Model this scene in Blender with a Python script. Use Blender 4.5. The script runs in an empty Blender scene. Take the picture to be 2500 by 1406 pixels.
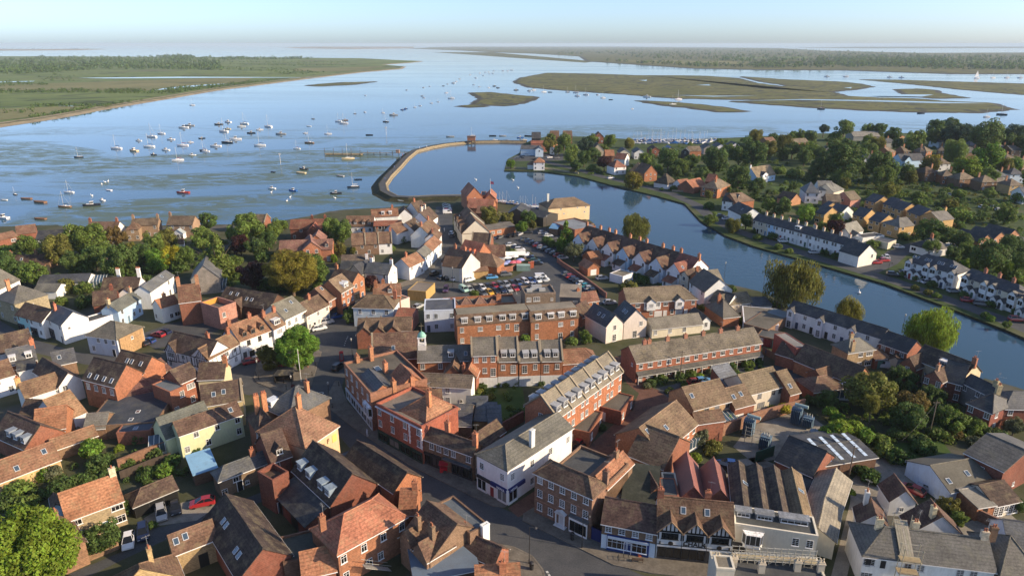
import bpy,bmesh,math,random
from mathutils import Vector,Matrix
random.seed(7)
R=math.radians
scene=bpy.context.scene
col=scene.collection
# camera, sky, sun, exposure
FPX,PITCH,CAMH=1668.0,R(19.65),75.0
cam_d=bpy.data.cameras.new('camera')
cam=bpy.data.objects.new('camera',cam_d)
col.objects.link(cam)
cam_d.sensor_width=36.0
cam_d.lens=36.0*FPX/2500.0
cam_d.clip_start=1.0
cam_d.clip_end=90000.0
cam.location=(0,0,CAMH)
cam.rotation_euler=(R(90)-PITCH,0,0)
scene.camera=cam
SUN_EL,SUN_AZ=R(24),R(-14)
world=bpy.data.worlds.new('World')
scene.world=world
world.use_nodes=True
wn=world.node_tree.nodes
bg=wn['Background']
sky=wn.new('ShaderNodeTexSky')
sky.sky_type='NISHITA'
sky.sun_disc=False
sky.sun_elevation=SUN_EL
sky.sun_rotation=R(90)-SUN_AZ
sky.air_density=0.6
sky.dust_density=0.85
sky.ozone_density=3.4
hsv=wn.new('ShaderNodeHueSaturation')
hsv.inputs['Saturation'].default_value=0.9
world.node_tree.links.new(sky.outputs[0],hsv.inputs['Color'])
world.node_tree.links.new(hsv.outputs[0],bg.inputs['Color'])
bg.inputs['Strength'].default_value=0.14
sd=bpy.data.lights.new('sun','SUN')
sd.energy=4.4
sd.angle=R(0.5)
sd.color=(1.0,0.79,0.54)
sun=bpy.data.objects.new('sun',sd)
col.objects.link(sun)
sv=Vector((math.cos(SUN_EL)*math.cos(SUN_AZ),math.cos(SUN_EL)*math.sin(SUN_AZ),math.sin(SUN_EL)))
sun.rotation_euler=sv.to_track_quat('Z','Y').to_euler()
sun.location=(200,0,200)
vs=scene.view_settings
vs.view_transform='Standard'
vs.look='None'
vs.exposure=0.74
vs.gamma=1.0
vs.use_curve_mapping=False
scene.cycles.use_denoising=True
scene.cycles.max_bounces=8
scene.cycles.diffuse_bounces=4
scene.cycles.glossy_bounces=3
scene.cycles.transmission_bounces=4
scene.cycles.volume_bounces=0
# pixel -> place
ORG=[0,0]
ZS=4.686
def Z(x,y):ORG[0]=x;ORG[1]=y
def up(px,py,z=0.0):
 u=(px-1250.0)/FPX
 v=(py-703.0)/FPX
 s,c=math.sin(PITCH),math.cos(PITCH)
 t=(CAMH-z)/max(1e-4,s+v*c)
 return Vector((u*t,(c-v*s)*t,z))
def q(p):return(ORG[0]+p[0]/ZS,ORG[1]+p[1]/ZS)
def uz(p,z=0.0):return up(*q(p),z)
def dist(p):return(p-Vector((0,0,CAMH))).length
# materials
MAT={}
def nodes(name):
 m=bpy.data.materials.new(name)
 m.use_nodes=True
 MAT[name]=m
 nt=m.node_tree
 return m,nt,nt.nodes,nt.links,nt.nodes['Principled BSDF']
def tinted(name,rough=0.8,s1=0.5,a1=0.25,s2=5.0,a2=0.2,patch=None,pamt=0.0,pscale=0.8,stretch=(1,1,1),spec=0.3,metal=0.0,course=0.0,bump=0.0):
 m,nt,N,Lk,P=nodes(name)
 oi=N.new('ShaderNodeObjectInfo')
 tc=N.new('ShaderNodeTexCoord')
 mp=N.new('ShaderNodeMapping')
 mp.inputs['Scale'].default_value=stretch
 Lk.new(tc.outputs['Object'],mp.inputs['Vector'])
 add=N.new('ShaderNodeVectorMath');add.operation='ADD'
 sc=N.new('ShaderNodeVectorMath');sc.operation='SCALE'
 cmb=N.new('ShaderNodeCombineXYZ')
 for k in range(3):Lk.new(oi.outputs['Random'],cmb.inputs[k])
 Lk.new(cmb.outputs[0],sc.inputs[0]);sc.inputs['Scale'].default_value=90.0
 Lk.new(mp.outputs[0],add.inputs[0]);Lk.new(sc.outputs[0],add.inputs[1])
 val=None
 for s,a in((s1,a1),(s2,a2)):
  n=N.new('ShaderNodeTexNoise');n.inputs['Scale'].default_value=s;n.inputs['Detail'].default_value=4
  Lk.new(add.outputs[0],n.inputs['Vector'])
  r=N.new('ShaderNodeMapRange')
  r.inputs['From Min'].default_value=0.25;r.inputs['From Max'].default_value=0.75
  r.inputs['To Min'].default_value=1-a;r.inputs['To Max'].default_value=1+a
  Lk.new(n.outputs['Fac'],r.inputs['Value'])
  if val is None:val=r.outputs[0]
  else:
   mu=N.new('ShaderNodeMath');mu.operation='MULTIPLY'
   Lk.new(val,mu.inputs[0]);Lk.new(r.outputs[0],mu.inputs[1]);val=mu.outputs[0]
 if course:
  sx=N.new('ShaderNodeSeparateXYZ');Lk.new(tc.outputs['Object'],sx.inputs[0])
  mm=N.new('ShaderNodeMath');mm.operation='MULTIPLY';mm.inputs[1].default_value=1.0/course
  Lk.new(sx.outputs['Z'],mm.inputs[0])
  fr=N.new('ShaderNodeMath');fr.operation='FRACT';Lk.new(mm.outputs[0],fr.inputs[0])
  r=N.new('ShaderNodeMapRange');r.inputs['To Min'].default_value=0.72;r.inputs['To Max'].default_value=1.12
  r.inputs['From Max'].default_value=0.35
  Lk.new(fr.outputs[0],r.inputs['Value'])
  mu=N.new('ShaderNodeMath');mu.operation='MULTIPLY'
  Lk.new(val,mu.inputs[0]);Lk.new(r.outputs[0],mu.inputs[1]);val=mu.outputs[0]
 vm=N.new('ShaderNodeVectorMath');vm.operation='SCALE'
 Lk.new(oi.outputs['Color'],vm.inputs[0]);Lk.new(val,vm.inputs['Scale'])
 outc=vm.outputs[0]
 if patch:
  n=N.new('ShaderNodeTexNoise');n.inputs['Scale'].default_value=pscale;n.inputs['Detail'].default_value=6;n.inputs['Roughness'].default_value=0.7
  Lk.new(add.outputs[0],n.inputs['Vector'])
  r=N.new('ShaderNodeMapRange');r.inputs['From Min'].default_value=0.5;r.inputs['From Max'].default_value=0.72;r.inputs['To Max'].default_value=pamt
  Lk.new(n.outputs['Fac'],r.inputs['Value'])
  mx=N.new('ShaderNodeMix');mx.data_type='RGBA'
  Lk.new(r.outputs[0],mx.inputs['Factor']);Lk.new(outc,mx.inputs['A']);mx.inputs['B'].default_value=(*patch,1)
  outc=mx.outputs['Result']
 Lk.new(outc,P.inputs['Base Color'])
 P.inputs['Roughness'].default_value=rough
 P.inputs['Specular IOR Level'].default_value=spec
 P.inputs['Metallic'].default_value=metal
 if bump:
  n=N.new('ShaderNodeTexNoise');n.inputs['Scale'].default_value=s2*2;n.inputs['Detail'].default_value=3
  Lk.new(add.outputs[0],n.inputs['Vector'])
  b=N.new('ShaderNodeBump');b.inputs['Strength'].default_value=bump;b.inputs['Distance'].default_value=0.1
  Lk.new(n.outputs['Fac'],b.inputs['Height']);Lk.new(b.outputs[0],P.inputs['Normal'])
 return m
tinted('tile',0.85,0.35,0.42,3.0,0.48,(0.19,0.16,0.09),0.7,0.7,course=0.32,bump=0.5)
tinted('slate',0.6,0.4,0.36,3.4,0.4,(0.19,0.18,0.12),0.5,0.6,spec=0.45,course=0.28,bump=0.3)
tinted('brick',0.9,0.3,0.22,2.6,0.34,(0.10,0.08,0.06),0.4,0.6,course=0.30)
tinted('render',0.8,0.4,0.10,3.0,0.08,(0.38,0.36,0.31),0.35,0.8,(1,1,0.35))
tinted('felt',0.85,0.25,0.3,3.0,0.2,(0.10,0.10,0.08),0.6,0.5)
tinted('paint',0.5,0.6,0.06,6.0,0.06,spec=0.4)
tinted('wood',0.8,0.8,0.2,8.0,0.25,stretch=(3,3,0.5))
tinted('metal',0.5,0.5,0.12,6.0,0.1,(0.12,0.09,0.07),0.25,1.2,spec=0.5)
tinted('stone',0.9,0.5,0.2,6.0,0.3,(0.07,0.07,0.05),0.5,0.6)
tinted('cloth',0.9,0.6,0.08,6.0,0.08)
tinted('bark',0.95,1.0,0.3,8.0,0.3)
m,nt,N,Lk,P=nodes('carpaint')
oi=N.new('ShaderNodeObjectInfo');Lk.new(oi.outputs['Color'],P.inputs['Base Color'])
P.inputs['Roughness'].default_value=0.3;P.inputs['Coat Weight'].default_value=0.6;P.inputs['Coat Roughness'].default_value=0.08
m,nt,N,Lk,P=nodes('glass')
oi=N.new('ShaderNodeObjectInfo');rr=N.new('ShaderNodeMapRange');Lk.new(oi.outputs['Random'],rr.inputs['Value'])
rr.inputs['From Min'].default_value=0.62;rr.inputs['From Max'].default_value=1.0;rr.inputs['To Min'].default_value=0.014;rr.inputs['To Max'].default_value=0.26
cb=N.new('ShaderNodeCombineColor');Lk.new(rr.outputs[0],cb.inputs[0]);Lk.new(rr.outputs[0],cb.inputs[1]);Lk.new(rr.outputs[0],cb.inputs[2])
Lk.new(cb.outputs[0],P.inputs['Base Color'])
P.inputs['Roughness'].default_value=0.12;P.inputs['Specular IOR Level'].default_value=0.8
m,nt,N,Lk,P=nodes('carglass')
P.inputs['Base Color'].default_value=(.012,.014,.018,1);P.inputs['Roughness'].default_value=0.1;P.inputs['Specular IOR Level'].default_value=0.35
m,nt,N,Lk,P=nodes('skyglass')
P.inputs['Base Color'].default_value=(0.05,0.08,0.11,1);P.inputs['Roughness'].default_value=0.16;P.inputs['Specular IOR Level'].default_value=1.0
P.inputs['Coat Weight'].default_value=0.6
m,nt,N,Lk,P=nodes('leaf')
oi=N.new('ShaderNodeObjectInfo');tc=N.new('ShaderNodeTexCoord')
ge=N.new('ShaderNodeNewGeometry')
n1=N.new('ShaderNodeTexNoise');n1.inputs['Scale'].default_value=2.2;n1.inputs['Detail'].default_value=3;Lk.new(tc.outputs['Object'],n1.inputs['Vector'])
hs=N.new('ShaderNodeHueSaturation');Lk.new(oi.outputs['Color'],hs.inputs['Color'])
r1=N.new('ShaderNodeMapRange');r1.inputs['From Min'].default_value=0.3;r1.inputs['From Max'].default_value=0.7;r1.inputs['To Min'].default_value=0.65;r1.inputs['To Max'].default_value=1.35
Lk.new(n1.outputs['Fac'],r1.inputs['Value'])
r2=N.new('ShaderNodeMapRange');r2.inputs['To Min'].default_value=0.6;r2.inputs['To Max'].default_value=1.45
Lk.new(ge.outputs['Random Per Island'],r2.inputs['Value'])
mm=N.new('ShaderNodeMath');mm.operation='MULTIPLY';Lk.new(r1.outputs[0],mm.inputs[0]);Lk.new(r2.outputs[0],mm.inputs[1]);Lk.new(mm.outputs[0],hs.inputs['Value'])
r3=N.new('ShaderNodeMapRange');r3.inputs['To Min'].default_value=0.475;r3.inputs['To Max'].default_value=0.515;Lk.new(ge.outputs['Random Per Island'],r3.inputs['Value']);Lk.new(r3.outputs[0],hs.inputs['Hue'])
Lk.new(hs.outputs[0],P.inputs['Base Color'])
P.inputs['Roughness'].default_value=0.65;P.inputs['Specular IOR Level'].default_value=0.2
tr=N.new('ShaderNodeBsdfTranslucent');Lk.new(hs.outputs[0],tr.inputs['Color'])
mxs=N.new('ShaderNodeMixShader');mxs.inputs[0].default_value=0.42
Lk.new(P.outputs[0],mxs.inputs[1]);Lk.new(tr.outputs[0],mxs.inputs[2]);Lk.new(mxs.outputs[0],N['Material Output'].inputs['Surface'])
def ground_mat(name,c1,c2,scale,c3=None,s3=1.5,t3=0.55,rough=0.95,fine=6.0,famt=0.3,bump=0.0):
 m,nt,N,Lk,P=nodes(name)
 tc=N.new('ShaderNodeTexCoord')
 n=N.new('ShaderNodeTexNoise');n.inputs['Scale'].default_value=scale;n.inputs['Detail'].default_value=6;n.inputs['Roughness'].default_value=0.65
 Lk.new(tc.outputs['Object'],n.inputs['Vector'])
 cr=N.new('ShaderNodeValToRGB');cr.color_ramp.elements[0].position=0.35;cr.color_ramp.elements[1].position=0.65
 cr.color_ramp.elements[0].color=(*c1,1);cr.color_ramp.elements[1].color=(*c2,1)
 Lk.new(n.outputs['Fac'],cr.inputs[0])
 o=cr.outputs[0]
 if c3:
  n3=N.new('ShaderNodeTexNoise');n3.inputs['Scale'].default_value=s3;n3.inputs['Detail'].default_value=5
  Lk.new(tc.outputs['Object'],n3.inputs['Vector'])
  r=N.new('ShaderNodeMapRange');r.inputs['From Min'].default_value=t3;r.inputs['From Max'].default_value=t3+0.12;Lk.new(n3.outputs['Fac'],r.inputs['Value'])
  mx=N.new('ShaderNodeMix');mx.data_type='RGBA';Lk.new(r.outputs[0],mx.inputs['Factor']);Lk.new(o,mx.inputs['A']);mx.inputs['B'].default_value=(*c3,1);o=mx.outputs['Result']
 nf=N.new('ShaderNodeTexNoise');nf.inputs['Scale'].default_value=fine;nf.inputs['Detail'].default_value=3;Lk.new(tc.outputs['Object'],nf.inputs['Vector'])
 rf=N.new('ShaderNodeMapRange');rf.inputs['From Min'].default_value=0.25;rf.inputs['From Max'].default_value=0.75;rf.inputs['To Min'].default_value=1-famt;rf.inputs['To Max'].default_value=1+famt;Lk.new(nf.outputs['Fac'],rf.inputs['Value'])
 vm=N.new('ShaderNodeVectorMath');vm.operation='SCALE';Lk.new(o,vm.inputs[0]);Lk.new(rf.outputs[0],vm.inputs['Scale'])
 Lk.new(vm.outputs[0],P.inputs['Base Color'])
 P.inputs['Roughness'].default_value=rough;P.inputs['Specular IOR Level'].default_value=0.2
 if bump:
  b=N.new('ShaderNodeBump');b.inputs['Strength'].default_value=bump;Lk.new(nf.outputs['Fac'],b.inputs['Height']);Lk.new(b.outputs[0],P.inputs['Normal'])
 return m
# mesh helpers
class MB:
 def __init__(s):s.v=[];s.f=[];s.m=[]
 def face(s,pts,mi=0):
  b=len(s.v);s.v+=[tuple(p) for p in pts];s.f.append(tuple(range(b,b+len(pts))));s.m.append(mi)
 def box(s,x0,x1,y0,y1,z0,z1,mi=0):
  b=len(s.v)
  s.v+=[(x0,y0,z0),(x1,y0,z0),(x1,y1,z0),(x0,y1,z0),(x0,y0,z1),(x1,y0,z1),(x1,y1,z1),(x0,y1,z1)]
  for f in((3,2,1,0),(4,5,6,7),(0,1,5,4),(1,2,6,5),(2,3,7,6),(3,0,4,7)):
   s.f.append(tuple(b+i for i in f));s.m.append(mi)
 def slab(s,pts,th,mi=0):
  n=len(pts);b=len(s.v)
  s.v+=[tuple(p) for p in pts]+[(p[0],p[1],p[2]-th) for p in pts]
  s.f.append(tuple(range(b,b+n)));s.m.append(mi)
  s.f.append(tuple(range(b+2*n-1,b+n-1,-1)));s.m.append(mi)
  for i in range(n):
   j=(i+1)%n
   s.f.append((b+i,b+n+i,b+n+j,b+j));s.m.append(mi)
 def prism(s,poly,z0,z1,mi=0):
  s.slab([(x,y,z1) for x,y in poly],z1-z0,mi)
 def tube(s,p0,p1,r0,r1=None,n=6,mi=0,cap=True):
  r1=r0 if r1 is None else r1
  p0=Vector(p0);p1=Vector(p1);d=(p1-p0)
  if d.length<1e-6:return
  d.normalize()
  a=d.orthogonal().normalized();c=d.cross(a)
  b=len(s.v)
  for p,r in((p0,r0),(p1,r1)):
   for i in range(n):
    t=2*math.pi*i/n
    s.v.append(tuple(p+a*(r*math.cos(t))+c*(r*math.sin(t))))
  for i in range(n):
   j=(i+1)%n
   s.f.append((b+i,b+j,b+n+j,b+n+i));s.m.append(mi)
  if cap:
   s.f.append(tuple(b+i for i in range(n-1,-1,-1)));s.m.append(mi)
   s.f.append(tuple(b+n+i for i in range(n)));s.m.append(mi)
 def lathe(s,prof,n=10,mi=0,cx=0,cy=0):
  b=len(s.v)
  for r,z in prof:
   for i in range(n):
    t=2*math.pi*i/n
    s.v.append((cx+r*math.cos(t),cy+r*math.sin(t),z))
  for k in range(len(prof)-1):
   for i in range(n):
    j=(i+1)%n
    s.f.append((b+k*n+i,b+k*n+j,b+(k+1)*n+j,b+(k+1)*n+i));s.m.append(mi)
  s.f.append(tuple(b+i for i in range(n-1,-1,-1)));s.m.append(mi)
  s.f.append(tuple(b+(len(prof)-1)*n+i for i in range(n)));s.m.append(mi)
 def mesh(s,name,mats):
  me=bpy.data.meshes.new(name)
  me.from_pydata(s.v,[],s.f)
  mats=mats if isinstance(mats,(list,tuple)) else[mats]
  for k in mats:me.materials.append(MAT[k])
  if len(mats)>1:me.polygons.foreach_set('material_index',s.m)
  me.update()
  return me
def link(name,me,parent=None,color=None,loc=None,rz=0.0,mw=None):
 o=bpy.data.objects.new(name,me)
 col.objects.link(o)
 if parent is not None:o.parent=parent
 if mw is not None:o.matrix_basis=mw
 else:
  if loc is not None:o.location=loc
  if rz:o.rotation_euler=(0,0,rz)
 if color:o.color=(*color[:3],1)
 return o
def tag(o,label,cat,group=None):
 o['label']=label;o['category']=cat
 if group:o['group']=group
 return o
def empty(name,loc,rz=0.0):return link(name,None,loc=loc,rz=rz)
def struct(o):o['kind']='structure';return o
def stuff(o):o['kind']='stuff';return o
def vary(c,a=0.1):
 k=1+random.uniform(-a,a)
 return tuple(max(0.0,min(1.0,x*k*(1+random.uniform(-a,a)*0.3))) for x in c[:3])
CACHE={}
def cached(key,fn):
 if key not in CACHE:CACHE[key]=fn()
 return CACHE[key]
# building kit
WALL=dict(rb=('brick',(.235,.095,.058)),ob=('brick',(.33,.14,.072)),bb=('brick',(.20,.125,.08)),yb=('brick',(.40,.28,.14)),wh=('render',(.74,.74,.73)),cr=('render',(.62,.56,.44)),bl=('render',(.40,.56,.72)),tq=('render',(.42,.62,.63)),fl=('stone',(.23,.21,.18)),pg=('render',(.58,.61,.37)),gy=('render',(.30,.30,.29)),pk=('brick',(.42,.21,.16)),dk=('paint',(.03,.03,.032)),zn=('metal',(.17,.17,.165)),lb=('render',(.58,.66,.74)),pi=('render',(.66,.52,.46)),or_=('render',(.62,.40,.22)),dr=('brick',(.17,.062,.042)),wd=('wood',(.36,.23,.10)),db=('brick',(.13,.075,.05)))
ROOF=dict(rt=('tile',(.29,.088,.05)),bt=('tile',(.17,.092,.056)),ot=('tile',(.36,.145,.068)),dt=('tile',(.095,.058,.044)),gt=('tile',(.19,.145,.10)),sl=('slate',(.085,.092,.105)),ds=('slate',(.042,.046,.054)),gs=('slate',(.165,.16,.135)),fe=('felt',(.095,.10,.105)),ld=('felt',(.15,.18,.215)),rm=('metal',(.30,.105,.085)),be=('felt',(.24,.21,.16)),wr=('metal',(.42,.52,.6)),bu=('metal',(.05,.14,.32)),mo=('felt',(.075,.085,.07)))
WHT=(.76,.76,.75)
def m_window(w,h,style):
 def fn():
  a=MB();t=0.07;y0,y1=-0.06,0.02
  a.box(-w/2,w/2,y0,y1,0,t);a.box(-w/2,w/2,y0,y1,h-t,h)
  a.box(-w/2,-w/2+t,y0,y1,t,h-t);a.box(w/2-t,w/2,y0,y1,t,h-t)
  nv=1 if w<1.3 else(2 if w<2.2 else 3)
  if style=='sash':
   nh=1 if h<1.1 else 3
   for k in range(1,nh+1):
    z=t+(h-2*t)*k/(nh+1);a.box(-w/2+t,w/2-t,y0+.012,y1,z-.02,z+.02)
  else:
   z=h*0.68;a.box(-w/2+t,w/2-t,y0+.012,y1,z-.02,z+.02)
  for k in range(1,nv+1):
   x=-w/2+w*k/(nv+1);a.box(x-.022,x+.022,y0+.006,y1,t,h-t)
  a.box(-w/2-.08,w/2+.08,-0.14,y1,-0.07,-0.002)
  b=MB();b.box(-w/2+t,w/2-t,-0.02,0.015,t,h-t)
  return a.mesh('window_frame','paint'),b.mesh('window_pane','glass')
 return cached(('win',w,h,style),fn)
def m_window_far(w,h):
 def fn():
  a=MB();t=.09
  a.box(-w/2,w/2,-.05,.02,0,t);a.box(-w/2,w/2,-.05,.02,h-t,h);a.box(-w/2,-w/2+t,-.05,.02,t,h-t);a.box(w/2-t,w/2,-.05,.02,t,h-t)
  a.box(-.03,.03,-.045,.02,t,h-t)
  a.box(-w/2+t,w/2-t,-.02,.015,t,h-t,1)
  return a.mesh('window_far',['paint','glass'])
 return cached(('winf',w,h),fn)
def m_door(w,h):
 def fn():
  a=MB()
  a.box(-w/2-.1,-w/2,-.08,.02,0,h+.1);a.box(w/2,w/2+.1,-.08,.02,0,h+.1);a.box(-w/2,w/2,-.08,.02,h,h+.1)
  b=MB();b.box(-w/2,w/2,-.03,.015,0.02,h)
  for zz in(.2,1.1):
   for xx in(-.25*w,.25*w):b.box(xx-.17*w,xx+.17*w,-.045,-.03,zz,zz+.72)
  return a.mesh('door_frame','paint'),b.mesh('door_leaf','paint')
 return cached(('door',w,h),fn)
def m_garage(w,h):
 def fn():
  a=MB();n=6
  for k in range(n):a.box(-w/2,w/2,-.05,.015,.02+k*h/n,.02+(k+1)*h/n-.03)
  return a.mesh('garage_door','paint')
 return cached(('gar',w,h),fn)
def m_shop(w,h):
 def fn():
  a=MB();y0,y1=-.16,.02
  a.box(-w/2,w/2,y0,y1,0,.45);a.box(-w/2,w/2,y0-.06,y1,h-.5,h);a.box(-w/2,w/2,y0-.12,y1,h,h+.07)
  for x in(-w/2,w/2-.14):a.box(x,x+.14,y0-.03,y1,.45,h-.5)
  n=max(1,int(w/1.1))
  for k in range(1,n):a.box(-w/2+w*k/n-.03,-w/2+w*k/n+.03,y0,y1,.45,h-.5)
  b=MB();b.box(-w/2+.14,w/2-.14,-.06,.015,.45,h-.5)
  return a.mesh('shop_frame','paint'),b.mesh('shop_pane','glass')
 return cached(('shop',round(w,1),h),fn)
def m_bay(w,h):
 def fn():
  a=MB();dpt=.7
  pl=[(-w/2,0),(-w/2+.45,-dpt),(w/2-.45,-dpt),(w/2,0)]
  a.prism(pl,-.5,.1);a.prism(pl,h-.12,h)
  for(x,y) in pl:a.box(x-.06,x+.06,y-.02,y+.1,.1,h-.12)
  for x in(-w/6+.1,w/6-.1):a.box(x-.03,x+.03,-dpt-.01,-dpt+.06,.1,h-.12)
  pr=[(-w/2-.1,.0),(-w/2+.4,-dpt-.12),(w/2-.4,-dpt-.12),(w/2+.1,0)]
  a.slab([(pr[0][0],0,h+.35),(pr[1][0],pr[1][1],h+.04),(pr[2][0],pr[2][1],h+.04),(pr[3][0],0,h+.35)],.04,1)
  b=MB();s=.93
  b.prism([(-w/2+.06,0),(-w/2+.48,-dpt+.05),(w/2-.48,-dpt+.05),(w/2-.06,0)],.1,h-.12)
  return a.mesh('bay_frame',['paint','slate']),b.mesh('bay_pane','glass')
 return cached(('bay',round(w,1),h),fn)
def m_chimney(w,dp,h):
 def fn():
  a=MB()
  a.box(-w/2,w/2,-dp/2,dp/2,-1.2,h-.22);a.box(-w/2-.06,w/2+.06,-dp/2-.06,dp/2+.06,h-.22,h-.08);a.box(-w/2-.02,w/2+.02,-dp/2-.02,dp/2+.02,h-.08,h)
  return a
 k=('chim',round(w,1),round(dp,1),round(h,1))
 return cached(k,lambda:fn().mesh('chimney_stack','brick')),cached(k+('r',),lambda:fn().mesh('chimney_stack','render'))
def m_pot():
 def fn():
  a=MB();a.lathe([(.13,0),(.15,.06),(.11,.12),(.10,.42),(.125,.46),(.12,.5)],8);return a.mesh('chimney_pot','tile')
 return cached('pot',fn)
def m_aerial():
 def fn():
  a=MB();a.tube((0,0,0),(0,0,2.0),.02,n=4);a.tube((-.5,0,1.85),(.6,0,1.85),.015,n=4)
  for k in range(6):x=-.45+k*.2;a.tube((x,-.25,1.85),(x,.25,1.85),.01,n=3)
  return a.mesh('aerial','metal')
 return cached('aerial',fn)
def m_dormer(w,h,dp,kind):
 def fn():
  a=MB()
  a.box(-w/2,w/2,0,dp,0,h)
  if kind=='flat':a.box(-w/2-.12,w/2+.12,-.15,dp+.1,h,h+.12,1)
  elif kind=='hip':
   a.slab([(-w/2-.12,-.15,h+.1),(w/2+.12,-.15,h+.1),(0,w/2,h+.1+w*.45)],.1,1)
   a.slab([(-w/2-.12,-.15,h+.1),(0,w/2,h+.1+w*.45),(0,dp+1,h+.1+w*.45),(-w/2-.12,dp+.4,h+.1)],.1,1)
   a.slab([(w/2+.12,-.15,h+.1),(w/2+.12,dp+.4,h+.1),(0,dp+1,h+.1+w*.45),(0,w/2,h+.1+w*.45)],.1,1)
  else:
   zr=h+w*.5
   a.face([(-w/2,0,h),(w/2,0,h),(0,0,zr-.05)])
   a.slab([(-w/2-.14,-.18,h-.06),(0,-.18,zr+.08),(0,dp+w*.4,zr+.08),(-w/2-.14,dp+.2,h-.06)],.1,1)
   a.slab([(w/2+.14,-.18,h-.06),(w/2+.14,dp+.2,h-.06),(0,dp+w*.4,zr+.08),(0,-.18,zr+.08)],.1,1)
  return a
 return fn()
def m_skylight(w,h):
 def fn():
  a=MB();t=.08
  a.box(-w/2,w/2,-h/2,-h/2+t,-.05,.1);a.box(-w/2,w/2,h/2-t,h/2,-.05,.1);a.box(-w/2,-w/2+t,-h/2+t,h/2-t,-.05,.1);a.box(w/2-t,w/2,-h/2+t,h/2-t,-.05,.1)
  b=MB();b.box(-w/2+t,w/2-t,-h/2+t,h/2-t,-.04,.07)
  return a.mesh('skylight_frame','paint'),b.mesh('skylight_pane','skyglass')
 return cached(('skyl',w,h),fn)
DOORC=[(.55,.55,.53),(.03,.05,.10),(.25,.03,.03),(.03,.10,.06),(.02,.02,.02),(.12,.2,.28)]
def rotz(a):return Matrix.Rotation(a,4,'Z')
def rotx(a):return Matrix.Rotation(a,4,'X')
def T(x,y,z):return Matrix.Translation((x,y,z))
HOUSES=[]
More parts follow.
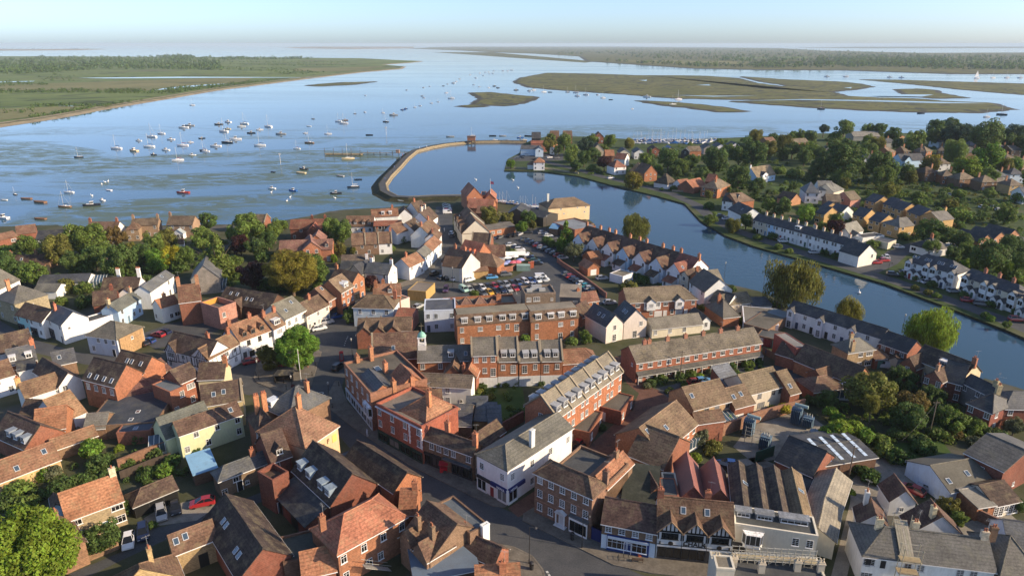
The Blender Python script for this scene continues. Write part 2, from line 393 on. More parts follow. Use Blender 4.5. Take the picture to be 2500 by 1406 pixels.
class House:
 def __init__(s,label,cat='house',group=None,name=None):
  s.label,s.cat,s.group,s.name,s.root,s.blk=label,cat,group,name or cat.replace(' ','_'),None,[]
 def place(s,W):
  s.root=link(s.name,None,mw=W.copy());s.W=W.copy();s.Wi=W.inverted()
  tag(s.root,s.label,s.cat,s.group)
  s.near=dist(W.translation)<215
  HOUSES.append(s)
 def part(s,name,me,B,local,color=None,parent=None):
  return link(name,me,parent or s.root,color,mw=(s.Wi@B.W@local) if parent is None else local)
 def block(s,p1,p2,ze,r=None,d=None,pitch=40,dr=None,**k):
  a,b=uz(p1,ze),uz(p2,ze)
  ex=(b-a);L=ex.length;ex/=L;ey=Vector((-ex.y,ex.x,0));zr=None
  tp=math.tan(R(pitch))
  if r is not None:
   lo,hi=ze,ze+14
   for _ in range(40):
    mid=(lo+hi)/2
    if ze+(uz(r,mid)-a).dot(ey)*tp>mid:lo=mid
    else:hi=mid
   zr=(lo+hi)/2;d=2*(zr-ze)/tp
   if d<3 or d>24:print('DEPTH?',s.label,round(d,1));d=max(4.0,min(d,20.0));zr=ze+d/2*tp
  if dr is not None:d=(uz(dr,ze+L/2*tp)-a).dot(ey)
  if dr is not None and not 3<d<22:print('DEPTH?',s.label,round(d,1));d=max(4,min(d,14))
  W=Matrix(((ex.x,ey.x,0,a.x),(ex.y,ey.y,0,a.y),(0,0,1,0),(0,0,0,1)))
  return s.mk(W,L,d,ze,pitch,**k)
 def sub(s,x,y,L,d,ze,pitch=40,base=0,**k):
  return s.mk(s.blk[base].W@T(x,y,0),L,d,ze,pitch,**k)
 def mk(s,W,L,d,ze,pitch,roof='bt',wall='rb',hip='',o='x',kind='gable',F=None,Rt=None,Lf=None,Bk=None,dorm=(),bdorm=(),sky=(),ch=(),n=1,og=(.2,.2),oe=.3,wf=WHT,dkind='gable',dw=1.3,dh=1.15,dc=None,par=.5,cop='',door=None,gut=True,style=None,z0=-.3,wc=None,rc=None,shopc=(.03,.03,.035),pots=2,chc=None,gc=WHT,dz=.45,chh=1.3):
  class B:pass
  B=B();B.W,B.L,B.d,B.ze,B.o=W.copy(),L,d,ze,o
  if s.root is None:s.place(W)
  s.blk.append(B)
  wm,wcol=WALL[wall];wcol=wc or vary(wcol,.07)
  rm,rcol=ROOF[roof];rcol=rc or vary(rcol,.1);g_=sum(rcol)/3;rcol=tuple((x*.82+g_*t_*.18)*.82 for x,t_ in zip(rcol,(1.1,1.,.85)))
  tp=math.tan(R(pitch));A,D=(L,d) if o=='x' else(d,L)
  B.D,B.tp=D,tp
  if kind=='gable':B.zr=zr=ze+D/2*tp
  elif kind=='lean':B.zr=zr=ze+D*tp
  elif kind=='mansard':B.zr=zr=ze+2.5
  else:B.zr=zr=ze
  def P(a,b,z):return(a,b,z) if o=='x' else(b,a,z)
  w=MB();r=MB()
  hl=[D/2*.95 if 'l' in hip else 0,D/2*.95 if 'r' in hip else 0]
  if sum(hl)>A:hl=[x*A/sum(hl) for x in hl]
  zt=ze+.0
  w.face([P(0,0,z0),P(A,0,z0),P(A,0,zt),P(0,0,zt)]);
  zb=zr if kind=='lean' else zt
  w.face([P(A,D,z0),P(0,D,z0),P(0,D,zb),P(A,D,zb)])
  for e in(0,1):
   a=A*e
   if kind=='gable' and not hl[e]:pts=[P(a,0,z0),P(a,D,z0),P(a,D,zt),P(a,D/2,zr),P(a,0,zt)]
   elif kind=='lean':pts=[P(a,0,z0),P(a,D,z0),P(a,D,zr),P(a,0,zt)]
   elif kind=='mansard':pts=[P(a,0,z0),P(a,D,z0),P(a,D,zt),P(a,D-1.1,zr),P(a,1.1,zr),P(a,0,zt)]
   else:pts=[P(a,0,z0),P(a,D,z0),P(a,D,zt),P(a,0,zt)]
   w.face(pts if e else pts[::-1])
  up_=.12;th=.15
  g0=og[0];g1=og[1]
  if kind=='gable':
   x0=-oe if hl[0] else-g0;x1=A+(oe if hl[1] else g1)
   rx0=hl[0] if hl[0] else-g0;rx1=A-hl[1] if hl[1] else A+g1
   ez=ze+up_-oe*tp
   r.slab([P(x0,-oe,ez),P(x1,-oe,ez),P(rx1,D/2,zr+up_),P(rx0,D/2,zr+up_)],th)
   r.slab([P(x1,D+oe,ez),P(x0,D+oe,ez),P(rx0,D/2,zr+up_),P(rx1,D/2,zr+up_)],th)
   if hl[0]:r.slab([P(x0,D+oe,ez),P(x0,-oe,ez),P(rx0,D/2,zr+up_)],th)
   if hl[1]:r.slab([P(x1,-oe,ez),P(x1,D+oe,ez),P(rx1,D/2,zr+up_)],th)
   B.ridge=[(rx0,rx1)]
  elif kind=='lean':
   r.slab([P(-g0,-oe,ze+up_-oe*tp),P(A+g1,-oe,ze+up_-oe*tp),P(A+g1,D+.1,zr+up_+.1*tp),P(-g0,D+.1,zr+up_+.1*tp)],th)
  elif kind=='mansard':
   for(b0,b1) in((-oe*.5,1.1),(D+oe*.5,D-1.1)):
    r.slab([P(-g0,b0,ze+.05),P(A+g1,b0,ze+.05),P(A+g1,b1,zr+.1),P(-g0,b1,zr+.1)],.2)
  if kind=='flat' or kind=='mansard':
   f=MB();b0=1.1 if kind=='mansard' else .2
   f.slab([P(.2,b0,zr+.06),P(A-.2,b0,zr+.06),P(A-.2,D-b0,zr+.06),P(.2,D-b0,zr+.06)],.1)
   if kind=='flat':r=f
   else:s.part('flat_roof',f.mesh('flat_roof','felt'),B,Matrix(),vary(ROOF['be'][1]))
   if kind=='flat' and par>0:
    p=MB();q_=.25
    p.box(-.04,A+.04,-.04,q_,ze-.05,ze+par) if o=='x' else p.box(-.04,q_,-.04,A+.04,ze-.05,ze+par)
    p.box(*((-.04,A+.04,D-q_,D+.04) if o=='x' else(D-q_,D+.04,-.04,A+.04)),ze-.05,ze+par)
    p.box(*((-.04,q_,q_,D-q_) if o=='x' else(q_,D-q_,-.04,q_)),ze-.05,ze+par-.003)
    p.box(*((A-q_,A+.04,q_,D-q_) if o=='x' else(q_,D-q_,A-q_,A+.04)),ze-.05,ze+par-.003)
    s.part('parapet',p.mesh('parapet',wm),B,Matrix(),vary(wcol,.05))
  s.part('wall',w.mesh('wall',wm),B,Matrix(),wcol)
  ro=s.part('roof',r.mesh('roof',rm),B,Matrix(),rcol)
  B.roof=ro
  if kind=='gable' and s.near:
   t=MB();t.tube(P(B.ridge[0][0],D/2,zr+up_),P(B.ridge[0][1],D/2,zr+up_),.13,n=6)
   for e in(0,1):
    if hl[e]:
     xe=-oe if e==0 else A+oe;xr=B.ridge[0][e]
     for yy in(-oe,D+oe):t.tube(P(xe,yy,ez),P(xr,D/2,zr+up_),.11,n=5)
   link('ridge_tiles',t.mesh('ridge_tiles','tile'),ro,vary(tuple(x*1.25 for x in rcol),.1))
   if gut:
    gq=MB()
    for yy in(-oe-.04,D+oe-.06):
     if o=='x':gq.box(-g0 if not hl[0] else-oe,L+(g1 if not hl[1] else oe),yy,yy+.1,ez-.19,ez-.05)
     else:gq.box(yy,yy+.1,-g0,d+g1,ez-.19,ez-.05)
    s.part('gutter',gq.mesh('gutter','paint'),B,Matrix(),gc)
  if cop:
   for e,chx in((0,'l'),(1,'r')):
    if chx in cop:
     c=MB();xx=A*e
     for(b0,b1) in((-.35,D/2),(D+.35,D/2)):
      c.slab([P(xx-.2,b0,ze+.45-.3*tp),P(xx+.2,b0,ze+.45-.3*tp),P(xx+.2,b1,zr+.45),P(xx-.2,b1,zr+.45)],.5)
     s.part('coping',c.mesh('coping','render'),B,Matrix(),(.27,.225,.16))
  for face,rows in(('F',F),('R',Rt),('L',Lf),('B',Bk)):
   if rows:s.openings(B,face,rows,wf,door,style,shopc)
  for k,lst in(('F',dorm),('B',bdorm)):
   for x in lst:s.dormer(B,x*L,k,dkind,dw,dh,dc,wf,rm,rcol,kind,dz)
  for sk in sky:s.skylight(B,*sk)
  for c in ch:s.chimney(B,*((c,) if not isinstance(c,tuple) else c),wcol=chc or(wcol if wm=='brick' else(.30,.12,.07)),pots=pots,h=chh)
  return B
 def facemat(s,B,face):
  return{'F':Matrix(),'R':T(B.L,0,0)@rotz(R(90)),'B':T(B.L,B.d,0)@rotz(R(180)),'L':T(0,B.d,0)@rotz(R(270))}[face],(B.L if face in 'FB' else B.d)
 def openings(s,B,face,rows,wf=WHT,door=None,style=None,shopc=(.03,.03,.035)):
  M,W=s.facemat(B,face);nr=len(rows);sh=B.ze/nr
  if nr==1 and B.ze>3.4:sh=B.ze
  for k,row in enumerate(rows):
   n=len(row);sw=W/n
   for i,c in enumerate(row):
    if c in '. ':continue
    x=(i+.5)*sw
    s.opening(B,M@T(x,0,0),c,k*sh,sh,sw,wf,door,style,shopc)
 def opening(s,B,M,c,zb,sh,sw,wf=WHT,door=None,style=None,shopc=(.03,.03,.035),w=None,h=None,z=None):
  st=style or 'sash'
  q5=lambda v:max(.3,round(v*10)/10)
  if c in 'wvWfxY':
   ww,hh={'w':(.95,1.35),'v':(.7,.85),'W':(1.9,1.3),'f':(1.2,2.05),'x':(1.3,1.15),'Y':(2.6,1.4)}[c]
   ww=q5(min(w or ww,sw*.9));hh=q5(min(h or hh,sh-.55))
   zz=z if z is not None else(zb+.15 if c=='f' else zb+min(.95,sh-hh-.22))
   L=M@T(0,0,zz)
   if s.near:
    f,p=m_window(ww,hh,st)
    o=s.part('window',f,B,L,wf);link('pane',p,o)
   else:s.part('window',m_window_far(ww,hh),B,L,wf)
  elif c=='d':
   f,p=m_door(.9,2.0)
   o=s.part('door',f,B,M@T(0,0,max(zb,.05)),wf);link('door_panel',p,o,door or random.choice(DOORC))
  elif c=='g':s.part('garage_door',m_garage(2.3,2.1),B,M@T(0,0,.02),door or(.72,.72,.71))
  elif c=='s':
   f,p=m_shop(q5(sw*.94),q5(min(sh-.1,3.0)))
   o=s.part('shopfront',f,B,M@T(0,0,.02),shopc);link('pane',p,o)
  elif c=='b':
   f,p=m_bay(q5(min(sw*.85,2.4)),1.5)
   o=s.part('bay_window',f,B,M@T(0,0,zb+.75),wf);link('pane',p,o)
  elif c=='o':
   b=MB();b.box(-sw*.46,sw*.46,-.02,.02,.02,min(sh-.3,2.4));s.part('opening',b.mesh('opening_shade_panel','paint'),B,M,(.012,.012,.012))  # solid near-black panel on the wall; the opening's inner shade is its colour
 def dormer(s,B,x,side,kind,w,h,dc,wf,rm,rcol,bk,dz=.45):
  tp=B.tp if bk!='mansard' else 2.3
  zb=B.ze+.12+dz;y=(zb-B.ze-.12)/tp
  dp=h/tp+.3
  key=('dorm',w,h,round(dp,1),kind,rm)
  me=cached(key,lambda:m_dormer(w,h,round(dp,1),kind).mesh('dormer',['paint',rm if kind!='flat' else 'felt']))
  M=T(x,y,zb) if side=='F' else T(x,B.d-y,zb)@rotz(R(180))
  o=s.part('dormer',me,B,M,dc or WHT)
  if kind!='flat' and not dc:o.color=(*tuple(v*1.0 for v in(WHT)),1);o.color=(*rcol,1)
  ww=round((w-.2)*10)/10;hh=round((h-.2)*10)/10
  if s.near:
   f,p=m_window(ww,hh,'casement');link('window',f,o,wf,mw=T(0,-.01,.1));link('pane',p,o,mw=T(0,-.015,.1))
  else:link('window',m_window_far(ww,hh),o,wf,mw=T(0,-.01,.1))
 def skylight(s,B,xf,yf,side='F',w=.8,h=1.1):
  f,p=m_skylight(w,h);half=B.D/2;sl=yf*half;ang=math.atan(B.tp);z=B.ze+.12+sl*B.tp
  if B.zr==B.ze:ang=0;z=B.ze+.1
  if side=='F':M=T(xf*B.L,sl,z)@rotx(ang)
  elif side=='B':M=T(xf*B.L,B.d-sl,z)@rotz(R(180))@rotx(ang)
  elif side=='R':M=T(B.L-sl,xf*B.d,z)@rotz(R(90))@rotx(ang)
  else:M=T(sl,xf*B.d,z)@rotz(R(270))@rotx(ang)
  o=s.part('skylight',f,B,M,(.5,.52,.54));link('pane',p,o)
 def chimney(s,B,xf,off=0.0,w=.95,wcol=(.3,.12,.07),pots=2,h=1.3,dp=.6):
  me=m_chimney(w,dp,h);rend=min(wcol)>.35
  A=B.L if B.o=='x' else B.d
  a,b=xf*A,B.D/2+off
  z=B.zr-abs(off)*B.tp+.1+(abs(off)*B.tp*.6 if off else 0)
  M=T(a,b,z) if B.o=='x' else T(b,a,z)@rotz(R(90))
  o=s.part('chimney',me[1 if rend else 0],B,M,vary(wcol,.1))
  if s.near and pots and random.random()<.55:
   ar=link('aerial',m_aerial(),o,(.35,.35,.34),loc=(w*.3,0,h-.1),rz=random.uniform(0,6.28))
  for i in range(pots):link('chimney_pot',m_pot(),o,vary((.36,.13,.07),.15),loc=((i-(pots-1)/2)*.3,0,h-.02))
 def timber(s,B,face,bars,colr=(.015,.014,.013)):
  M,W=s.facemat(B,face)
  for(x0,x1,z0,z1) in bars:
   key=('tim',round(x1-x0,2),round(z1-z0,2))
   me=cached(key,lambda:(lambda b:(b.box(0,x1-x0,-.035,.02,0,z1-z0),b.mesh('timber','wood'))[1])(MB()))
   s.part('timber',me,B,M@T(x0,0,z0),colr)
 def text(s,B,face,txt,x,z,size,colr,out=.06,ang=0):
  M,W=s.facemat(B,face)
  s.part('lettering',text_mesh(txt,size),B,M@T(x,-out,z)@rotx(R(90)),colr)
def text_mesh(txt,size,ext=.02):
 def fn():
  c=bpy.data.curves.new('lettering','FONT');c.body=txt;c.size=size;c.align_x='CENTER';c.extrude=ext;c.resolution_u=2;c.offset=size*.025
  o=bpy.data.objects.new('lettering_tmp',c);col.objects.link(o)
  dg=bpy.context.evaluated_depsgraph_get();me=bpy.data.meshes.new_from_object(o.evaluated_get(dg))
  bpy.data.objects.remove(o);me.materials.clear();me.materials.append(MAT['paint']);return me
 return cached(('text',txt,size,ext),fn)
def H(label,p1,p2,ze,r=None,d=None,cat='house',group=None,name=None,**k):
 h=House(label,cat,group,name);h.block(p1,p2,ze,r=r,d=d,**k);return h
def terrace(label,group,n,p1,p2,ze,r=None,d=None,pitch=38,per=None,cat='house',name='terraced_house',hipends='',labels=None,frm=None,rev=False,**k):
 if frm:labels=[f'{label}, {o_} from {frm}' for o_ in('first','second','third','fourth','fifth','sixth','seventh')[:n]]
 if frm and rev:labels=labels[::-1]
 a,b=uz(p1,ze),uz(p2,ze);ex=(b-a);L=ex.length;ex/=L;ey=Vector((-ex.y,ex.x,0));tp=math.tan(R(pitch))
 if r is not None:
  lo,hi=ze,ze+14
  for _ in range(40):
   mid=(lo+hi)/2
   if ze+(uz(r,mid)-a).dot(ey)*tp>mid:lo=mid
   else:hi=mid
  d=2*((lo+hi)/2-ze)/tp
  if d<4 or d>20:print('DEPTH?',label,round(d,1));d=max(5.0,min(d,16.0))
 out=[]
 for i in range(n):
  kk=dict(k)
  if per:kk.update(per(i) or{})
  hp=('l' if i==0 and 'l' in hipends else '')+('r' if i==n-1 and 'r' in hipends else '')
  W=Matrix(((ex.x,ey.x,0,a.x+ex.x*L*i/n),(ex.y,ey.y,0,a.y+ex.y*L*i/n),(0,0,1,0),(0,0,0,1)))
  h=House(labels[i] if labels else label,cat,None if labels and labels.count(labels[i])==1 else group,name)
  g=(.2 if i==0 else-.002,.2 if i==n-1 else-.002)
  h.mk(W,L/n-.004,d,ze,pitch,hip=hp,og=g,**kk);out.append(h)
 return out
# the setting: water, land, roads
ground_mat('soil',(.045,.055,.022),(.085,.085,.05),0.12,(.10,.095,.08),0.05,0.54)
ground_mat('garden',(.03,.055,.016),(.07,.095,.03),0.08,(.10,.10,.055),0.04,0.58)
ground_mat('lawn',(.045,.085,.02),(.075,.115,.03),0.3,(.12,.12,.045),0.15,0.6)
ground_mat('asphalt',(.062,.066,.072),(.085,.088,.092),0.25,(.11,.108,.10),0.12,0.6,0.85,4.0,.2)
ground_mat('paving',(.13,.115,.095),(.19,.17,.14),0.5,(.10,.09,.08),0.3,0.6,0.85,3.0,.2)
ground_mat('brick_paving',(.11,.06,.045),(.17,.09,.065),0.5,(.08,.06,.05),0.3,0.6,0.85,3.0,.25)
ground_mat('gravel',(.20,.18,.15),(.29,.27,.23),0.4,(.13,.13,.10),0.25,0.6,0.95,6.0,.25)
ground_mat('marsh',(.095,.105,.034),(.155,.15,.055),0.012,(.075,.085,.035),0.03,0.56,0.95,0.12,.3)
ground_mat('field',(.105,.15,.04),(.155,.195,.06),0.006,(.13,.14,.06),0.004,0.55,0.95,0.08,.15)
ground_mat('field_dry',(.15,.155,.06),(.20,.19,.085),0.006,(.10,.11,.045),0.01,0.55,0.95,0.08,.15)
ground_mat('shingle',(.24,.20,.13),(.33,.28,.19),0.05,(.16,.13,.09),0.08,0.55,0.95,0.6,.25)
ground_mat('mud',(.05,.045,.03),(.085,.075,.05),0.08,(.05,.06,.025),0.06,0.55,0.7,1.0,.3)
ground_mat('weed',(.018,.020,.010),(.05,.048,.022),0.25,(.10,.085,.05),0.3,0.62,0.9,2.0,.4)
def water_mat(name,weed,base,bump,rough):
 m,nt,N,Lk,P=nodes(name)
 tc=N.new('ShaderNodeTexCoord')
 P.inputs['Base Color'].default_value=(*base,1);P.inputs['IOR'].default_value=1.333
 def noise(scale,det=3,st=(1,1,1),rough_=0.5,dist_=0.0):
  mp=N.new('ShaderNodeMapping');mp.inputs['Scale'].default_value=st;Lk.new(tc.outputs['Object'],mp.inputs['Vector'])
  n=N.new('ShaderNodeTexNoise');n.inputs['Scale'].default_value=scale;n.inputs['Detail'].default_value=det;n.inputs['Roughness'].default_value=rough_;n.inputs['Distortion'].default_value=dist_
  Lk.new(mp.outputs[0],n.inputs['Vector']);return n.outputs['Fac']
 def mr(v,a,b,c=0.,d=1.):
  r=N.new('ShaderNodeMapRange');r.inputs['From Min'].default_value=a;r.inputs['From Max'].default_value=b;r.inputs['To Min'].default_value=c;r.inputs['To Max'].default_value=d;Lk.new(v,r.inputs['Value']);return r.outputs[0]
 def mul(a,b):
  k=N.new('ShaderNodeMath');k.operation='MULTIPLY';Lk.new(a,k.inputs[0]);Lk.new(b,k.inputs[1]);return k.outputs[0]
 slick=mr(noise(0.005,5,(0.3,1.5,1),.6,.8),.40,.58)
 w1=noise(0.55,3);
 b=N.new('ShaderNodeBump');b.inputs['Distance'].default_value=0.25
 Lk.new(w1,b.inputs['Height']);Lk.new(mr(slick,0,1,bump,bump*.12),b.inputs['Strength']);Lk.new(b.outputs[0],P.inputs['Normal'])
 Lk.new(mr(slick,0,1,rough,rough*.5),P.inputs['Roughness'])
 if weed:
  sx=N.new('ShaderNodeSeparateXYZ');Lk.new(tc.outputs['Object'],sx.inputs[0])
  reg=mul(mr(sx.outputs['Y'],720,520),mr(sx.outputs['Y'],240,310))
  reg=mul(reg,mr(sx.outputs['X'],0,-90))
  reg2=mul(mul(mr(sx.outputs['Y'],760,620),mr(sx.outputs['Y'],470,540)),mr(sx.outputs['X'],-60,60))
  ad=N.new('ShaderNodeMath');ad.operation='MAXIMUM';Lk.new(reg,ad.inputs[0]);Lk.new(mul(reg2,mr(sx.outputs['X'],-1000,1000,.8,.8)),ad.inputs[1])
  big=mr(noise(0.010,4,(.5,1.25,1),.6,1.2),.47,.56)
  fine=mr(noise(0.11,5,(.6,1.4,1),.7,1.0),.38,.54)
  msk=mul(mul(ad.outputs[0],big),fine)
  wd=N.new('ShaderNodeBsdfDiffuse');wd.inputs['Color'].default_value=(.105,.135,.075,1)
  mx=N.new('ShaderNodeMixShader');Lk.new(mr(msk,0,1,0,.74),mx.inputs[0]);Lk.new(P.outputs[0],mx.inputs[1]);Lk.new(wd.outputs[0],mx.inputs[2]);Lk.new(mx.outputs[0],N['Material Output'].inputs['Surface'])
 return m
def creeks(name,scale,colr,wdt):
 nt=MAT[name].node_tree;N=nt.nodes;Lk=nt.links;P=N['Principled BSDF'];src=P.inputs['Base Color'].links[0].from_socket
 tc=N.new('ShaderNodeTexCoord');n=N.new('ShaderNodeTexNoise');n.inputs['Scale'].default_value=scale;n.inputs['Detail'].default_value=5;n.inputs['Distortion'].default_value=1.5;Lk.new(tc.outputs['Object'],n.inputs['Vector'])
 s1=N.new('ShaderNodeMath');s1.operation='SUBTRACT';s1.inputs[1].default_value=.5;Lk.new(n.outputs['Fac'],s1.inputs[0]);s2=N.new('ShaderNodeMath');s2.operation='ABSOLUTE';Lk.new(s1.outputs[0],s2.inputs[0])
 r=N.new('ShaderNodeMapRange');r.inputs['From Min'].default_value=wdt;r.inputs['From Max'].default_value=wdt*2.2;Lk.new(s2.outputs[0],r.inputs['Value'])
 mx=N.new('ShaderNodeMix');mx.data_type='RGBA';Lk.new(r.outputs[0],mx.inputs['Factor']);mx.inputs['A'].default_value=(*colr,1);Lk.new(src,mx.inputs['B']);Lk.new(mx.outputs['Result'],P.inputs['Base Color'])
creeks('marsh',.011,(.05,.055,.04),.012)
creeks('field',.004,(.06,.085,.03),.008)
water_mat('sea',True,(.042,.105,.17),.28,.10)
water_mat('pond',False,(.030,.072,.115),.34,.08)
def flat(name,pts,z,mat):
 a=MB();a.face([(p.x,p.y,z) for p in pts]);
 o=link(name,a.mesh(name,mat));return struct(o)
def px(lst,z=0.):return[up(x,y,z) for x,y in lst]
def pave(name,lst,z,mat,h=0.0):
 pts=px(lst)
 if h:
  a=MB();ar=sum(pts[i].x*pts[(i+1)%len(pts)].y-pts[(i+1)%len(pts)].x*pts[i].y for i in range(len(pts)))
  if ar<0:pts=pts[::-1]
  a.prism([(p.x,p.y) for p in pts],-.05,h);return struct(link(name,a.mesh(name,mat)))
 return flat(name,pts,z,mat)
def strip(name,pts,w,z,mat,h=0.):
 a=MB();n=len(pts);lft=[];rgt=[]
 for i,p in enumerate(pts):
  d=(pts[min(i+1,n-1)]-pts[max(i-1,0)]);d.z=0;d.normalize();nr=Vector((-d.y,d.x,0))
  lft.append(p+nr*w/2);rgt.append(p-nr*w/2)
 for i in range(n-1):
  c=[rgt[i],rgt[i+1],lft[i+1],lft[i]]
  if h:a.slab([(v.x,v.y,z+h) for v in c],h+.05)
  else:a.face([(v.x,v.y,z) for v in c])
 return struct(link(name,a.mesh(name,mat)))
def dense(pts,step):
 out=[]
 for i in range(len(pts)-1):
  n=max(1,int((pts[i+1]-pts[i]).length/step))
  for k in range(n):out.append(pts[i].lerp(pts[i+1],k/n))
 return out+[pts[-1]]
def land(name,pts,z,zb,out,mat,edge=None,jit=0.):
 ar=sum(pts[i].x*pts[(i+1)%len(pts)].y-pts[(i+1)%len(pts)].x*pts[i].y for i in range(len(pts)))
 if ar<0:pts=pts[::-1]
 n=len(pts);a=MB();b=[]
 if jit:pts=[p+Vector((random.uniform(-jit,jit),random.uniform(-jit,jit),0)) for p in pts]
 for i in range(n):
  d=(pts[(i+1)%n]-pts[i-1]);d.z=0
  d=d.normalized() if d.length>1e-6 else Vector((1,0,0))
  b.append(pts[i]+Vector((d.y,-d.x,0))*out)
 a.face([(p.x,p.y,z) for p in pts])
 for i in range(n):
  j=(i+1)%n
  a.face([(pts[j].x,pts[j].y,z),(pts[i].x,pts[i].y,z),(b[i].x,b[i].y,zb),(b[j].x,b[j].y,zb)],1)
 return struct(link(name,a.mesh(name,[mat,edge or mat])))
SEA_Z,POND_Z=-1.0,-.6
flat('harbour_water',[Vector((-45000,-45000,0)),Vector((45000,-45000,0)),Vector((45000,45000,0)),Vector((-45000,45000,0))],SEA_Z,'sea')
# town side
ridge_pts=[up(1430,560,8.7),up(1560,598,8.7),up(1688,637,8.7)]
rd=(ridge_pts[-1]-ridge_pts[0]).normalized();rn=Vector((-rd.y,rd.x,0))
ridge2=[up(1940,733,8.4),up(2165,800,8.4)];r2=(ridge2[1]-ridge2[0]).normalized();rn2=Vector((-r2.y,r2.x,0))
town_pond=px([(1140,480),(1215,487),(1262,496),(1330,513),(1440,538),(1452,547)])+[p+rn*9 for p in ridge_pts]+px([(1767,692),(1799,698),(1854,711),(1905,732)])+[p+rn2*8 for p in ridge2]+[up(2290,852,6),up(2378,900,6)]+px([(2403,923),(2480,944),(2560,972),(2800,1050)])
town_shore=px([(-300,566),(0,553),(100,550),(210,553),(330,552),(450,549),(560,548),(640,543),(700,537),(760,527),(800,517),(840,512),(900,509),(960,506),(1010,500),(1045,497),(1075,492),(1110,492),(1122,484)])
town=town_shore+town_pond+[Vector((420,60,0)),Vector((420,-250,0)),Vector((-420,-250,0)),Vector((-520,200,0))]
land('town_ground',town,0.,-1.6,.7,'soil','weed')
bank_pond=px([(1275,353),(1268,374),(1239,389),(1231,416),(1320,418),(1412,430),(1500,454),(1602,478),(1671,497),(1709,538),(1720,545),(1771,575),(1841,601),(2000,646),(2162,693),(2320,752),(2461,807),(2560,850),(2760,930)])
bank_shore=px([(3100,318),(2500,317),(2258,325),(2000,326),(1863,333),(1735,339),(1540,341),(1470,335),(1340,332),(1299,342)])
land('far_bank_ground',bank_pond+[Vector((420,120,0)),Vector((900,250,0))]+bank_shore,0.,-1.6,.7,'garden','weed')
wall_line=px([(1126,481),(1060,482),(1000,485),(965,483),(938,469),(934,452),(948,432),(972,408),(990,388),(1012,370),(1050,360),(1090,353),(1150,347),(1220,346),(1285,347)])
flat('mill_pond',wall_line+bank_pond+[Vector((330,150,0))]+town_pond[::-1],POND_Z,'pond')
# sea wall round the pond
wl=dense(wall_line,12)
sw=empty('sea_wall',wl[len(wl)//2]);tag(sw,'curving sea wall promenade with stone banks between pond and harbour','sea wall')
def wall_part(name,prof,mat,colr=None):
 a=MB();n=len(wl);rows=[]
 for i,p in enumerate(wl):
  d=(wl[min(i+1,n-1)]-wl[max(i-1,0)]).normalized();nr=Vector((d.y,-d.x,0))
  rows.append([p+nr*o+Vector((0,0,z))-sw.location for o,z in prof])
 for i in range(n-1):
  for k in range(len(prof)-1):a.face([rows[i][k],rows[i+1][k],rows[i+1][k+1],rows[i][k+1]])
 return link(name,a.mesh(name,mat),sw,colr)
wall_part('path',[(-1.9,.75),(1.5,.75)],'asphalt')
wall_part('pond_bank',[(1.5,.75),(1.5,.9),(1.9,.9),(2.1,.1),(3.0,-.2),(3.3,-1.4)],'stone',(.27,.22,.14))
wall_part('weedy_bank',[(-8.5,-1.5),(-4.5,-.5),(-2.4,.6),(-2.4,.85),(-1.9,.85),(-1.9,.75)],'weed')
# far lands, marshes
far=[(-400,380),(-150,330),(0,305),(120,288),(250,264),(400,240),(520,220),(640,205),(760,190),(880,176),(975,168),(985,163),(930,158),(1000,153),(1028,150),(960,147),(880,143),(640,141),(300,139),(0,138),(-500,138)]
land('far_island_ground',px(far),.4,-1.5,14,'field','shingle')
strip('shingle_bank',dense(px([(-150,329),(0,303),(120,286),(250,262),(400,238),(520,218),(640,203),(760,188),(880,174.5),(970,167)]),60),9,.9,'shingle')
for nm,lst,mt in(('far_field',[(0,228),(400,230),(330,245),(120,258),(0,258)],'field'),('far_field',[(0,206),(180,203),(420,195),(620,190),(600,200),(400,222),(200,224),(0,222)],'field_dry'),('far_field',[(0,268),(140,262),(230,262),(120,282),(0,296)],'field_dry'),('far_field',[(380,176),(640,177),(720,181),(560,185),(400,186)],'field'),('far_field',[(90,178),(360,176),(370,188),(170,192),(90,188)],'field'),('far_field',[(720,168),(850,166),(940,162),(900,172),(800,176),(720,174)],'field_dry'),('far_field',[(540,150),(840,146),(880,152),(700,156),(540,156)],'field')):
 flat(nm,px(lst),.7,mt)
for lst in([(190,191.5),(440,188.6),(800,190.6),(620,191.2),(260,193)],[(0,201),(85,199),(80,201),(0,203)],[(378,222),(400,217),(470,210),(560,205),(480,213)],[(140,261),(190,260),(180,262)]):
 flat('creek',px(lst),.75,'pond')
hay=[(1000,119),(1120,123.5),(1200,128),(1300,131),(1420,138),(1440,150),(1560,158),(1700,167),(1850,170),(2050,171),(2200,176),(2330,180),(2500,180),(3200,182),(3200,128),(2500,129),(2250,130),(2000,124),(1900,118),(1500,114.5),(1100,114.5)]
land('far_shore_ground',px(hay),.4,-1.5,25,'marsh','mud')
land('mud_flat',px([(1060,128),(1200,128),(1450,150),(1430,153),(1250,141),(1150,134)]),-.7,-1.3,10,'marsh','mud')
land('distant_spit',px([(-100,119),(60,121),(200,120),(258,120.5),(200,123),(50,124),(-100,124)]),.5,-1.5,10,'shingle','shingle')
land('distant_point',px([(690,116.5),(760,114.5),(1010,114.5),(1010,118.6),(860,120.4),(740,119)]),.5,-1.5,10,'shingle','shingle')
land('distant_shore',px([(1950,117),(2100,115),(2800,114),(2800,117.2),(2150,118.5)]),1.,-1.5,10,'marsh','marsh')
for nm,lst,mt in(('far_field',[(1500,149),(1640,148),(1830,152),(1820,158),(1600,156)],'field_dry'),('far_field',[(1790,141),(1980,139),(1970,144),(1800,144)],'field'),('far_field',[(2280,148),(2420,150),(2400,156),(2250,155)],'field')):
 flat(nm,px(lst),.8,mt)
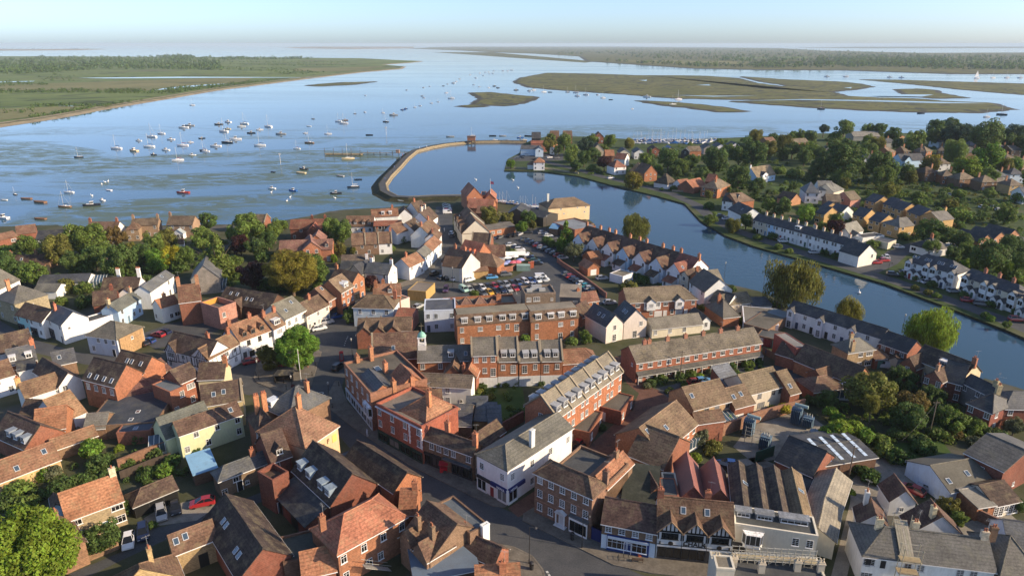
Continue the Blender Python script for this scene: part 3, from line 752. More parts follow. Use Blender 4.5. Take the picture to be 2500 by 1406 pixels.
MARSH=[[(1262,200),(1275,190),(1340,178),(1450,180),(1560,184),(1650,184),(1718,185),(1793,190),(1840,202),(1895,209),(1868,216),(1932,209),(1861,199),(1813,187),(1922,194),(2051,199),(2092,204),(2126,211),(2075,219),(2021,223),(2058,233),(2140,238),(2230,240),(2300,246),(2412,250),(2463,265),(2381,273),(2228,272),(2058,265),(1922,257),(1793,247),(1880,243),(1650,239),(1496,227),(1380,220),(1299,213)],[(1158,226),(1190,225),(1241,230),(1306,236),(1272,250),(1224,257),(1163,253),(1183,241)],[(1561,245),(1650,249),(1740,258),(1810,270),(1762,272),(1690,262),(1620,255)],[(2106,194),(2200,195),(2330,199),(2500,204),(2700,210),(2700,240),(2500,230),(2350,218),(2220,204)],[(2197,218),(2240,216),(2279,219),(2286,226),(2357,238),(2280,239),(2220,232)],[(750,208),(830,201),(912,199),(860,206),(780,210)],[(1130,258),(1160,256),(1185,258),(1150,260)]]
for i,l in enumerate(MARSH):
 pts=dense(px(l)+[up(*l[0])],9);land('salt_marsh',pts[:-1],-.35,-1.15,12,'marsh','mud',jit=3.5)
for l in([(1640,232),(1740,234),(1850,234),(1740,236)],[(1800,246.5),(1960,242),(2150,245),(2350,250),(2410,252),(2300,252),(2100,247),(1950,244)],[(2150,230),(2280,231),(2250,236),(2120,234)],[(1700,208),(1730,206),(1736,209)],[(1560,196),(1580,195),(1578,198)],[(2060,214),(2080,213),(2078,216)]):
 flat('marsh_creek',px(l),-.3,'pond')
# mud and weed on the town foreshore
land('foreshore',px([(-100,553),(60,550),(140,546),(145,552),(60,556),(-100,560)]),-.6,-1.3,1,'weed')
land('foreshore',px([(700,536),(770,524),(812,514),(870,508),(1000,506),(960,512),(820,520),(740,534)]),-.4,-1.3,3,'mud')
land('foreshore',px([(960,485),(1040,488),(1118,488),(1118,494),(1050,498),(990,492)]),-.75,-1.3,1,'mud')
# streets, pavements, yards
pave('high_street',[(1350,1480),(1250,1420),(1100,1300),(960,1180),(860,1100),(790,1020),(700,985),(600,960),(540,930),(560,900),(620,880),(680,850),(740,830),(775,800),(800,780),(850,745),(880,715),(940,705),(1000,685),(1050,650),(1075,610),(1065,570),(1060,530),(1065,505),(1105,500),(1105,560),(1125,600),(1120,640),(1100,680),(1040,725),(960,740),(900,760),(880,800),(870,860),(850,900),(835,940),(850,1000),(900,1050),(960,1090),(1050,1130),(1150,1205),(1280,1265),(1420,1335),(1560,1400),(1700,1440),(1800,1500)],.004,'asphalt')
pave('pavement',[(805,955),(797,977),(807,998),(831,1019),(863,1043),(905,1071),(1000,1134),(1147,1208),(1203,1234),(1230,1238),(1252,1225),(1240,1212),(1100,1145),(1000,1100),(905,1040),(850,985),(828,930),(818,930)],0,'paving',.12)
pave('pavement',[(1280,1253),(1277,1270),(1418,1339),(1500,1379),(1590,1398),(1700,1410),(2000,1440),(2000,1415),(1790,1362),(1600,1345),(1433,1300),(1307,1236)],0,'paving',.12)
pave('pavement',[(1181,1322),(1256,1337),(1299,1358),(1324,1390),(1329,1406),(1330,1470),(1240,1470),(1130,1330)],0,'paving',.12)
pave('pavement',[(620,921),(628,934),(671,951),(713,963),(745,955),(758,943),(784,859),(752,835),(690,866),(628,885)],0,'paving',.12)
pave('pavement',[(1036,685),(1060,655),(1082,610),(1080,570),(1070,530),(1062,530),(1070,570),(1072,610),(1048,650),(1000,683),(940,703),(945,710)],0,'paving',.12)
pave('brick_lane',[(1240,1240),(1310,1195),(1400,1120),(1470,1060),(1540,1000),(1560,960),(1530,935),(1510,900),(1500,870),(1520,870),(1545,920),(1600,950),(1700,960),(1640,985),(1580,1035),(1500,1100),(1420,1150),(1300,1245),(1265,1262)],.008,'brick_paving')
strip('lane',px([(1620,962),(1750,932),(1850,905),(1930,905),(1990,940),(2050,975)]),6,.012,'asphalt')
pave('car_park',[(1055,705),(1090,690),(1180,690),(1250,680),(1290,655),(1325,640),(1290,610),(1230,600),(1200,590),(1185,572),(1240,562),(1330,555),(1375,580),(1350,625),(1380,655),(1440,690),(1485,715),(1475,740),(1400,765),(1300,785),(1100,765),(1045,745)],.012,'asphalt')
pave('gravel_yard',[(1740,1130),(1850,1115),(1990,1175),(1960,1205),(1830,1205),(1760,1190)],.004,'gravel')
pave('gravel_yard',[(2080,1170),(2150,1105),(2240,1125),(2265,1170),(2260,1215),(2180,1205),(2140,1260),(2095,1290),(2060,1440),(2020,1440),(2075,1230)],.004,'gravel')
pave('gravel_yard',[(2320,1290),(2450,1240),(2520,1300),(2520,1360),(2350,1335)],.004,'gravel')
pave('lane',[(190,1420),(300,1365),(420,1310),(520,1275),(660,1215),(665,1190),(540,1240),(400,1285),(345,1290),(300,1345),(170,1400)],.004,'asphalt')
pave('gravel_yard',[(370,1285),(350,1265),(400,1235),(500,1215),(530,1235),(480,1270)],.01,'gravel')
pave('street',[(-40,760),(80,828),(200,862),(330,868),(440,893),(610,935),(610,965),(400,918),(200,888),(60,855),(-40,820)],.008,'asphalt')
pave('parking_yard',[(325,822),(420,788),(520,768),(545,800),(470,830),(380,852)],.004,'asphalt')
strip('pond_road',dense(px([(1300,388),(1400,412),(1480,434),(1560,452),(1640,473),(1700,500),(1735,530),(1790,560),(1860,585),(2000,631),(2080,655),(2180,685),(2330,737),(2440,777),(2560,825)]),10),6,.006,'asphalt')
strip('side_road',px([(2120,660),(2165,640),(2190,618),(2230,602),(2280,590)]),7,.012,'asphalt')
pave('car_park',[(1275,375),(1375,375),(1375,392),(1260,394),(1245,388)],.006,'asphalt')
pave('grass_bank',[(2130,1085),(2300,1075),(2340,1130),(2270,1160),(2190,1125)],.004,'lawn')
pave('courtyard_lawn',[(1165,945),(1275,945),(1285,1000),(1250,1030),(1180,1005)],.004,'lawn')
pave('lawn',[(1880,455),(1960,450),(1975,462),(1900,468)],.004,'lawn')
pave('green_field',[(1750,342),(1830,337),(1850,344),(1800,354),(1755,352)],.004,'lawn')
pave('lawn',[(530,660),(600,650),(620,690),(545,700)],.004,'lawn')
pave('substation_yard',[(1790,1090),(1830,1040),(1960,1000),(2040,1060),(1960,1110),(1840,1130)],.004,'gravel')
def kerb(lst):struct(strip('kerb',px(lst),.3,.0,'paving',.15))
kerb([(805,955),(797,977),(807,998),(831,1019),(863,1043),(905,1071),(1000,1134),(1147,1208),(1203,1234),(1230,1238),(1252,1225)])
kerb([(1280,1253),(1277,1270),(1418,1339),(1500,1379),(1590,1398),(1700,1410)]);kerb([(1181,1322),(1256,1337),(1299,1358),(1324,1390),(1329,1406)]);kerb([(620,921),(628,934),(671,951),(713,963),(745,955),(758,943),(784,859)])
# markings
def marks(lst,n,w=.12,ln=1.2,zz=.02):
 pts=px(lst)
 a=MB()
 for i in range(n):
  t=(i+.25)/n;k=t*(len(pts)-1);j=min(int(k),len(pts)-2);p=pts[j].lerp(pts[j+1],k-j);d=(pts[j+1]-pts[j]).normalized();nr=Vector((-d.y,d.x,0))*w/2
  a.face([p-nr+Vector((0,0,zz)),p+d*ln-nr+Vector((0,0,zz)),p+d*ln+nr+Vector((0,0,zz)),p+nr+Vector((0,0,zz))])
 o=link('road_marking',a.mesh('road_marking','paint'),None,(.55,.55,.52));struct(o)
marks([(1334,1392),(1340,1402),(1350,1430)],4,.35,.7);marks([(735,972),(770,985),(806,1002)],8,.2,.7);marks([(804,960),(797,980),(808,1000),(834,1022)],1,.1,.1)
marks([(840,845),(845,830),(850,820)],6,.25,.4)
for k in range(22):
 a=up(1120+k*11,742-k*1.6);
 marks([(1120+k*11,742-k*1.5),(1117+k*11,730-k*1.5)],1,.1,4.2)
for txt,pxy in(('NO',(775,963)),('ENTRY',(778,973))):
 p=up(*pxy);o=link('road_lettering',text_mesh(txt,1.7,.004),None,(.5,.5,.48),loc=(p.x,p.y,.02));struct(o)
# trees
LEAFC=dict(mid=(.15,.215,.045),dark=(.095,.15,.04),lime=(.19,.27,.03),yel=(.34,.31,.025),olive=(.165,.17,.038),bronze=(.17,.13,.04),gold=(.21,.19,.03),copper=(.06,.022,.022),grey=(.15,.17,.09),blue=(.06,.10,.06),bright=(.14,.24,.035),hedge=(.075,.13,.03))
def crown_mesh(name,seed,n,ls,shape):
 rnd=random.Random(seed);v=[];f=[]
 cl=[]
 nc={'round':46,'cone':60,'willow':46,'shrub':22,'big':120,'oak':150,'pine':40,'hedge':30}[shape]
 for _ in range(nc):
  while True:
   d=Vector((rnd.uniform(-1,1),rnd.uniform(-1,1),rnd.uniform(-1,1)))
   if .2<d.length<1:break
  d.normalize();k=rnd.uniform(.4,.98) if rnd.random()<.35 else rnd.uniform(.45,.8);cr=rnd.uniform(.15,.36)
  if shape=='cone':
   z=rnd.random()**1.4;c=Vector((d.x,d.y,0)).normalized()*((1-z)*.75*rnd.uniform(.3,1));c.z=z*2-1;cr=.12+.2*(1-z)
  elif shape=='willow':c=Vector((d.x*k,d.y*k,max(-.5,d.z)*k));cr=rnd.uniform(.24,.38)
  elif shape=='shrub':c=Vector((d.x*.62,d.y*.62,abs(d.z)*.5-.2));cr=rnd.uniform(.28,.42)
  elif shape in('big','oak'):k=rnd.uniform(.62,.9);c=d*k;cr=rnd.uniform(.13,.24)
  elif shape=='pine':c=Vector((d.x*k,d.y*k,d.z*.5));cr=rnd.uniform(.2,.34)
  elif shape=='hedge':c=Vector((rnd.uniform(-.85,.85),rnd.uniform(-.6,.6),rnd.uniform(-.6,.6)));cr=.36
  else:c=d*k
  cl.append((c,cr))
 tot=sum(r*r for _,r in cl)
 for c,r in cl:
  for _ in range(max(4,int(n*r*r/tot))):
   while True:
    d=Vector((rnd.uniform(-1,1),rnd.uniform(-1,1),rnd.uniform(-1,1)))
    if .1<d.length<1:break
   d.normalize()
   p=c+d*r*rnd.uniform(.72,1.04)
   if shape=='willow' and rnd.random()<.6:p.z-=rnd.random()*.45;
   nn=(d+Vector((rnd.uniform(-.7,.7),rnd.uniform(-.7,.7),rnd.uniform(-.4,.8)))).normalized()
   t=nn.orthogonal().normalized();b_=nn.cross(t);a=rnd.uniform(0,6.283)
   t,b_=t*math.cos(a)+b_*math.sin(a),b_*math.cos(a)-t*math.sin(a)
   s=ls*rnd.uniform(.6,1.3);s2=s*rnd.uniform(.55,.9)
   if shape=='willow':t,b_=Vector((rnd.uniform(-.3,.3),rnd.uniform(-.3,.3),-1)).normalized(),nn.orthogonal().normalized();s*=1.7;s2*=.6
   i=len(v);v+=[tuple(p-t*s-b_*s2*.3),tuple(p+b_*s2),tuple(p+t*s+b_*s2*.2),tuple(p-b_*s2)];f.append((i,i+1,i+2,i+3))
 me=bpy.data.meshes.new(name);me.from_pydata(v,[],f);me.materials.append(MAT['leaf']);me.update();return me
def trunk_mesh(seed,spread=.55,limbs=6):
 rnd=random.Random(seed);a=MB();a.tube((0,0,-.15),(0,0,.9),.075,.05,8)
 for i in range(limbs):
  an=i*6.283/limbs+rnd.uniform(-.4,.4);z0=rnd.uniform(.55,.88);rr=rnd.uniform(.3,spread);e=(rr*math.cos(an),rr*math.sin(an),z0+rnd.uniform(.4,.8))
  a.tube((0,0,z0),e,.035,.012,5)
  a.tube(e,(e[0]*1.5,e[1]*1.5,e[2]+.25),.014,.004,4)
 return a.mesh('trunk','bark')
TRUNKS=[trunk_mesh(s) for s in range(4)]
CR={}
for sh,cnt,n,ls in(('round',7,6500,.056),('cone',2,5000,.058),('willow',3,16000,.05),('shrub',4,1300,.095),('pine',2,5500,.056),('hedge',1,1500,.07)):
 CR[sh]=[crown_mesh('crown_'+sh,100*len(CR)+i,n,ls,sh) for i in range(cnt)]
CR['big']=[crown_mesh('crown_big',901,26000,.034,'big'),crown_mesh('crown_big',902,26000,.034,'big')]
CR['oak']=[crown_mesh('crown_oak',903,52000,.024,'oak')]
TREES=[]
def tree(p,rpx,shape='round',colr='mid',asp=1.0,label='',group=None,name=None,lift=None,cat='tree',tall=1.0):
 c=q(p);r=rpx/ZS;zc=3.
 kz={'round':1.2,'cone':1.05,'willow':1.0,'shrub':.45,'pine':1.5,'big':1.25,'oak':1.05,'hedge':.5}[shape] if lift is None else lift
 for _ in range(8):
  P_=up(c[0],c[1],zc);Rm=r*dist(P_)/FPX*.98;zc=kz*Rm*tall
 P_=up(c[0],c[1],zc)
 return plant(P_.x,P_.y,Rm,zc,shape,colr,asp,tall,label,group,name,cat)
def plant(x,y,Rm,zc,shape,colr,asp,tall,label,group,name,cat,z0=0.):
 nm=name or('shrub' if shape in('shrub','hedge') else 'tree')
 rz=random.uniform(0,6.283)
 t=empty(nm,(x,y,z0),0);tag(t,label,cat if shape not in('shrub','hedge') or cat!='tree' else 'shrub',group)
 c=LEAFC[colr] if isinstance(colr,str) else colr
 mw=T(0,0,zc)@rotz(rz)@Matrix.Diagonal((Rm,Rm*random.uniform(.9,1.08),Rm*asp*tall,1))
 link('crown',random.choice(CR[shape]),t,vary(c,.12),mw=mw)
 if shape not in('shrub','hedge'):
  k=zc/1.2
  link('trunk',random.choice(TRUNKS),t,vary((.11,.085,.06),.2),mw=rotz(rz)@Matrix.Diagonal((min(Rm,k*1.2),min(Rm,k*1.2),k,1)))
 TREES.append((x,y,Rm));return t
def inside(pt,poly):
 x,y=pt;c=False;n=len(poly)
 for i in range(n):
  x1,y1=poly[i];x2,y2=poly[i-1]
  if(y1>y)!=(y2>y) and x<(x2-x1)*(y-y1)/(y2-y1)+x1:c=not c
 return c
def sample(poly,n,rnd):
 xs=[p[0] for p in poly];ys=[p[1] for p in poly];out=[]
 while len(out)<n:
  p=(rnd.uniform(min(xs),max(xs)),rnd.uniform(min(ys),max(ys)))
  if inside(p,poly):out.append(p)
 return out
def woods(name,label,polys,colr,h=8.,quads=22,seed=1,ls=1.5,z=0.):
 rnd=random.Random(seed);v=[];f=[]
 for poly,n in polys:
  for(x,y) in sample(poly,n,rnd):
   p=up(x,y,0);hh=h*rnd.uniform(.55,1.25);rr=hh*rnd.uniform(.4,.62)
   for _ in range(quads):
    d=Vector((rnd.gauss(0,1),rnd.gauss(0,1),rnd.gauss(0,1))).normalized()
    c=Vector((p.x+d.x*rr,p.y+d.y*rr,z+hh*.52+d.z*hh*.48))
    nn=(d+Vector((rnd.uniform(-.5,.5),rnd.uniform(-.5,.5),rnd.uniform(-.2,.6)))).normalized();t=nn.orthogonal().normalized();b_=nn.cross(t);s=ls*hh/8*rnd.uniform(.6,1.3)
    i=len(v);v+=[tuple(c-t*s),tuple(c+b_*s),tuple(c+t*s),tuple(c-b_*s)];f.append((i,i+1,i+2,i+3))
 me=bpy.data.meshes.new(name);me.from_pydata(v,[],f);me.materials.append(MAT['leaf']);me.update()
 o=link(name,me,None,LEAFC[colr]);stuff(o);tag(o,label,'woodland');return o
WA=[([(0,150),(60,141),(200,140),(320,142),(420,138),(540,142),(540,160),(545,172),(400,170),(250,170),(150,176),(60,182),(0,182)],650),([(380,139),(440,136),(480,140),(440,150)],120),([(540,141),(640,143),(760,143),(760,145),(540,148)],80)]
woods('far_woodland','dark green band of woodland across the low island beyond the left shore',WA,'dark',12,seed=2)
woods('far_woodland','lighter green trees mixed through the woodland of the low island',WA,'dark',9,seed=6)
woods('far_hedges','lines of hedges between the fields on the low island',[([(500,150),(850,151),(860,155),(560,155)],200),([(540,157),(800,158),(880,161),(700,162)],150),([(540,164),(700,168),(800,178),(700,184),(660,176),(540,170)],220),([(0,222),(200,220),(420,222),(420,231),(200,228),(0,229)],330),([(400,218),(560,205),(680,195),(640,203),(480,222),(420,230)],260),([(0,200),(110,205),(120,209),(0,212)],90),([(90,185),(140,182),(185,186),(180,200),(110,200)],40),([(90,258),(260,258),(300,250),(260,262),(60,262)],60),([(60,292),(160,278),(240,264),(380,241),(240,262),(100,284)],80),([(0,268),(90,270),(80,280),(0,282)],14)],'dark',3.8,18,seed=3,ls=1.6)
WB=[([(1360,118),(1700,117),(2000,122),(2200,131),(2330,135),(2500,137),(2500,172),(2300,170),(2150,164),(2000,166),(1830,166),(1800,152),(1700,146),(1560,143),(1500,134),(1360,134)],1100),([(2000,142),(2200,136),(2300,140),(2330,165),(2150,164),(1980,160)],300),([(1010,116),(1360,117),(1360,121),(1100,120)],100),([(1440,148),(1700,156),(1900,163),(1900,167),(1700,164)],60)]
woods('far_woodland','hazy dark woodland covering the flat land beyond the marsh channel',WB,'dark',13,18,seed=4)
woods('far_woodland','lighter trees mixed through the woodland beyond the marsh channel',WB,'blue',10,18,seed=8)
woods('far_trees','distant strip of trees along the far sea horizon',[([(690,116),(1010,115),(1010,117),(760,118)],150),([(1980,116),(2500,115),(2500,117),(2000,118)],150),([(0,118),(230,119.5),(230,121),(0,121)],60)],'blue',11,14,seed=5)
# houses, bottom strip
Z(0,1106)
h=H('orange tiled detached house with ochre brick upper wall behind a dark yew',(765,765),(1405,530),4.8,r=(930,375),pitch=42,wall='yb',roof='ot',F=['W.dW','W..W'],ch=[(.97,0)],chc=(.55,.48,.33),pots=1,wc=(.33,.26,.16),style='casement')
h=H('brick gabled cottage half hidden by the big lime tree',(640,1150),(972,1005),4.2,dr=(560,735),pitch=46,o='y',wall='bb',roof='bt',ch=[(.85,0)],wc=(.26,.15,.09))
h=H('long brick barn with brown roof and two skylights beside the lane',(1990,1155),(2480,965),4.2,r=(1960,930),pitch=38,wall='yb',roof='bt',F=['..o.'],sky=[(.12,.55),(.34,.62)],cat='barn',wc=(.30,.22,.12))
h.block((2085,1400),(1988,1160),4.0,d=9.5,pitch=40,wall='yb',roof='bt',hip='r',ch=[(.45,-1.6)])
h=H('open fronted car port with dark hipped tile roof',(1530,605),(2025,400),2.5,r=(1720,360),pitch=34,roof='dt',wall='dk',hip='l',F=['ooo'],cat='car port',name='car_port',gc=(.5,.5,.48))
h=H('long low rendered outbuilding with ochre wall and two roof lights',(-150,385),(685,65),2.9,r=(200,10),pitch=36,roof='ot',wall='yb',sky=[(.43,.3),(.85,.62)],wc=(.52,.36,.18),rc=(.27,.13,.07))
h=H('small garden hut with pale blue boards beside orange tiled house',(598,622),(690,592),2.1,d=3.5,o='y',pitch=40,wall='bl',roof='dt',cat='shed')
Z(500,1106)
h=H('stone cottage with slate roof, small white windows and dark doors',(160,312),(760,82),3.7,r=(450,60),pitch=38,wall='fl',roof='sl',hip='l',F=['w.dv..d','.w..w'],ch=[.72],wc=(.20,.14,.09),style='casement')
h=H('small brick house with white attic window beside slate cottage',(765,100),(985,20),5.2,d=8,pitch=42,wall='dr',roof='dt',F=['.','w.'],dorm=[.5],dkind='gable')
h=H('dark roofed hall with four pale lead dormers behind the high street',(1010,190),(1440,590),5.2,r=(1655,205),pitch=43,wall='dr',roof='dt',dorm=[.12,.36,.68,.86],dkind='flat',dc=(.24,.31,.38),dw=1.5,dh=1.3,cat='hall',rc=(.062,.042,.036))
h.block((1600,60),(2160,440),5.0,r=(2062,60),pitch=38,roof='dt',wall='ob',rc=(.07,.045,.035))
h.sub(.6,h.blk[0].d+.02,h.blk[0].L-.5,2.95,4.8,kind='flat',par=0,roof='sl',wall='dr')
h.sub(1.2,-4.2,h.blk[0].L-2,4.2,2.9,pitch=22,kind='lean',roof='ds',wall='dr',F=['o.o.'])
h=H('small brick tower with crenellated parapet beside dark roofed hall',(780,365),(962,262),5.8,d=4.2,kind='flat',par=1.0,wall='dr',roof='dt',cat='building',F=['d.','..'])
h=H('big brick building under orange hipped roof with rear fire escape',(1520,1148),(2300,718),6.2,r=(1765,610),pitch=36,wall='rb',roof='rt',hip='lr',F=['w.ww.v','w.w.w.w'],rc=(.40,.135,.07),wc=(.27,.12,.065),cat='building',ch=[(.02,.5)],style='casement')
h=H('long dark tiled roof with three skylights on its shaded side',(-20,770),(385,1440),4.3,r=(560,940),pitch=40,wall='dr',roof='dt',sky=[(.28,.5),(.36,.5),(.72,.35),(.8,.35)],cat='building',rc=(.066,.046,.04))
h.block((900,1275),(1345,1165),3.6,d=6,kind='flat',par=.4,roof='mo',wall='db')
h=H('low brown tiled outbuilding at the foot of the courtyard',(1120,1420),(1500,1330),3.2,d=5.5,pitch=38,wall='rb',roof='ot',cat='outbuilding')
Z(1000,1106)
h=H('tile roofed shop row with cross gables and white rear windows',(-90,940),(235,1225),4.8,r=(450,740),pitch=36,wall='bb',roof='bt',F=['ww','ww'],cat='shop',ch=[(.75,-3.2),(.3,-3.4)],rc=(.15,.085,.055))
L0=h.blk[0].L;D0=h.blk[0].d
h.sub(.2,-.5,L0*.45,D0/2,5.0,o='y',pitch=48,roof='bt',wall='bb');h.sub(L0*.5,-.5,L0*.48,D0/2,5.0,o='y',pitch=48,roof='bt',wall='bb')
h=H('street parapet building with lead flat roof and white end pier',(300,600),(690,935),6.0,d=3.4,kind='flat',par=.35,wall='bb',roof='ld',cat='shop')
h.sub(h.blk[0].L-.1,2.0,.7,1.3,6.6,kind='flat',par=.2,wall='wh',roof='ld',z0=-.1)
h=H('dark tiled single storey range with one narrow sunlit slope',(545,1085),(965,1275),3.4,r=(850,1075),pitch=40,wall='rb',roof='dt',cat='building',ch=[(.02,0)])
h=H('low hall under broad blue grey metal roof',(60,1470),(790,1320),3.0,d=11,pitch=10,kind='gable',roof='wr',wall='db',cat='hall',rc=(.12,.18,.26))
h=H('orange tiled house end with tall brick chimney by the pavement',(760,1480),(1260,1450),4.8,r=(960,1275),pitch=40,wall='rb',roof='ot',ch=[(.62,-.8)],chc=(.36,.15,.08))
h=H('orange tiled shop roof beside white parapet on the high street',(-120,690),(60,690),4.4,d=6,pitch=40,wall='ob',roof='ot',cat='shop',ch=[.9])
# three storey georgian house
h=H('three storey Georgian brick house with white sash windows and door hood',(1432,217),(2090,505),8.0,r=(1840,180),pitch=36,wall='bb',roof='bt',hip='lr',F=['ww...','wwwww','wwwww'],ch=[(.98,2.2)],cat='house',rc=(.13,.075,.05),wc=(.215,.125,.085))
b=h.blk[0];M,_=h.facemat(b,'F')
h.opening(b,M@T(b.L*.5,0,0),'d',.1,2.6,2.0,door=(.6,.6,.6))
a=MB();a.box(-.95,.95,-.7,.0,2.5,2.62);a.slab([(-1.05,-.75,2.64),(1.05,-.75,2.64),(0,-.75,3.1)],.02);a.slab([(-1.05,-.75,2.66),(0,-.75,3.12),(0,0,3.12),(-1.05,0,2.66)],.05);a.slab([(1.05,-.75,2.66),(1.05,0,2.66),(0,0,3.12),(0,-.75,3.12)],.05);a.box(-.9,-.72,-.65,-.5,0,2.5);a.box(.72,.9,-.65,-.5,0,2.5);a.box(-1.1,1.1,-.9,0,0,.18)
h.part('door_hood',a.mesh('door_hood','paint'),b,T(b.L*.5,0,0),WHT)
f,p=m_shop(3.4,3.0);o=h.part('shopfront',f,b,T(b.L*.81,-.4,.02),WHT);link('pane',p,o,loc=(0,-.1,0))
a=MB();a.box(-1.8,1.8,-.75,.02,3.05,3.25);h.part('shop_canopy',a.mesh('shop_canopy','slate'),b,T(b.L*.81,0,0),(.10,.11,.12))
for zz in(5.15,2.75):
 a=MB();a.box(.05,b.L-.05,-.03,.02,zz,zz+.12);h.part('string_course',a.mesh('string_course','brick'),b,Matrix(),(.30,.17,.11))
h.sub(1.5,b.d,b.L-1.5,7.5,7.2,kind='flat',par=.5,roof='fe',wall='bb',Rt=['..','..'])
h.sub(b.L-4.2,b.d+.01,4.2,9.0,7.0,o='y',pitch=35,roof='ot',wall='bb',ch=[(.75,0)])
# white corner building with the blue sign
h=H('white rendered corner building with hipped slate roof and blue shop sign',(1120,192),(1862,-292),7.2,r=(1310,-230),pitch=26,wall='wh',roof='gs',hip='l',F=['s.w.w..','w.w.w.w'],Lf=['sds','w.w'],cat='shop',ch=[(.42,-2.6)],chc=(.7,.7,.68),pots=0,chh=2.6,shopc=(.7,.7,.7),rc=(.135,.13,.105))
b=h.blk[0]
for face,xx,ln in(('F',2.2,4.2),('L',b.d-1.95,3.7)):
 M,W=h.facemat(b,face);a=MB();a.box(-ln/2,ln/2,-.36,.02,2.62,3.3);h.part('shop_sign',a.mesh('shop_sign','paint'),b,M@T(xx,0,0),(.012,.02,.13))
 h.part('lettering',text_mesh('NOVA',.62),b,M@T(xx-(.9 if face=='F' else-.6),-.38,2.74)@rotx(R(90)),(.7,.72,.75))
M,W=h.facemat(b,'L');a=MB();a.box(-2.2,2.2,-.3,.02,2.65,3.2);h.part('shop_sign',a.mesh('shop_sign','paint'),b,M@T(2.3,0,0),(.03,.03,.035))
Z(1000,806)
h=H('brown brick shop terrace with two tall orange chimneys',(130,1218),(715,1425),5.6,r=(450,1180),pitch=42,wall='bb',roof='bt',F=['ss.ss','.wwww.w'],ch=[(.42,.2),(.98,-.3)],chc=(.42,.17,.09),cat='shop',wf=(.7,.7,.68),rc=(.11,.068,.05),chh=2.2)
b=h.blk[0];a=MB();a.box(b.L*.45,b.L*.98,-.75,.02,2.95,3.1);h.part('shop_canopy',a.mesh('shop_canopy','slate'),b,Matrix(),(.12,.13,.14))
h=H('narrow cream gabled shop squeezed beside the white corner building',(715,1440),(800,1475),4.4,d=7,o='y',pitch=45,wall='cr',roof='dt',F=['w'],cat='shop')
Z(1500,1106)
h=H('brown roofed shop with blue and white shopfront beside half timbered shop',(-140,788),(482,905),4.9,r=(200,555),pitch=40,wall='bb',roof='dt',F=['.....','wwww'],cat='shop',wf=(.74,.78,.82),rc=(.10,.055,.045))
b=h.blk[0];a=MB();a.box(.9,b.L-.9,-.3,.02,.0,2.95);h.part('shop_surround',a.mesh('shop_surround','paint'),b,Matrix(),(.012,.04,.17))
for x0 in(.32,.69):
 f,p=m_window(3.0,1.7,'casement');o=h.part('shop_window',f,b,T(b.L*(x0-.02),-.3,.75),(.7,.76,.82));link('pane',p,o)
f,p=m_door(1.0,2.1);o=h.part('door',f,b,T(b.L*.5,-.3,.05),WHT);link('door_panel',p,o,(.01,.03,.12))
a=MB();a.box(1.0,b.L-1.0,-.4,-.28,2.5,2.86);h.part('shop_sign',a.mesh('shop_sign','paint'),b,Matrix(),(.6,.66,.72))
for x0 in(.35,b.L-.35):
 a=MB();a.box(-.45,.45,-.05,.02,0,2.7);h.part('pilaster',a.mesh('pilaster','paint'),b,T(x0+(.1 if x0<1 else-.1),0,0),(.6,.7,.78))
h=H('navy painted yard gates with white rail beside Georgian house',(-260,850),(-150,895),2.3,d=.25,kind='flat',par=.15,wall='dk',roof='fe',wc=(.015,.025,.12),cat='gate',name='yard_gate')
# half timbered three gabled shop
h=H('black and white half timbered shop with three front gables',(497,850),(1362,935),5.7,r=(940,532),pitch=44,wall='wh',roof='bt',cat='shop',ch=[(.03,0),(.68,.8)],rc=(.14,.075,.045),gut=False,sky=[(.34,.6),(.66,.6)])
b=h.blk[0];L0=b.L;M,_=h.facemat(b,'F')
for i in range(3):
 g=h.sub(L0*i/3+.05,-.35,L0/3-.1,b.d/2+.35,5.55,pitch=47,o='y',roof='bt',wall='wh',gut=False,rc=(.145,.078,.046),z0=2.6,oe=.25,og=(.35,.0))
 w_=L0/3-.1
 tb=[(0,w_,5.3,5.62),(0,w_,3.0,3.12)]
 for k in range(1,6):
  x=w_*k/6;hh=min(x,w_-x)*math.tan(R(47));tb.append((x-.1,x+.1,5.62,5.62+max(.2,hh-.35)))
 tb+=[(.02,.2,4.0,5.3),(w_-.2,w_-.02,4.0,5.3)]
 h.timber(g,'F',tb)
 f,p=m_window(round(w_*.7,1),1.1,'casement');o=h.part('window',f,g,T(w_/2,-.01,4.12),(.02,.02,.02));link('pane',p,o)
 for sgn in(0,1):
  a=MB();a.box(0,.14,-.42,-.3,0,w_/2/math.cos(R(47))+.45)
  ang=R(90-47) if sgn==0 else-R(90-47)
  h.part('barge_board',a.mesh('barge_board','wood'),g,T(-.22 if sgn==0 else w_+.22,0,5.35)@Matrix.Rotation(ang,4,'Y')@T(-.07,0,0),(.30,.2,.12))
h.opening(b,M@T(L0*.18,0,0),'s',0,2.95,L0*.35);h.opening(b,M@T(L0*.5,0,0),'s',0,2.95,L0*.35);h.opening(b,M@T(L0*.82,0,0),'s',0,2.95,L0*.35)
h.part('lettering',text_mesh('CHALK',1.05),h.blk[2],T((L0/3)/2-.05,-.06,3.22)@rotx(R(90)),(.02,.02,.02))
for x0 in(.185,.83):
 a=MB();a.tube((0,0,0),(0,-.42,0),.38,n=16);h.part('round_plaque',a.mesh('round_plaque','paint'),b,T(L0*x0,0,3.35),(.03,.025,.022))
for x0 in(.04,.36,.64,.96):
 a=MB();a.box(-.1,.1,-.55,-.3,0,.34);a.box(-.05,.05,-.5,-.36,-.16,0);h.part('wall_lantern',a.mesh('wall_lantern','metal'),b,T(L0*x0,0,3.3),(.03,.03,.03))
h.block((760,500),(1030,520),4.2,d=10,pitch=50,o='y',roof='rm',wall='rb',wc=(.25,.1,.08));h.block((1060,530),(1335,555),4.2,d=9,pitch=50,o='y',roof='rm',wall='rb')
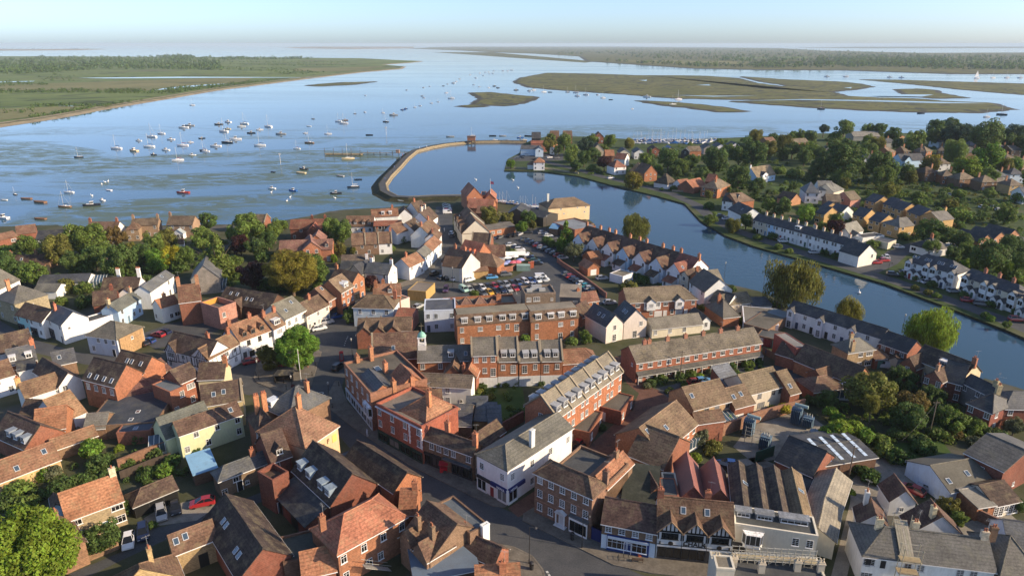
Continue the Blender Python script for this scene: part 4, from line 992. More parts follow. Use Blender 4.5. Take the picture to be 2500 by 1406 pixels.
h.block((545,490),(740,500),4.6,d=5,kind='flat',par=.12,roof='fe',wall='rb')
# cream building with parapet
h=H('long cream rendered building with parapet and boxed rooflights',(1372,820),(2330,965),6.0,d=4.5,kind='flat',par=.35,wall='cr',roof='fe',F=['s.....','....ww'],cat='building',wc=(.70,.63,.50))
b=h.blk[0];M,_=h.facemat(b,'F');f,p=m_bay(3.0,1.9);o=h.part('bay_window',f,b,M@T(b.L*.24,0,3.2),WHT);link('pane',p,o)
for x0,w_ in((.12,2.2),(.38,2.6),(.74,4.2)):
 o=h.part('roof_box',cached(('rb',w_),lambda:(lambda a:(a.box(-w_/2,w_/2,0,1.3,0,.9),a.box(-w_/2-.15,w_/2+.15,-.15,1.5,.9,1.0,1),a.mesh('roof_box',['paint','slate']))[2])(MB())),b,T(b.L*x0,2.2,6.06),(.19,.20,.21))
 f,p=m_window(round(w_-.4,1),.7,'casement');link('window',f,o,WHT,loc=(0,-.01,.12));link('pane',p,o,loc=(0,-.015,.12))
for i in range(4):
 h.sub(b.L*(.02+i*.245),4.55,b.L*.245,13,5.2,pitch=33,o='y',roof='dt',wall='rb',rc=(.085,.062,.05) if i<3 else(.22,.15,.08),sky=[(.55,.5,'R')] if i in(0,3) else[])
# scaffolded parapet building at the bottom edge
h=H('cream parapet building with timber walkway and chimneys along its roof',(1180,1500),(2480,1590),7.4,d=6,kind='flat',par=.4,wall='cr',roof='fe',cat='building',wc=(.56,.51,.41))
b=h.blk[0]
for x0 in(.03,.19,.43,.77,.98):
 a=MB();a.box(-.42,.42,-.32,.32,0,1.5);a.box(-.5,.5,-.4,.4,1.5,1.63);a.box(-.38,.38,-.26,.26,1.63,1.8);o=h.part('chimney',a.mesh('chimney_stack','render'),b,T(b.L*x0,3.6 if x0!=.43 else 2.8,7.4),(.50,.44,.34))
 for i in range(2):link('chimney_pot',m_pot(),o,(.5,.42,.3),loc=((i-.5)*.4,0,1.78))
h.sub(-.1,1.0,2.4,2.6,9.0,kind='flat',par=.25,wall='cr',roof='be',z0=7.2)
wk=empty('roof_walkway',b.W@Vector((b.L*.2,4.4,7.45)),math.atan2(b.W[1][0],b.W[0][0]));tag(wk,'pale scaffold walkway of tubes and boards along the parapet roof','scaffold')
wl_=b.L*.78
for y0 in(0,1.2):
 for z0 in(.5,1.1,1.75):
  a=MB();a.tube((0,y0,z0),(wl_,y0,z0),.05,n=6);link('rail',a.mesh('scaffold_rail','metal'),wk,(.42,.40,.33))
me=(lambda a:(a.tube((0,0,0),(0,0,1.9),.05,n=6),a.mesh('scaffold_post','metal'))[1])(MB());br=(lambda a:(a.tube((0,0,0),(1.6,0,1.7),.04,n=5),a.mesh('scaffold_brace','metal'))[1])(MB());bd=(lambda a:(a.box(0,wl_/12-.03,0,.28,0,.05),a.mesh('scaffold_board','wood'))[1])(MB())
for i in range(13):
 for y0 in(0,1.2):link('post',me,wk,(.42,.40,.33),loc=(i*wl_/12,y0,0))
 if i<12:
  if i%2:link('brace',br,wk,(.42,.40,.33),loc=(i*wl_/12,0,0))
  for k in range(4):link('board',bd,wk,vary((.40,.33,.21)),loc=(i*wl_/12,.05+k*.3,.42))
Z(1500,1106)
h=H('small stone roofed store beside the lane behind Georgian house',(10,500),(320,290),3.2,d=6,pitch=30,roof='gs',wall='wh',cat='outbuilding')
h=H('mossy dark roofed store behind the blue shopfront',(90,520),(480,580),3.4,d=7.5,pitch=16,kind='lean',roof='mo',wall='fl',cat='outbuilding',rc=(.045,.054,.042))
h=H('small white gabled annex behind the half timbered shop',(560,365),(720,375),4.0,d=3.5,kind='flat',par=.25,roof='fe',wall='cr',cat='outbuilding')
h=H('small brick outbuilding with tile roof beside half timbered shop',(430,440),(545,430),4.2,d=5,o='y',pitch=46,roof='dt',wall='ob',cat='outbuilding')
h=H('low flat store at the edge of the gravel yard',(1260,300),(1400,370),2.4,d=4,kind='flat',par=.1,roof='mo',wall='wd',cat='shed')
h=H('dark open shed with glazed lean roof in the gravel yard',(2040,370),(2260,470),2.3,d=5,pitch=12,kind='lean',roof='ds',wall='wd',cat='shed')
Z(2000,1106)
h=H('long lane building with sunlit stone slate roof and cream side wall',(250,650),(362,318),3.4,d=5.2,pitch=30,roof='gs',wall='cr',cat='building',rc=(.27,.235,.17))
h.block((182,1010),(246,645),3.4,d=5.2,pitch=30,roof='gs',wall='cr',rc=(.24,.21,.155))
h=H('white garage with dark red tile roof and single gable window',(815,540),(1108,558),3.0,dr=(870,245),pitch=46,o='y',roof='bt',wall='wh',F=['v'],cat='garage',rc=(.12,.062,.045))
h=H('white corrugated barn with mossy grey roof and curved gable',(1500,442),(2012,350),3.0,d=9.5,pitch=24,roof='mo',wall='wh',cat='barn',rc=(.15,.14,.11),wc=(.6,.68,.76),sky=[(.12,.35),(.6,.5)],gc=(.6,.68,.76))
h=H('dark brick works building with slate roof by the white barn',(1670,-5),(2112,206),5.6,d=13,pitch=17,roof='gs',wall='dr',F=['.v.v.','..v..'],Rt=['.v.v','....'],cat='building',rc=(.12,.115,.10))
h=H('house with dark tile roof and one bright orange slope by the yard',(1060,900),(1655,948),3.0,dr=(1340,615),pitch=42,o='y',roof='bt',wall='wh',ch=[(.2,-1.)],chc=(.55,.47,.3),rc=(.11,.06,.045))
h=H('small brown hip roofed annex with fat white chimney',(450,790),(790,850),3.6,dr=(695,612),pitch=44,o='y',roof='bt',wall='wh',ch=[(.9,-.8)],chc=(.7,.7,.68),chh=1.8,rc=(.12,.065,.048))
h=H('long white row house with weathered slate roof at the lane corner',(512,1165),(2015,1345),5.2,r=(1150,895),pitch=34,roof='sl',wall='wh',hip='l',F=['W..ww..ww.','W..ww..ww.'],ch=[(.16,.3),(.45,.6),(.97,0)],chc=(.58,.5,.34),rc=(.115,.112,.10),wf=(.6,.6,.6))
b=h.blk[0]
for xx in(b.L*.045,b.L*.16):
 a=MB();a.box(-.35,.35,-.06,.02,0,1.35);h.part('shutter',a.mesh('shutter','paint'),b,T(xx,0,3.35),(.02,.02,.025))
sc=empty('scaffold_tower',b.W@Vector((b.L*.26,-1.6,0)),math.atan2(b.W[1][0],b.W[0][0]));tag(sc,'tube scaffold tower climbing the front and slate roof of the white row','scaffold')
for x0 in(0,2.4):
 for y0 in(0,1.3,5.5):
  a=MB();a.tube((0,0,0),(0,0,8.4 if y0<2 else 4.0),.05,n=6);link('post',a.mesh('scaffold_post','metal'),sc,(.36,.33,.24),loc=(x0,y0,0 if y0<2 else 6.2))
for z0 in(2,4,6,7.2,8.2):
 for y0 in(0,1.3):a=MB();a.tube((-.2,y0,z0),(2.6,y0,z0),.045,n=5);link('rail',a.mesh('scaffold_rail','metal'),sc,(.36,.33,.24))
for z0 in(4.0,6.1):
 for k in range(4):a=MB();a.box(-.2,2.6,k*.32,k*.32+.28,z0+.05,z0+.1);link('board',a.mesh('scaffold_board','wood'),sc,vary((.34,.27,.16)))
for k in range(6):a=MB();x_=.35+k*.31;a.slab([(x_,1.4,5.5),(x_+.28,1.4,5.5),(x_+.28,6.2,8.72),(x_,6.2,8.72)],.05);link('board',a.mesh('scaffold_board','wood'),sc,vary((.32,.29,.22)))
h=H('slate hipped house with brick chimney at the end of the white row',(2085,1395),(2560,1440),5.0,d=9,pitch=36,roof='sl',wall='bb',hip='lr',ch=[(.05,0)],rc=(.13,.12,.10))
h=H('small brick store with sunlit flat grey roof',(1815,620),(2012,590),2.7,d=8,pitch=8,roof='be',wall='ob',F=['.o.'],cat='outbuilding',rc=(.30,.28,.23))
h=H('dark roofed garden room with white glazed front',(2015,600),(2300,540),2.5,d=7,pitch=24,roof='dt',wall='cr',F=['ffwff'],cat='outbuilding')
h=H('low slate lean-to store between barn and brick works',(1210,250),(1700,170),2.4,d=4,pitch=14,roof='sl',wall='wh',cat='outbuilding')
h=H('grey slate roofed house cut by the right edge beside blue tarpaulin yard',(2180,1090),(2600,1150),4.0,d=7,pitch=36,roof='sl',wall='wh')
# second strip
Z(0,806)
h=H('white cottage with dark roof and sunlit gable at the left street corner',(-120,300),(385,178),4.6,d=7,pitch=44,roof='dt',wall='wh',ch=[(.3,0)],chc=(.55,.4,.2),chh=1.7)
h=H('small red tile hung house with two white dormers and brick chimney',(110,400),(420,330),3.8,d=6.5,pitch=40,roof='sl',wall='rb',ch=[(.98,0)],dorm=[.15,.75],dkind='flat',dc=(.7,.7,.7),chc=(.4,.15,.08))
h=H('white flat fronted annex with slate roof below the street',(205,470),(412,425),4.2,d=5,pitch=30,roof='ds',wall='wh',cat='house')
h=H('slate roofed lean house with white bargeboard beside the street bend',(620,405),(870,350),3.6,d=6,pitch=36,roof='sl',wall='bb',sky=[(.3,.5)],gc=WHT)
h=H('white cottage with upstairs windows at the left edge',(-140,590),(165,500),4.6,d=6,pitch=42,roof='bt',wall='wh',F=['.w','W.'])
h=H('long brown roofed house with white walls and tall white gable',(290,775),(700,645),4.4,r=(480,530),pitch=40,roof='bt',wall='wh',F=['.','w..v'],ch=[(.0,.2)],chc=(.5,.33,.14),rc=(.21,.12,.068))
h.block((668,645),(935,552),4.8,d=13,pitch=45,o='y',roof='dt',wall='wh',F=['.','w.'])
h=H('big brick building with double gable end and four roof dormers',(948,548),(1310,640),6.6,r=(1250,350),pitch=44,roof='dt',wall='rb',F=['..ff','wwww'],sky=[(.16,.17),(.38,.17),(.62,.17),(.85,.17)],cat='building',wc=(.30,.125,.07),rc=(.075,.05,.042))
D0=h.blk[0].d
h.sub(.3,D0,h.blk[0].L-.3,D0*.8,6.4,pitch=44,roof='dt',wall='rb',wc=(.32,.13,.07),sky=[(.35,.45),(.5,.45),(.8,.45)])
h=H('low purple tiled outbuilding with hipped end beside the gable wall',(1455,762),(1830,690),3.0,d=6.5,pitch=38,hip='lr',roof='rt',wall='bb',F=['v.v.'],rc=(.16,.07,.058),cat='outbuilding')
h.block((1560,640),(1960,440),3.4,d=6,pitch=34,roof='rt',wall='rb',rc=(.17,.075,.06))
h=H('square brick house with lead flat roof and two sash windows',(1945,718),(2112,645),6.0,d=6.5,kind='flat',par=.25,roof='ld',wall='rb',F=['w.','.w'],wc=(.29,.12,.07),ch=[])
h.sub(h.blk[0].L,1.5,4.5,6,6.4,pitch=36,roof='dt',wall='rb',F=['w','W'])
h=H('broad low flat roofed workshop with lead roof and long skylights',(960,1112),(1790,1052),3.0,d=14,kind='flat',par=.12,roof='ld',wall='bb',cat='workshop',sky=[(.22,.5),(.62,.7),(.6,.25)],rc=(.055,.07,.095))
h.block((1330,1180),(1720,1150),2.8,d=9,kind='flat',par=.15,roof='ld',wall='rb',rc=(.085,.10,.13),sky=[(.5,.3)])
h=H('brick house with dark roof and three white dormers at lower left',(-80,1190),(282,1352),4.0,r=(225,985),pitch=42,roof='dt',wall='rb',dorm=[.45,.66,.9],dkind='flat',dc=(.24,.28,.33),dh=1.2)
h.block((390,1160),(745,1105),4.2,d=7,pitch=40,roof='ot',wall='ob',F=['.','v..'])
h=H('orange roofed cottage with dark valley and white end wall',(690,1055),(980,930),3.2,d=9.5,pitch=38,roof='ot',wall='wh',sky=[(.1,.5)],rc=(.28,.155,.08))
h.block((215,985),(690,1010),3.0,r=(480,800),pitch=40,roof='dt',wall='wh',sky=[(.5,.4),(.7,.45)])
h=H('low brown tiled stable range beyond the ochre outbuilding',(620,1365),(1110,1195),2.6,r=(910,1140),pitch=36,roof='ot',wall='bb',cat='outbuilding',rc=(.25,.13,.07))
h=H('small grey tiled store among the lead roofs',(960,1130),(1200,1110),2.8,d=5.5,pitch=34,roof='gs',wall='bb',cat='outbuilding')
h=H('pale lime green house with long dark roof and small white windows',(2048,1200),(2765,955),5.2,r=(2440,905),pitch=38,roof='bt',wall='pg',F=['w.w..w','.w.w.w'],rc=(.125,.07,.05),style='casement',sky=[(.86,.5)])
h.block((1752,1098),(1900,1235),3.8,d=9,pitch=44,o='y',roof='sl',wall='pg',F=['W'],rc=(.10,.11,.095))
Z(500,806)
h=H('half timbered corner building with black beams and gabled dormers',(-455,215),(35,330),5.2,r=(-170,55),pitch=44,roof='dt',wall='wh',F=['w.w.w.','w.w.w.'],ch=[(.75,.5)],cat='building',rc=(.10,.06,.045))
def half_timber(h,b,face='F',n=10,z1=None):
 M,W=h.facemat(b,face);z1=z1 or b.ze
 bars=[(0,W,z1*.5-.1,z1*.5+.1),(0,W,z1-.22,z1)]
 for k in range(n+1):x=min(max(0,W*k/n-.08),W-.16);bars.append((x,x+.16,z1*.5+.1,z1-.22))
 h.timber(b,face,bars)
half_timber(h,h.blk[0]);b=h.blk[0]
for x0 in(.02,.74):
 g=h.sub(b.L*x0,-.25,b.L*.25,b.d/2,5.1,pitch=50,o='y',roof='dt',wall='wh',z0=2.5,F=['.','W']);half_timber(h,g,'F',5)
 w_=g.L;h.timber(g,'F',[(w_*k/6-.07,w_*k/6+.07,5.1,5.0+min(w_*k/6,w_-w_*k/6)*1.1) for k in range(1,6)])
h.block((40,335),(392,150),5.2,r=(210,70),pitch=40,roof='ot',wall='wh',F=['wdw','.Yw'],ch=[(.95,0)],rc=(.22,.125,.07));half_timber(h,h.blk[-1],'F',8);half_timber(h,h.blk[-1],'L',6)
h=H('white shop row with orange roof and gabled dormers on the square',(398,128),(775,-12),5.6,r=(460,-116),pitch=42,roof='ot',wall='wh',F=['wsss.','.w.w.w'],dorm=[.2,.45,.72],ch=[(.6,0),(.0,0)],cat='shop',rc=(.27,.13,.07),wf=(.1,.1,.1),shopc=(.6,.6,.6))
h=H('slate roofed corner house with white attic dormer facing the square',(690,880),(970,1005),6.2,d=10,pitch=36,hip='lr',roof='sl',wall='bb',dorm=[.12],dkind='flat',dw=1.8,dh=1.2,dc=(.62,.66,.7),dz=.2,ch=[(.7,1.5)],chc=(.45,.2,.1))
h=H('brick house with two very tall orange chimneys behind the square',(628,1182),(832,1118),6.0,d=7.5,pitch=40,hip='lr',roof='dt',wall='rb',F=['.','w.'],Lf=['.w','.w'],ch=[(.35,.4),(.8,.6)],chc=(.42,.18,.09),chh=2.8,pots=3)
h=H('orange rendered house with hipped roof and big wall letters',(1150,1342),(1520,1092),6.4,d=12,pitch=38,hip='lr',roof='ot',wall='or_',Lf=['wv','w.'],ch=[(.55,-.5)],chc=(.42,.18,.09),chh=2.4,rc=(.29,.145,.085),cat='shop',wc=(.62,.43,.26))
b=h.blk[0]
h.part('lettering',text_mesh('G',1.3),b,T(b.L*.42,-.05,4.1)@rotx(R(90)),(.16,.08,.04));h.part('lettering',text_mesh('u',.8),b,T(b.L*.52,-.05,4.3)@rotx(R(90)),(.28,.17,.09));h.part('lettering',text_mesh('F',1.3),b,T(b.L*.66,-.05,4.2)@rotx(R(90)),(.16,.08,.04))
a=MB();a.box(-.6,.6,-.06,.02,0,1.6);h.part('wall_sign',a.mesh('wall_sign','paint'),b,T(b.L*.86,0,3.6),(.75,.52,.16))
h=H('cream gabled house with dark roof and tall chimney above the square',(-80,560),(215,545),6.0,r=(60,372),pitch=42,roof='dt',wall='cr',ch=[(.98,0)],chc=(.42,.18,.09),wc=(.55,.48,.30))
h=H('dark roofed house with cream stepped gable wall facing the square',(-30,865),(430,790),6.0,r=(250,590),pitch=40,roof='dt',wall='cr',cop='r',wc=(.42,.34,.20),sky=[(.3,.45),(.55,.5)],rc=(.10,.062,.048))
# curved parade on the corner
h=H('three storey corner parade with shop bays and flat lead roof',(1592,395),(1895,750),8.2,d=12.5,kind='flat',par=.6,roof='be',wall='bb',F=['sssss','wwwww','wwwww'],Rt=['...','...','...'],cat='shop',wc=(.27,.135,.085),shopc=(.5,.58,.66),rc=(.15,.13,.10))
b=h.blk[0];M,_=h.facemat(b,'F')
for x0 in(.84,.95):f,p=m_bay(1.9,1.9);o=h.part('bay_window',f,b,M@T(b.L*x0,0,3.4),(.66,.72,.78));link('pane',p,o)
for(x0,y0,hh) in((.06,6,3.2),(.5,6.5,2.4),(.97,5.2,1.8),(.97,9.2,1.8),(.02,3,1.6)):
 o=h.part('chimney',m_chimney(1.3,.8,hh)[0],b,T(b.L*x0,y0,8.3),vary((.42,.19,.10)))
 for i in range(3):link('chimney_pot',m_pot(),o,vary((.4,.15,.08)),loc=((i-1)*.36,0,hh-.02))
h.sub(b.L*.45,1.0,b.L*.5,4.2,8.2,pitch=32,roof='sl',wall='ob',z0=7.8);h.sub(b.L*.62,6.5,b.L*.36,5.6,8.0,pitch=40,roof='ot',wall='ob',wc=(.4,.18,.09),z0=0)
h.skylight(b,.35,.9,'F',2.0,1.2)
h=H('red brick shop with white quoins and orange roof behind parapet',(1962,868),(2480,1135),7.6,d=9.5,kind='flat',par=.7,roof='be',wall='rb',F=['ssss','w.w.w.w','w.w.w.w'],cat='shop',wc=(.29,.095,.06),shopc=(.02,.05,.04))
b=h.blk[0];h.sub(b.L*.36,1.6,b.L*.6,8.5,7.5,pitch=38,hip='lr',roof='ot',wall='ob',z0=7,rc=(.36,.16,.08),ch=[(.7,-1.2)],chc=(.42,.18,.09),chh=2.2)
for k in range(9):
 for x0 in(.735,.985):
  a=MB();a.box(-.28 if k%2 else-.2,.28 if k%2 else .2,-.05,.02,0,.42);h.part('quoin',cached(('quoin',k%2),lambda:a.mesh('quoin','paint')),b,T(b.L*x0,0,3.2+k*.48),WHT)
a=MB();a.box(-.1,b.L+.1,-.3,.02,7.5,7.72);h.part('cornice',a.mesh('cornice','paint'),b,Matrix(),(.55,.6,.66))
# centre
h=H('brown roofed brick hall with arched windows beside the parade',(1918,338),(2455,305),4.6,r=(2150,32),pitch=44,roof='bt',wall='dr',F=['.w.w.w.'],cop='l',sky=[(.45,.4)],cat='hall',rc=(.15,.082,.058))
Z(1000,806)
h=H('brick building with slate roof and green domed white cupola',(95,357),(705,338),6.0,r=(420,178),pitch=36,roof='sl',wall='ob',F=['......','w.w.x.'],dorm=[.62],dkind='flat',dc=(.38,.39,.4),sky=[(.9,.4)],cat='building',rc=(.125,.12,.11))
b=h.blk[0];W0=T(.9,b.d/2,b.zr)
a=MB();a.box(-.95,.95,-.95,.95,-1.0,.7);cu=h.part('cupola',a.mesh('cupola_base','render'),b,W0,(.62,.60,.55))
for sx in(-.75,.75):
 for sy in(-.75,.75):a=MB();a.box(sx-.12,sx+.12,sy-.12,sy+.12,.7,2.4);link('cupola_post',a.mesh('cupola_post','paint'),cu,WHT)
a=MB();a.box(-1.0,1.0,-1.0,1.0,2.4,2.62);link('cupola_cornice',a.mesh('cupola_cornice','paint'),cu,WHT)
a=MB();a.lathe([(1.0,2.62),(.95,2.95),(.75,3.35),(.4,3.65),(.08,3.8),(.05,4.2)],14);link('copper_dome',a.mesh('copper_dome','metal'),cu,(.20,.42,.33))
a=MB();a.tube((0,0,4.1),(0,0,5.9),.04,n=5);a.box(-.6,.6,-.02,.02,5.2,5.28);a.tube((0,0,1.6),(0,0,2.1),.3,.12,8);link('weather_vane',a.mesh('weather_vane','metal'),cu,(.25,.22,.14))
GR='brick town houses in the courtyard row'
def town(label,p1,p2,ze,r,F,**k):
 h=H(label,p1,p2,ze,r=r,pitch=36,roof='gs',wall='ob',cop='lr',group=None,F=F,rc=(.15,.135,.11),name='town_house',**k);b=h.blk[0]
 a=MB();a.box(-.02,b.L+.02,-.05,.02,-.1,2.6);h.part('white_plinth',a.mesh('white_plinth','render'),b,Matrix(),(.66,.68,.68))
 return h
town('tallest courtyard town house with three storeys and no dormers',(712,286),(1003,276),8.4,(850,84),['wwf','wwf','www'])
town('courtyard town house with two dormers between tallest house and paired houses',(1012,352),(1245,346),6.6,(1120,82),['wf','wf'],dorm=[.3,.72],dkind='flat',dc=(.38,.39,.4))
town('courtyard town house with two dormers and balcony window, left of a matching pair',(1256,357),(1500,347),6.4,(1365,135),['fw','fw'],dorm=[.32,.72],dkind='flat',dc=(.38,.39,.4))
town('courtyard town house with two dormers at the end of the row by the lodge',(1506,348),(1752,342),6.4,(1605,118),['fw','fw'],dorm=[.3,.68],dkind='flat',dc=(.38,.39,.4))
h=H('long low lodge with plain orange brown hipped roof',(1758,380),(2160,352),3.2,r=(1900,214),pitch=38,roof='ot',wall='rb',hip='r',F=['.w.w'],rc=(.24,.115,.068),cat='house')
# diagonal terrace with many dormers
terrace('tall dormered brick terrace house','diagonal terrace of dormered brick houses',5,frm='the white corner building',p1=(1683,1002),p2=(2432,470),ze=8.0,r=(1872,512),pitch=42,roof='gs',wall='ob',F=['g.','w.w','w.w'],dorm=[.27,.75],bdorm=[.27,.75],dkind='flat',dw=1.5,dh=1.35,dc=(.36,.37,.38),rc=(.20,.165,.11),cop='r',Lf=None,name='terraced_house',per=lambda i:dict(Lf=['.','.w.','.w.'],cop='lr',wc=(.36,.145,.075)) if i==0 else dict(wc=(.36,.145,.075)))
for pts in(((2060,1185),(2208,945)),((2420,945),(2560,760))):
 H('flat roofed brick porch block in front of the dormered terrace' if pts[0][0]<2100 else 'second flat roofed brick porch block further along the dormered terrace',pts[0],pts[1],3.0,d=6,kind='flat',par=.3,roof='be',wall='rb',F=['w.w'],Lf=['g.'],cat='porch',rc=(.13,.12,.10))
h=H('long white building with brown roof and row of sash windows',(-60,617),(700,657),4.8,r=(350,502),pitch=34,roof='gt',wall='wh',F=['.w..wdw.v.','.wwww.w...'],cat='building',rc=(.15,.12,.095))
h=H('small brown double gabled roof tucked behind the long white building',(400,500),(590,505),4.8,d=7,pitch=46,o='y',roof='bt',wall='rb');h.block((595,520),(760,530),4.8,d=7,pitch=46,o='y',roof='ot',wall='rb',ch=[(.1,-1.3)])
h=H('slate roofed workshop with ribbed grey panels behind the shops',(330,1080),(700,1090),3.4,r=(520,850),pitch=30,roof='sl',wall='bb',cat='workshop')
for(a_,b_) in(((640,960),(880,960)),((740,1030),(960,1040)),((905,1075),(1050,1070))):
 h.block(a_,b_,3.2,d=5.5,pitch=12,kind='lean',roof='sl',wall='wd',rc=(.085,.095,.11))
h=H('brown roofed rear wing behind the brown brick shops',(640,1250),(830,1330),4.0,d=7,pitch=40,o='y',roof='dt',wall='rb',cat='outbuilding')
h=H('orange tiled rear wing behind the quoined brick shop',(190,905),(375,890),4.5,d=6,pitch=42,roof='bt',wall='rb',cat='outbuilding')
h.block((20,830),(180,840),5.5,d=6,pitch=36,roof='ot',wall='rb')
# right centre
Z(1500,806)
def porch(i):return dict(F=['dW','wx'],ch=[(.05,0)] if i else[(.8,0)],Lf=['.','.v'] if i==0 else None)
ts=terrace('white porched brick terrace house','long terrace of brick houses with white porches',7,frm='the brick lane end',p1=(252,372),p2=(1685,142),ze=5.3,r=(850,82),pitch=34,roof='gt',wall='rb',per=porch,rc=(.165,.14,.105),wc=(.32,.125,.075),chc=(.30,.14,.09),pots=1,chh=.9,style='casement')
for h in ts:
 b=h.blk[0];a=MB();a.box(0,b.L,-1.32,-1.22,2.1,2.33,1);c=MB();c.slab([(0,-1.4,2.38),(b.L,-1.4,2.38),(b.L,0,2.95),(0,0,2.95)],.07);h.part('canopy_roof',c.mesh('canopy_roof','slate'),b,Matrix(),(.09,.088,.08))
 for x0 in(.05,b.L*.48,b.L-.15):a.box(x0,x0+.1,-1.3,-1.2,0,2.1,1)
 h.part('porch_canopy',a.mesh('porch_canopy',['slate','paint']),b,Matrix(),(.62,.62,.6))
h=H('brown roofed brick house with glass veranda over the garden',(905,907),(1328,802),5.0,r=(990,606),pitch=36,roof='bt',wall='yb',F=['.ff..ff.','w.x.x.w'],sky=[(.12,.55)],rc=(.19,.125,.075),wc=(.40,.27,.15),wf=(.25,.25,.25),style='casement')
b=h.blk[0];a=MB();
for k in range(10):a.slab([(b.L*k/10+.05,-2.6,2.2),(b.L*(k+1)/10-.05,-2.6,2.2),(b.L*(k+1)/10-.05,0,2.9),(b.L*k/10+.05,0,2.9)],.03)
v=h.part('veranda_glass',a.mesh('veranda_glass','skyglass'),b,Matrix())
a=MB();a.box(0,b.L,-2.65,-2.55,2.05,2.16)
for k in range(11):a.slab([(b.L*k/10-.04,-2.65,2.24),(b.L*k/10+.04,-2.65,2.24),(b.L*k/10+.04,0,2.94),(b.L*k/10-.04,0,2.94)],.06)
for k in(0,.33,.66,1):a.box(b.L*k-.05,b.L*k+.05,-2.65,-2.55,0,2.1)
link('veranda_frame',a.mesh('veranda_frame','paint'),v,(.6,.6,.56))
h.block((700,830),(790,890),3.4,d=5,pitch=38,o='y',roof='bt',wall='rb')
h=H('brick garage wing with two skylights between brown roofed houses',(1382,888),(1605,830),3.9,r=(1380,640),pitch=34,roof='bt',wall='rb',F=['g.'],sky=[(.2,.5),(.6,.55)],rc=(.19,.125,.075))
h=H('cream walled house with lichen spotted brown roof',(1548,732),(1942,632),5.0,r=(1640,460),pitch=34,roof='gt',wall='cr',F=['.W..','.w.ww'],rc=(.20,.15,.09),wf=(.15,.15,.15))
h=H('brick end house with steep brown roof and one skylight by the allotment fence',(2010,732),(2122,702),4.2,d=9,pitch=36,roof='bt',wall='rb',sky=[(.4,.3)],rc=(.19,.13,.075))
h=H('slate blue lean-to between the brown roofed houses',(1290,655),(1470,610),3.6,d=5.5,pitch=25,kind='lean',roof='sl',wall='rb',cat='outbuilding',rc=(.16,.18,.21))
h=H('large brown roofed brick house with row of white windows and three skylights',(535,1405),(945,1068),5.0,r=(440,1000),pitch=34,roof='bt',wall='ob',F=['..w.w.','wwvwvw'],sky=[(.25,.45),(.42,.5),(.08,.75)],rc=(.195,.125,.075),style='casement')
h.block((160,1420),(560,1580),4.4,d=11,pitch=34,o='x',roof='bt',wall='rb',rc=(.17,.11,.07))
h.block((840,960),(945,1068),4.8,d=6,pitch=34,o='y',roof='bt',wall='rb')
h=H('row of garages with red and green doors behind the long terrace',(1630,60),(1890,118),2.5,d=6,kind='flat',par=.1,roof='fe',wall='bb',cat='garage',name='garage_row')
b=h.blk[0]
for k,c in enumerate(((.6,.6,.6),(.25,.05,.05),(.16,.28,.22))):h.part('garage_door',m_garage(2.3,2.1),b,T(b.L*(k+.5)/3,0,.02),c)
h=H('brick flat roofed house with grey deck roof behind the terrace',(2082,212),(2218,196),5.6,d=9,kind='flat',par=.15,roof='be',wall='rb',Lf=['.','.w.'],rc=(.28,.27,.25),wc=(.26,.09,.07))
h.block((1850,260),(2080,330),3.2,d=6,pitch=34,roof='dt',wall='rb')
h=H('dark roofed brick substation house with sunlit gable and arched door',(1850,1480),(2265,1665),3.6,d=9,pitch=34,roof='ds',wall='dr',cat='substation',wc=(.22,.09,.06),Rt=['d'])
h=H('garage block with pale roof between the terraces and the pond',(1480,-90),(1880,-50),2.6,d=13,kind='flat',par=.1,roof='be',wall='wh',cat='garage',rc=(.24,.22,.18));
Z(2000,806)
h=H('yellow brick house with hipped slate roof and paired windows',(332,257),(635,212),5.2,r=(425,95),pitch=38,roof='gs',wall='yb',hip='lr',F=['.xW','.xW'],ch=[(.4,.4),(.15,-2.5)],wc=(.30,.22,.13),rc=(.14,.135,.11),style='casement')
h=H('brick bungalow with long roof and orange gable facing the shrubs',(395,612),(592,522),3.4,d=15,pitch=42,o='y',roof='dt',wall='rb',F=['w'],rc=(.11,.072,.052),wc=(.36,.16,.08))
h.block((40,560),(300,480),3.2,r=(150,400),pitch=34,roof='bt',wall='rb')
h=H('low brown hipped bungalow with white glazed porch',(-60,705),(300,655),2.8,r=(80,520),pitch=30,roof='bt',wall='rb',hip='lr',cat='house',rc=(.19,.105,.07))
h=H('brick garage with red roof beside the parked white van',(640,335),(810,318),2.6,d=6,pitch=15,roof='bt',wall='rb',F=['g'],door=(.1,.22,.18),cat='garage')
h=H('cream gabled house with dark roof stepping down to the pond',(1085,320),(1650,545),5.2,r=(1560,300),pitch=38,roof='dt',wall='cr',dorm=[.55,.8],dkind='flat',dw=1.8,ch=[(.98,0)],rc=(.075,.058,.05),wc=(.58,.47,.30))
h.block((925,370),(1105,440),4.4,d=8,pitch=48,o='y',roof='dt',wall='rb',F=['.','w'])
h=H('brick gabled house with large chimney and two sash windows',(1205,520),(1402,592),5.0,d=10,pitch=44,o='y',roof='dt',wall='rb',F=['.','w.w'],ch=[(.12,0)],chc=(.32,.2,.13),wc=(.23,.10,.07))
h=H('dark brick house with blue slate roof next to chimney gable',(1410,560),(1640,620),4.8,d=8,pitch=40,roof='ds',wall='dr',F=['w.w','v.w'])
h=H('flint walled house with slate roof and white framed windows',(1640,592),(1945,745),5.0,r=(1880,575),pitch=36,roof='ds',wall='fl',F=['.ww','w.wv'],ch=[(.9,0)],chc=(.45,.38,.22),wc=(.19,.19,.19))
h=H('square brick house with slate hipped roof and white casements',(1702,832),(1975,947),5.2,d=8.5,pitch=26,hip='lr',roof='ds',wall='dr',F=['w.w','w.w'],Rt=['ww','ww'],wc=(.21,.075,.055),gc=WHT)
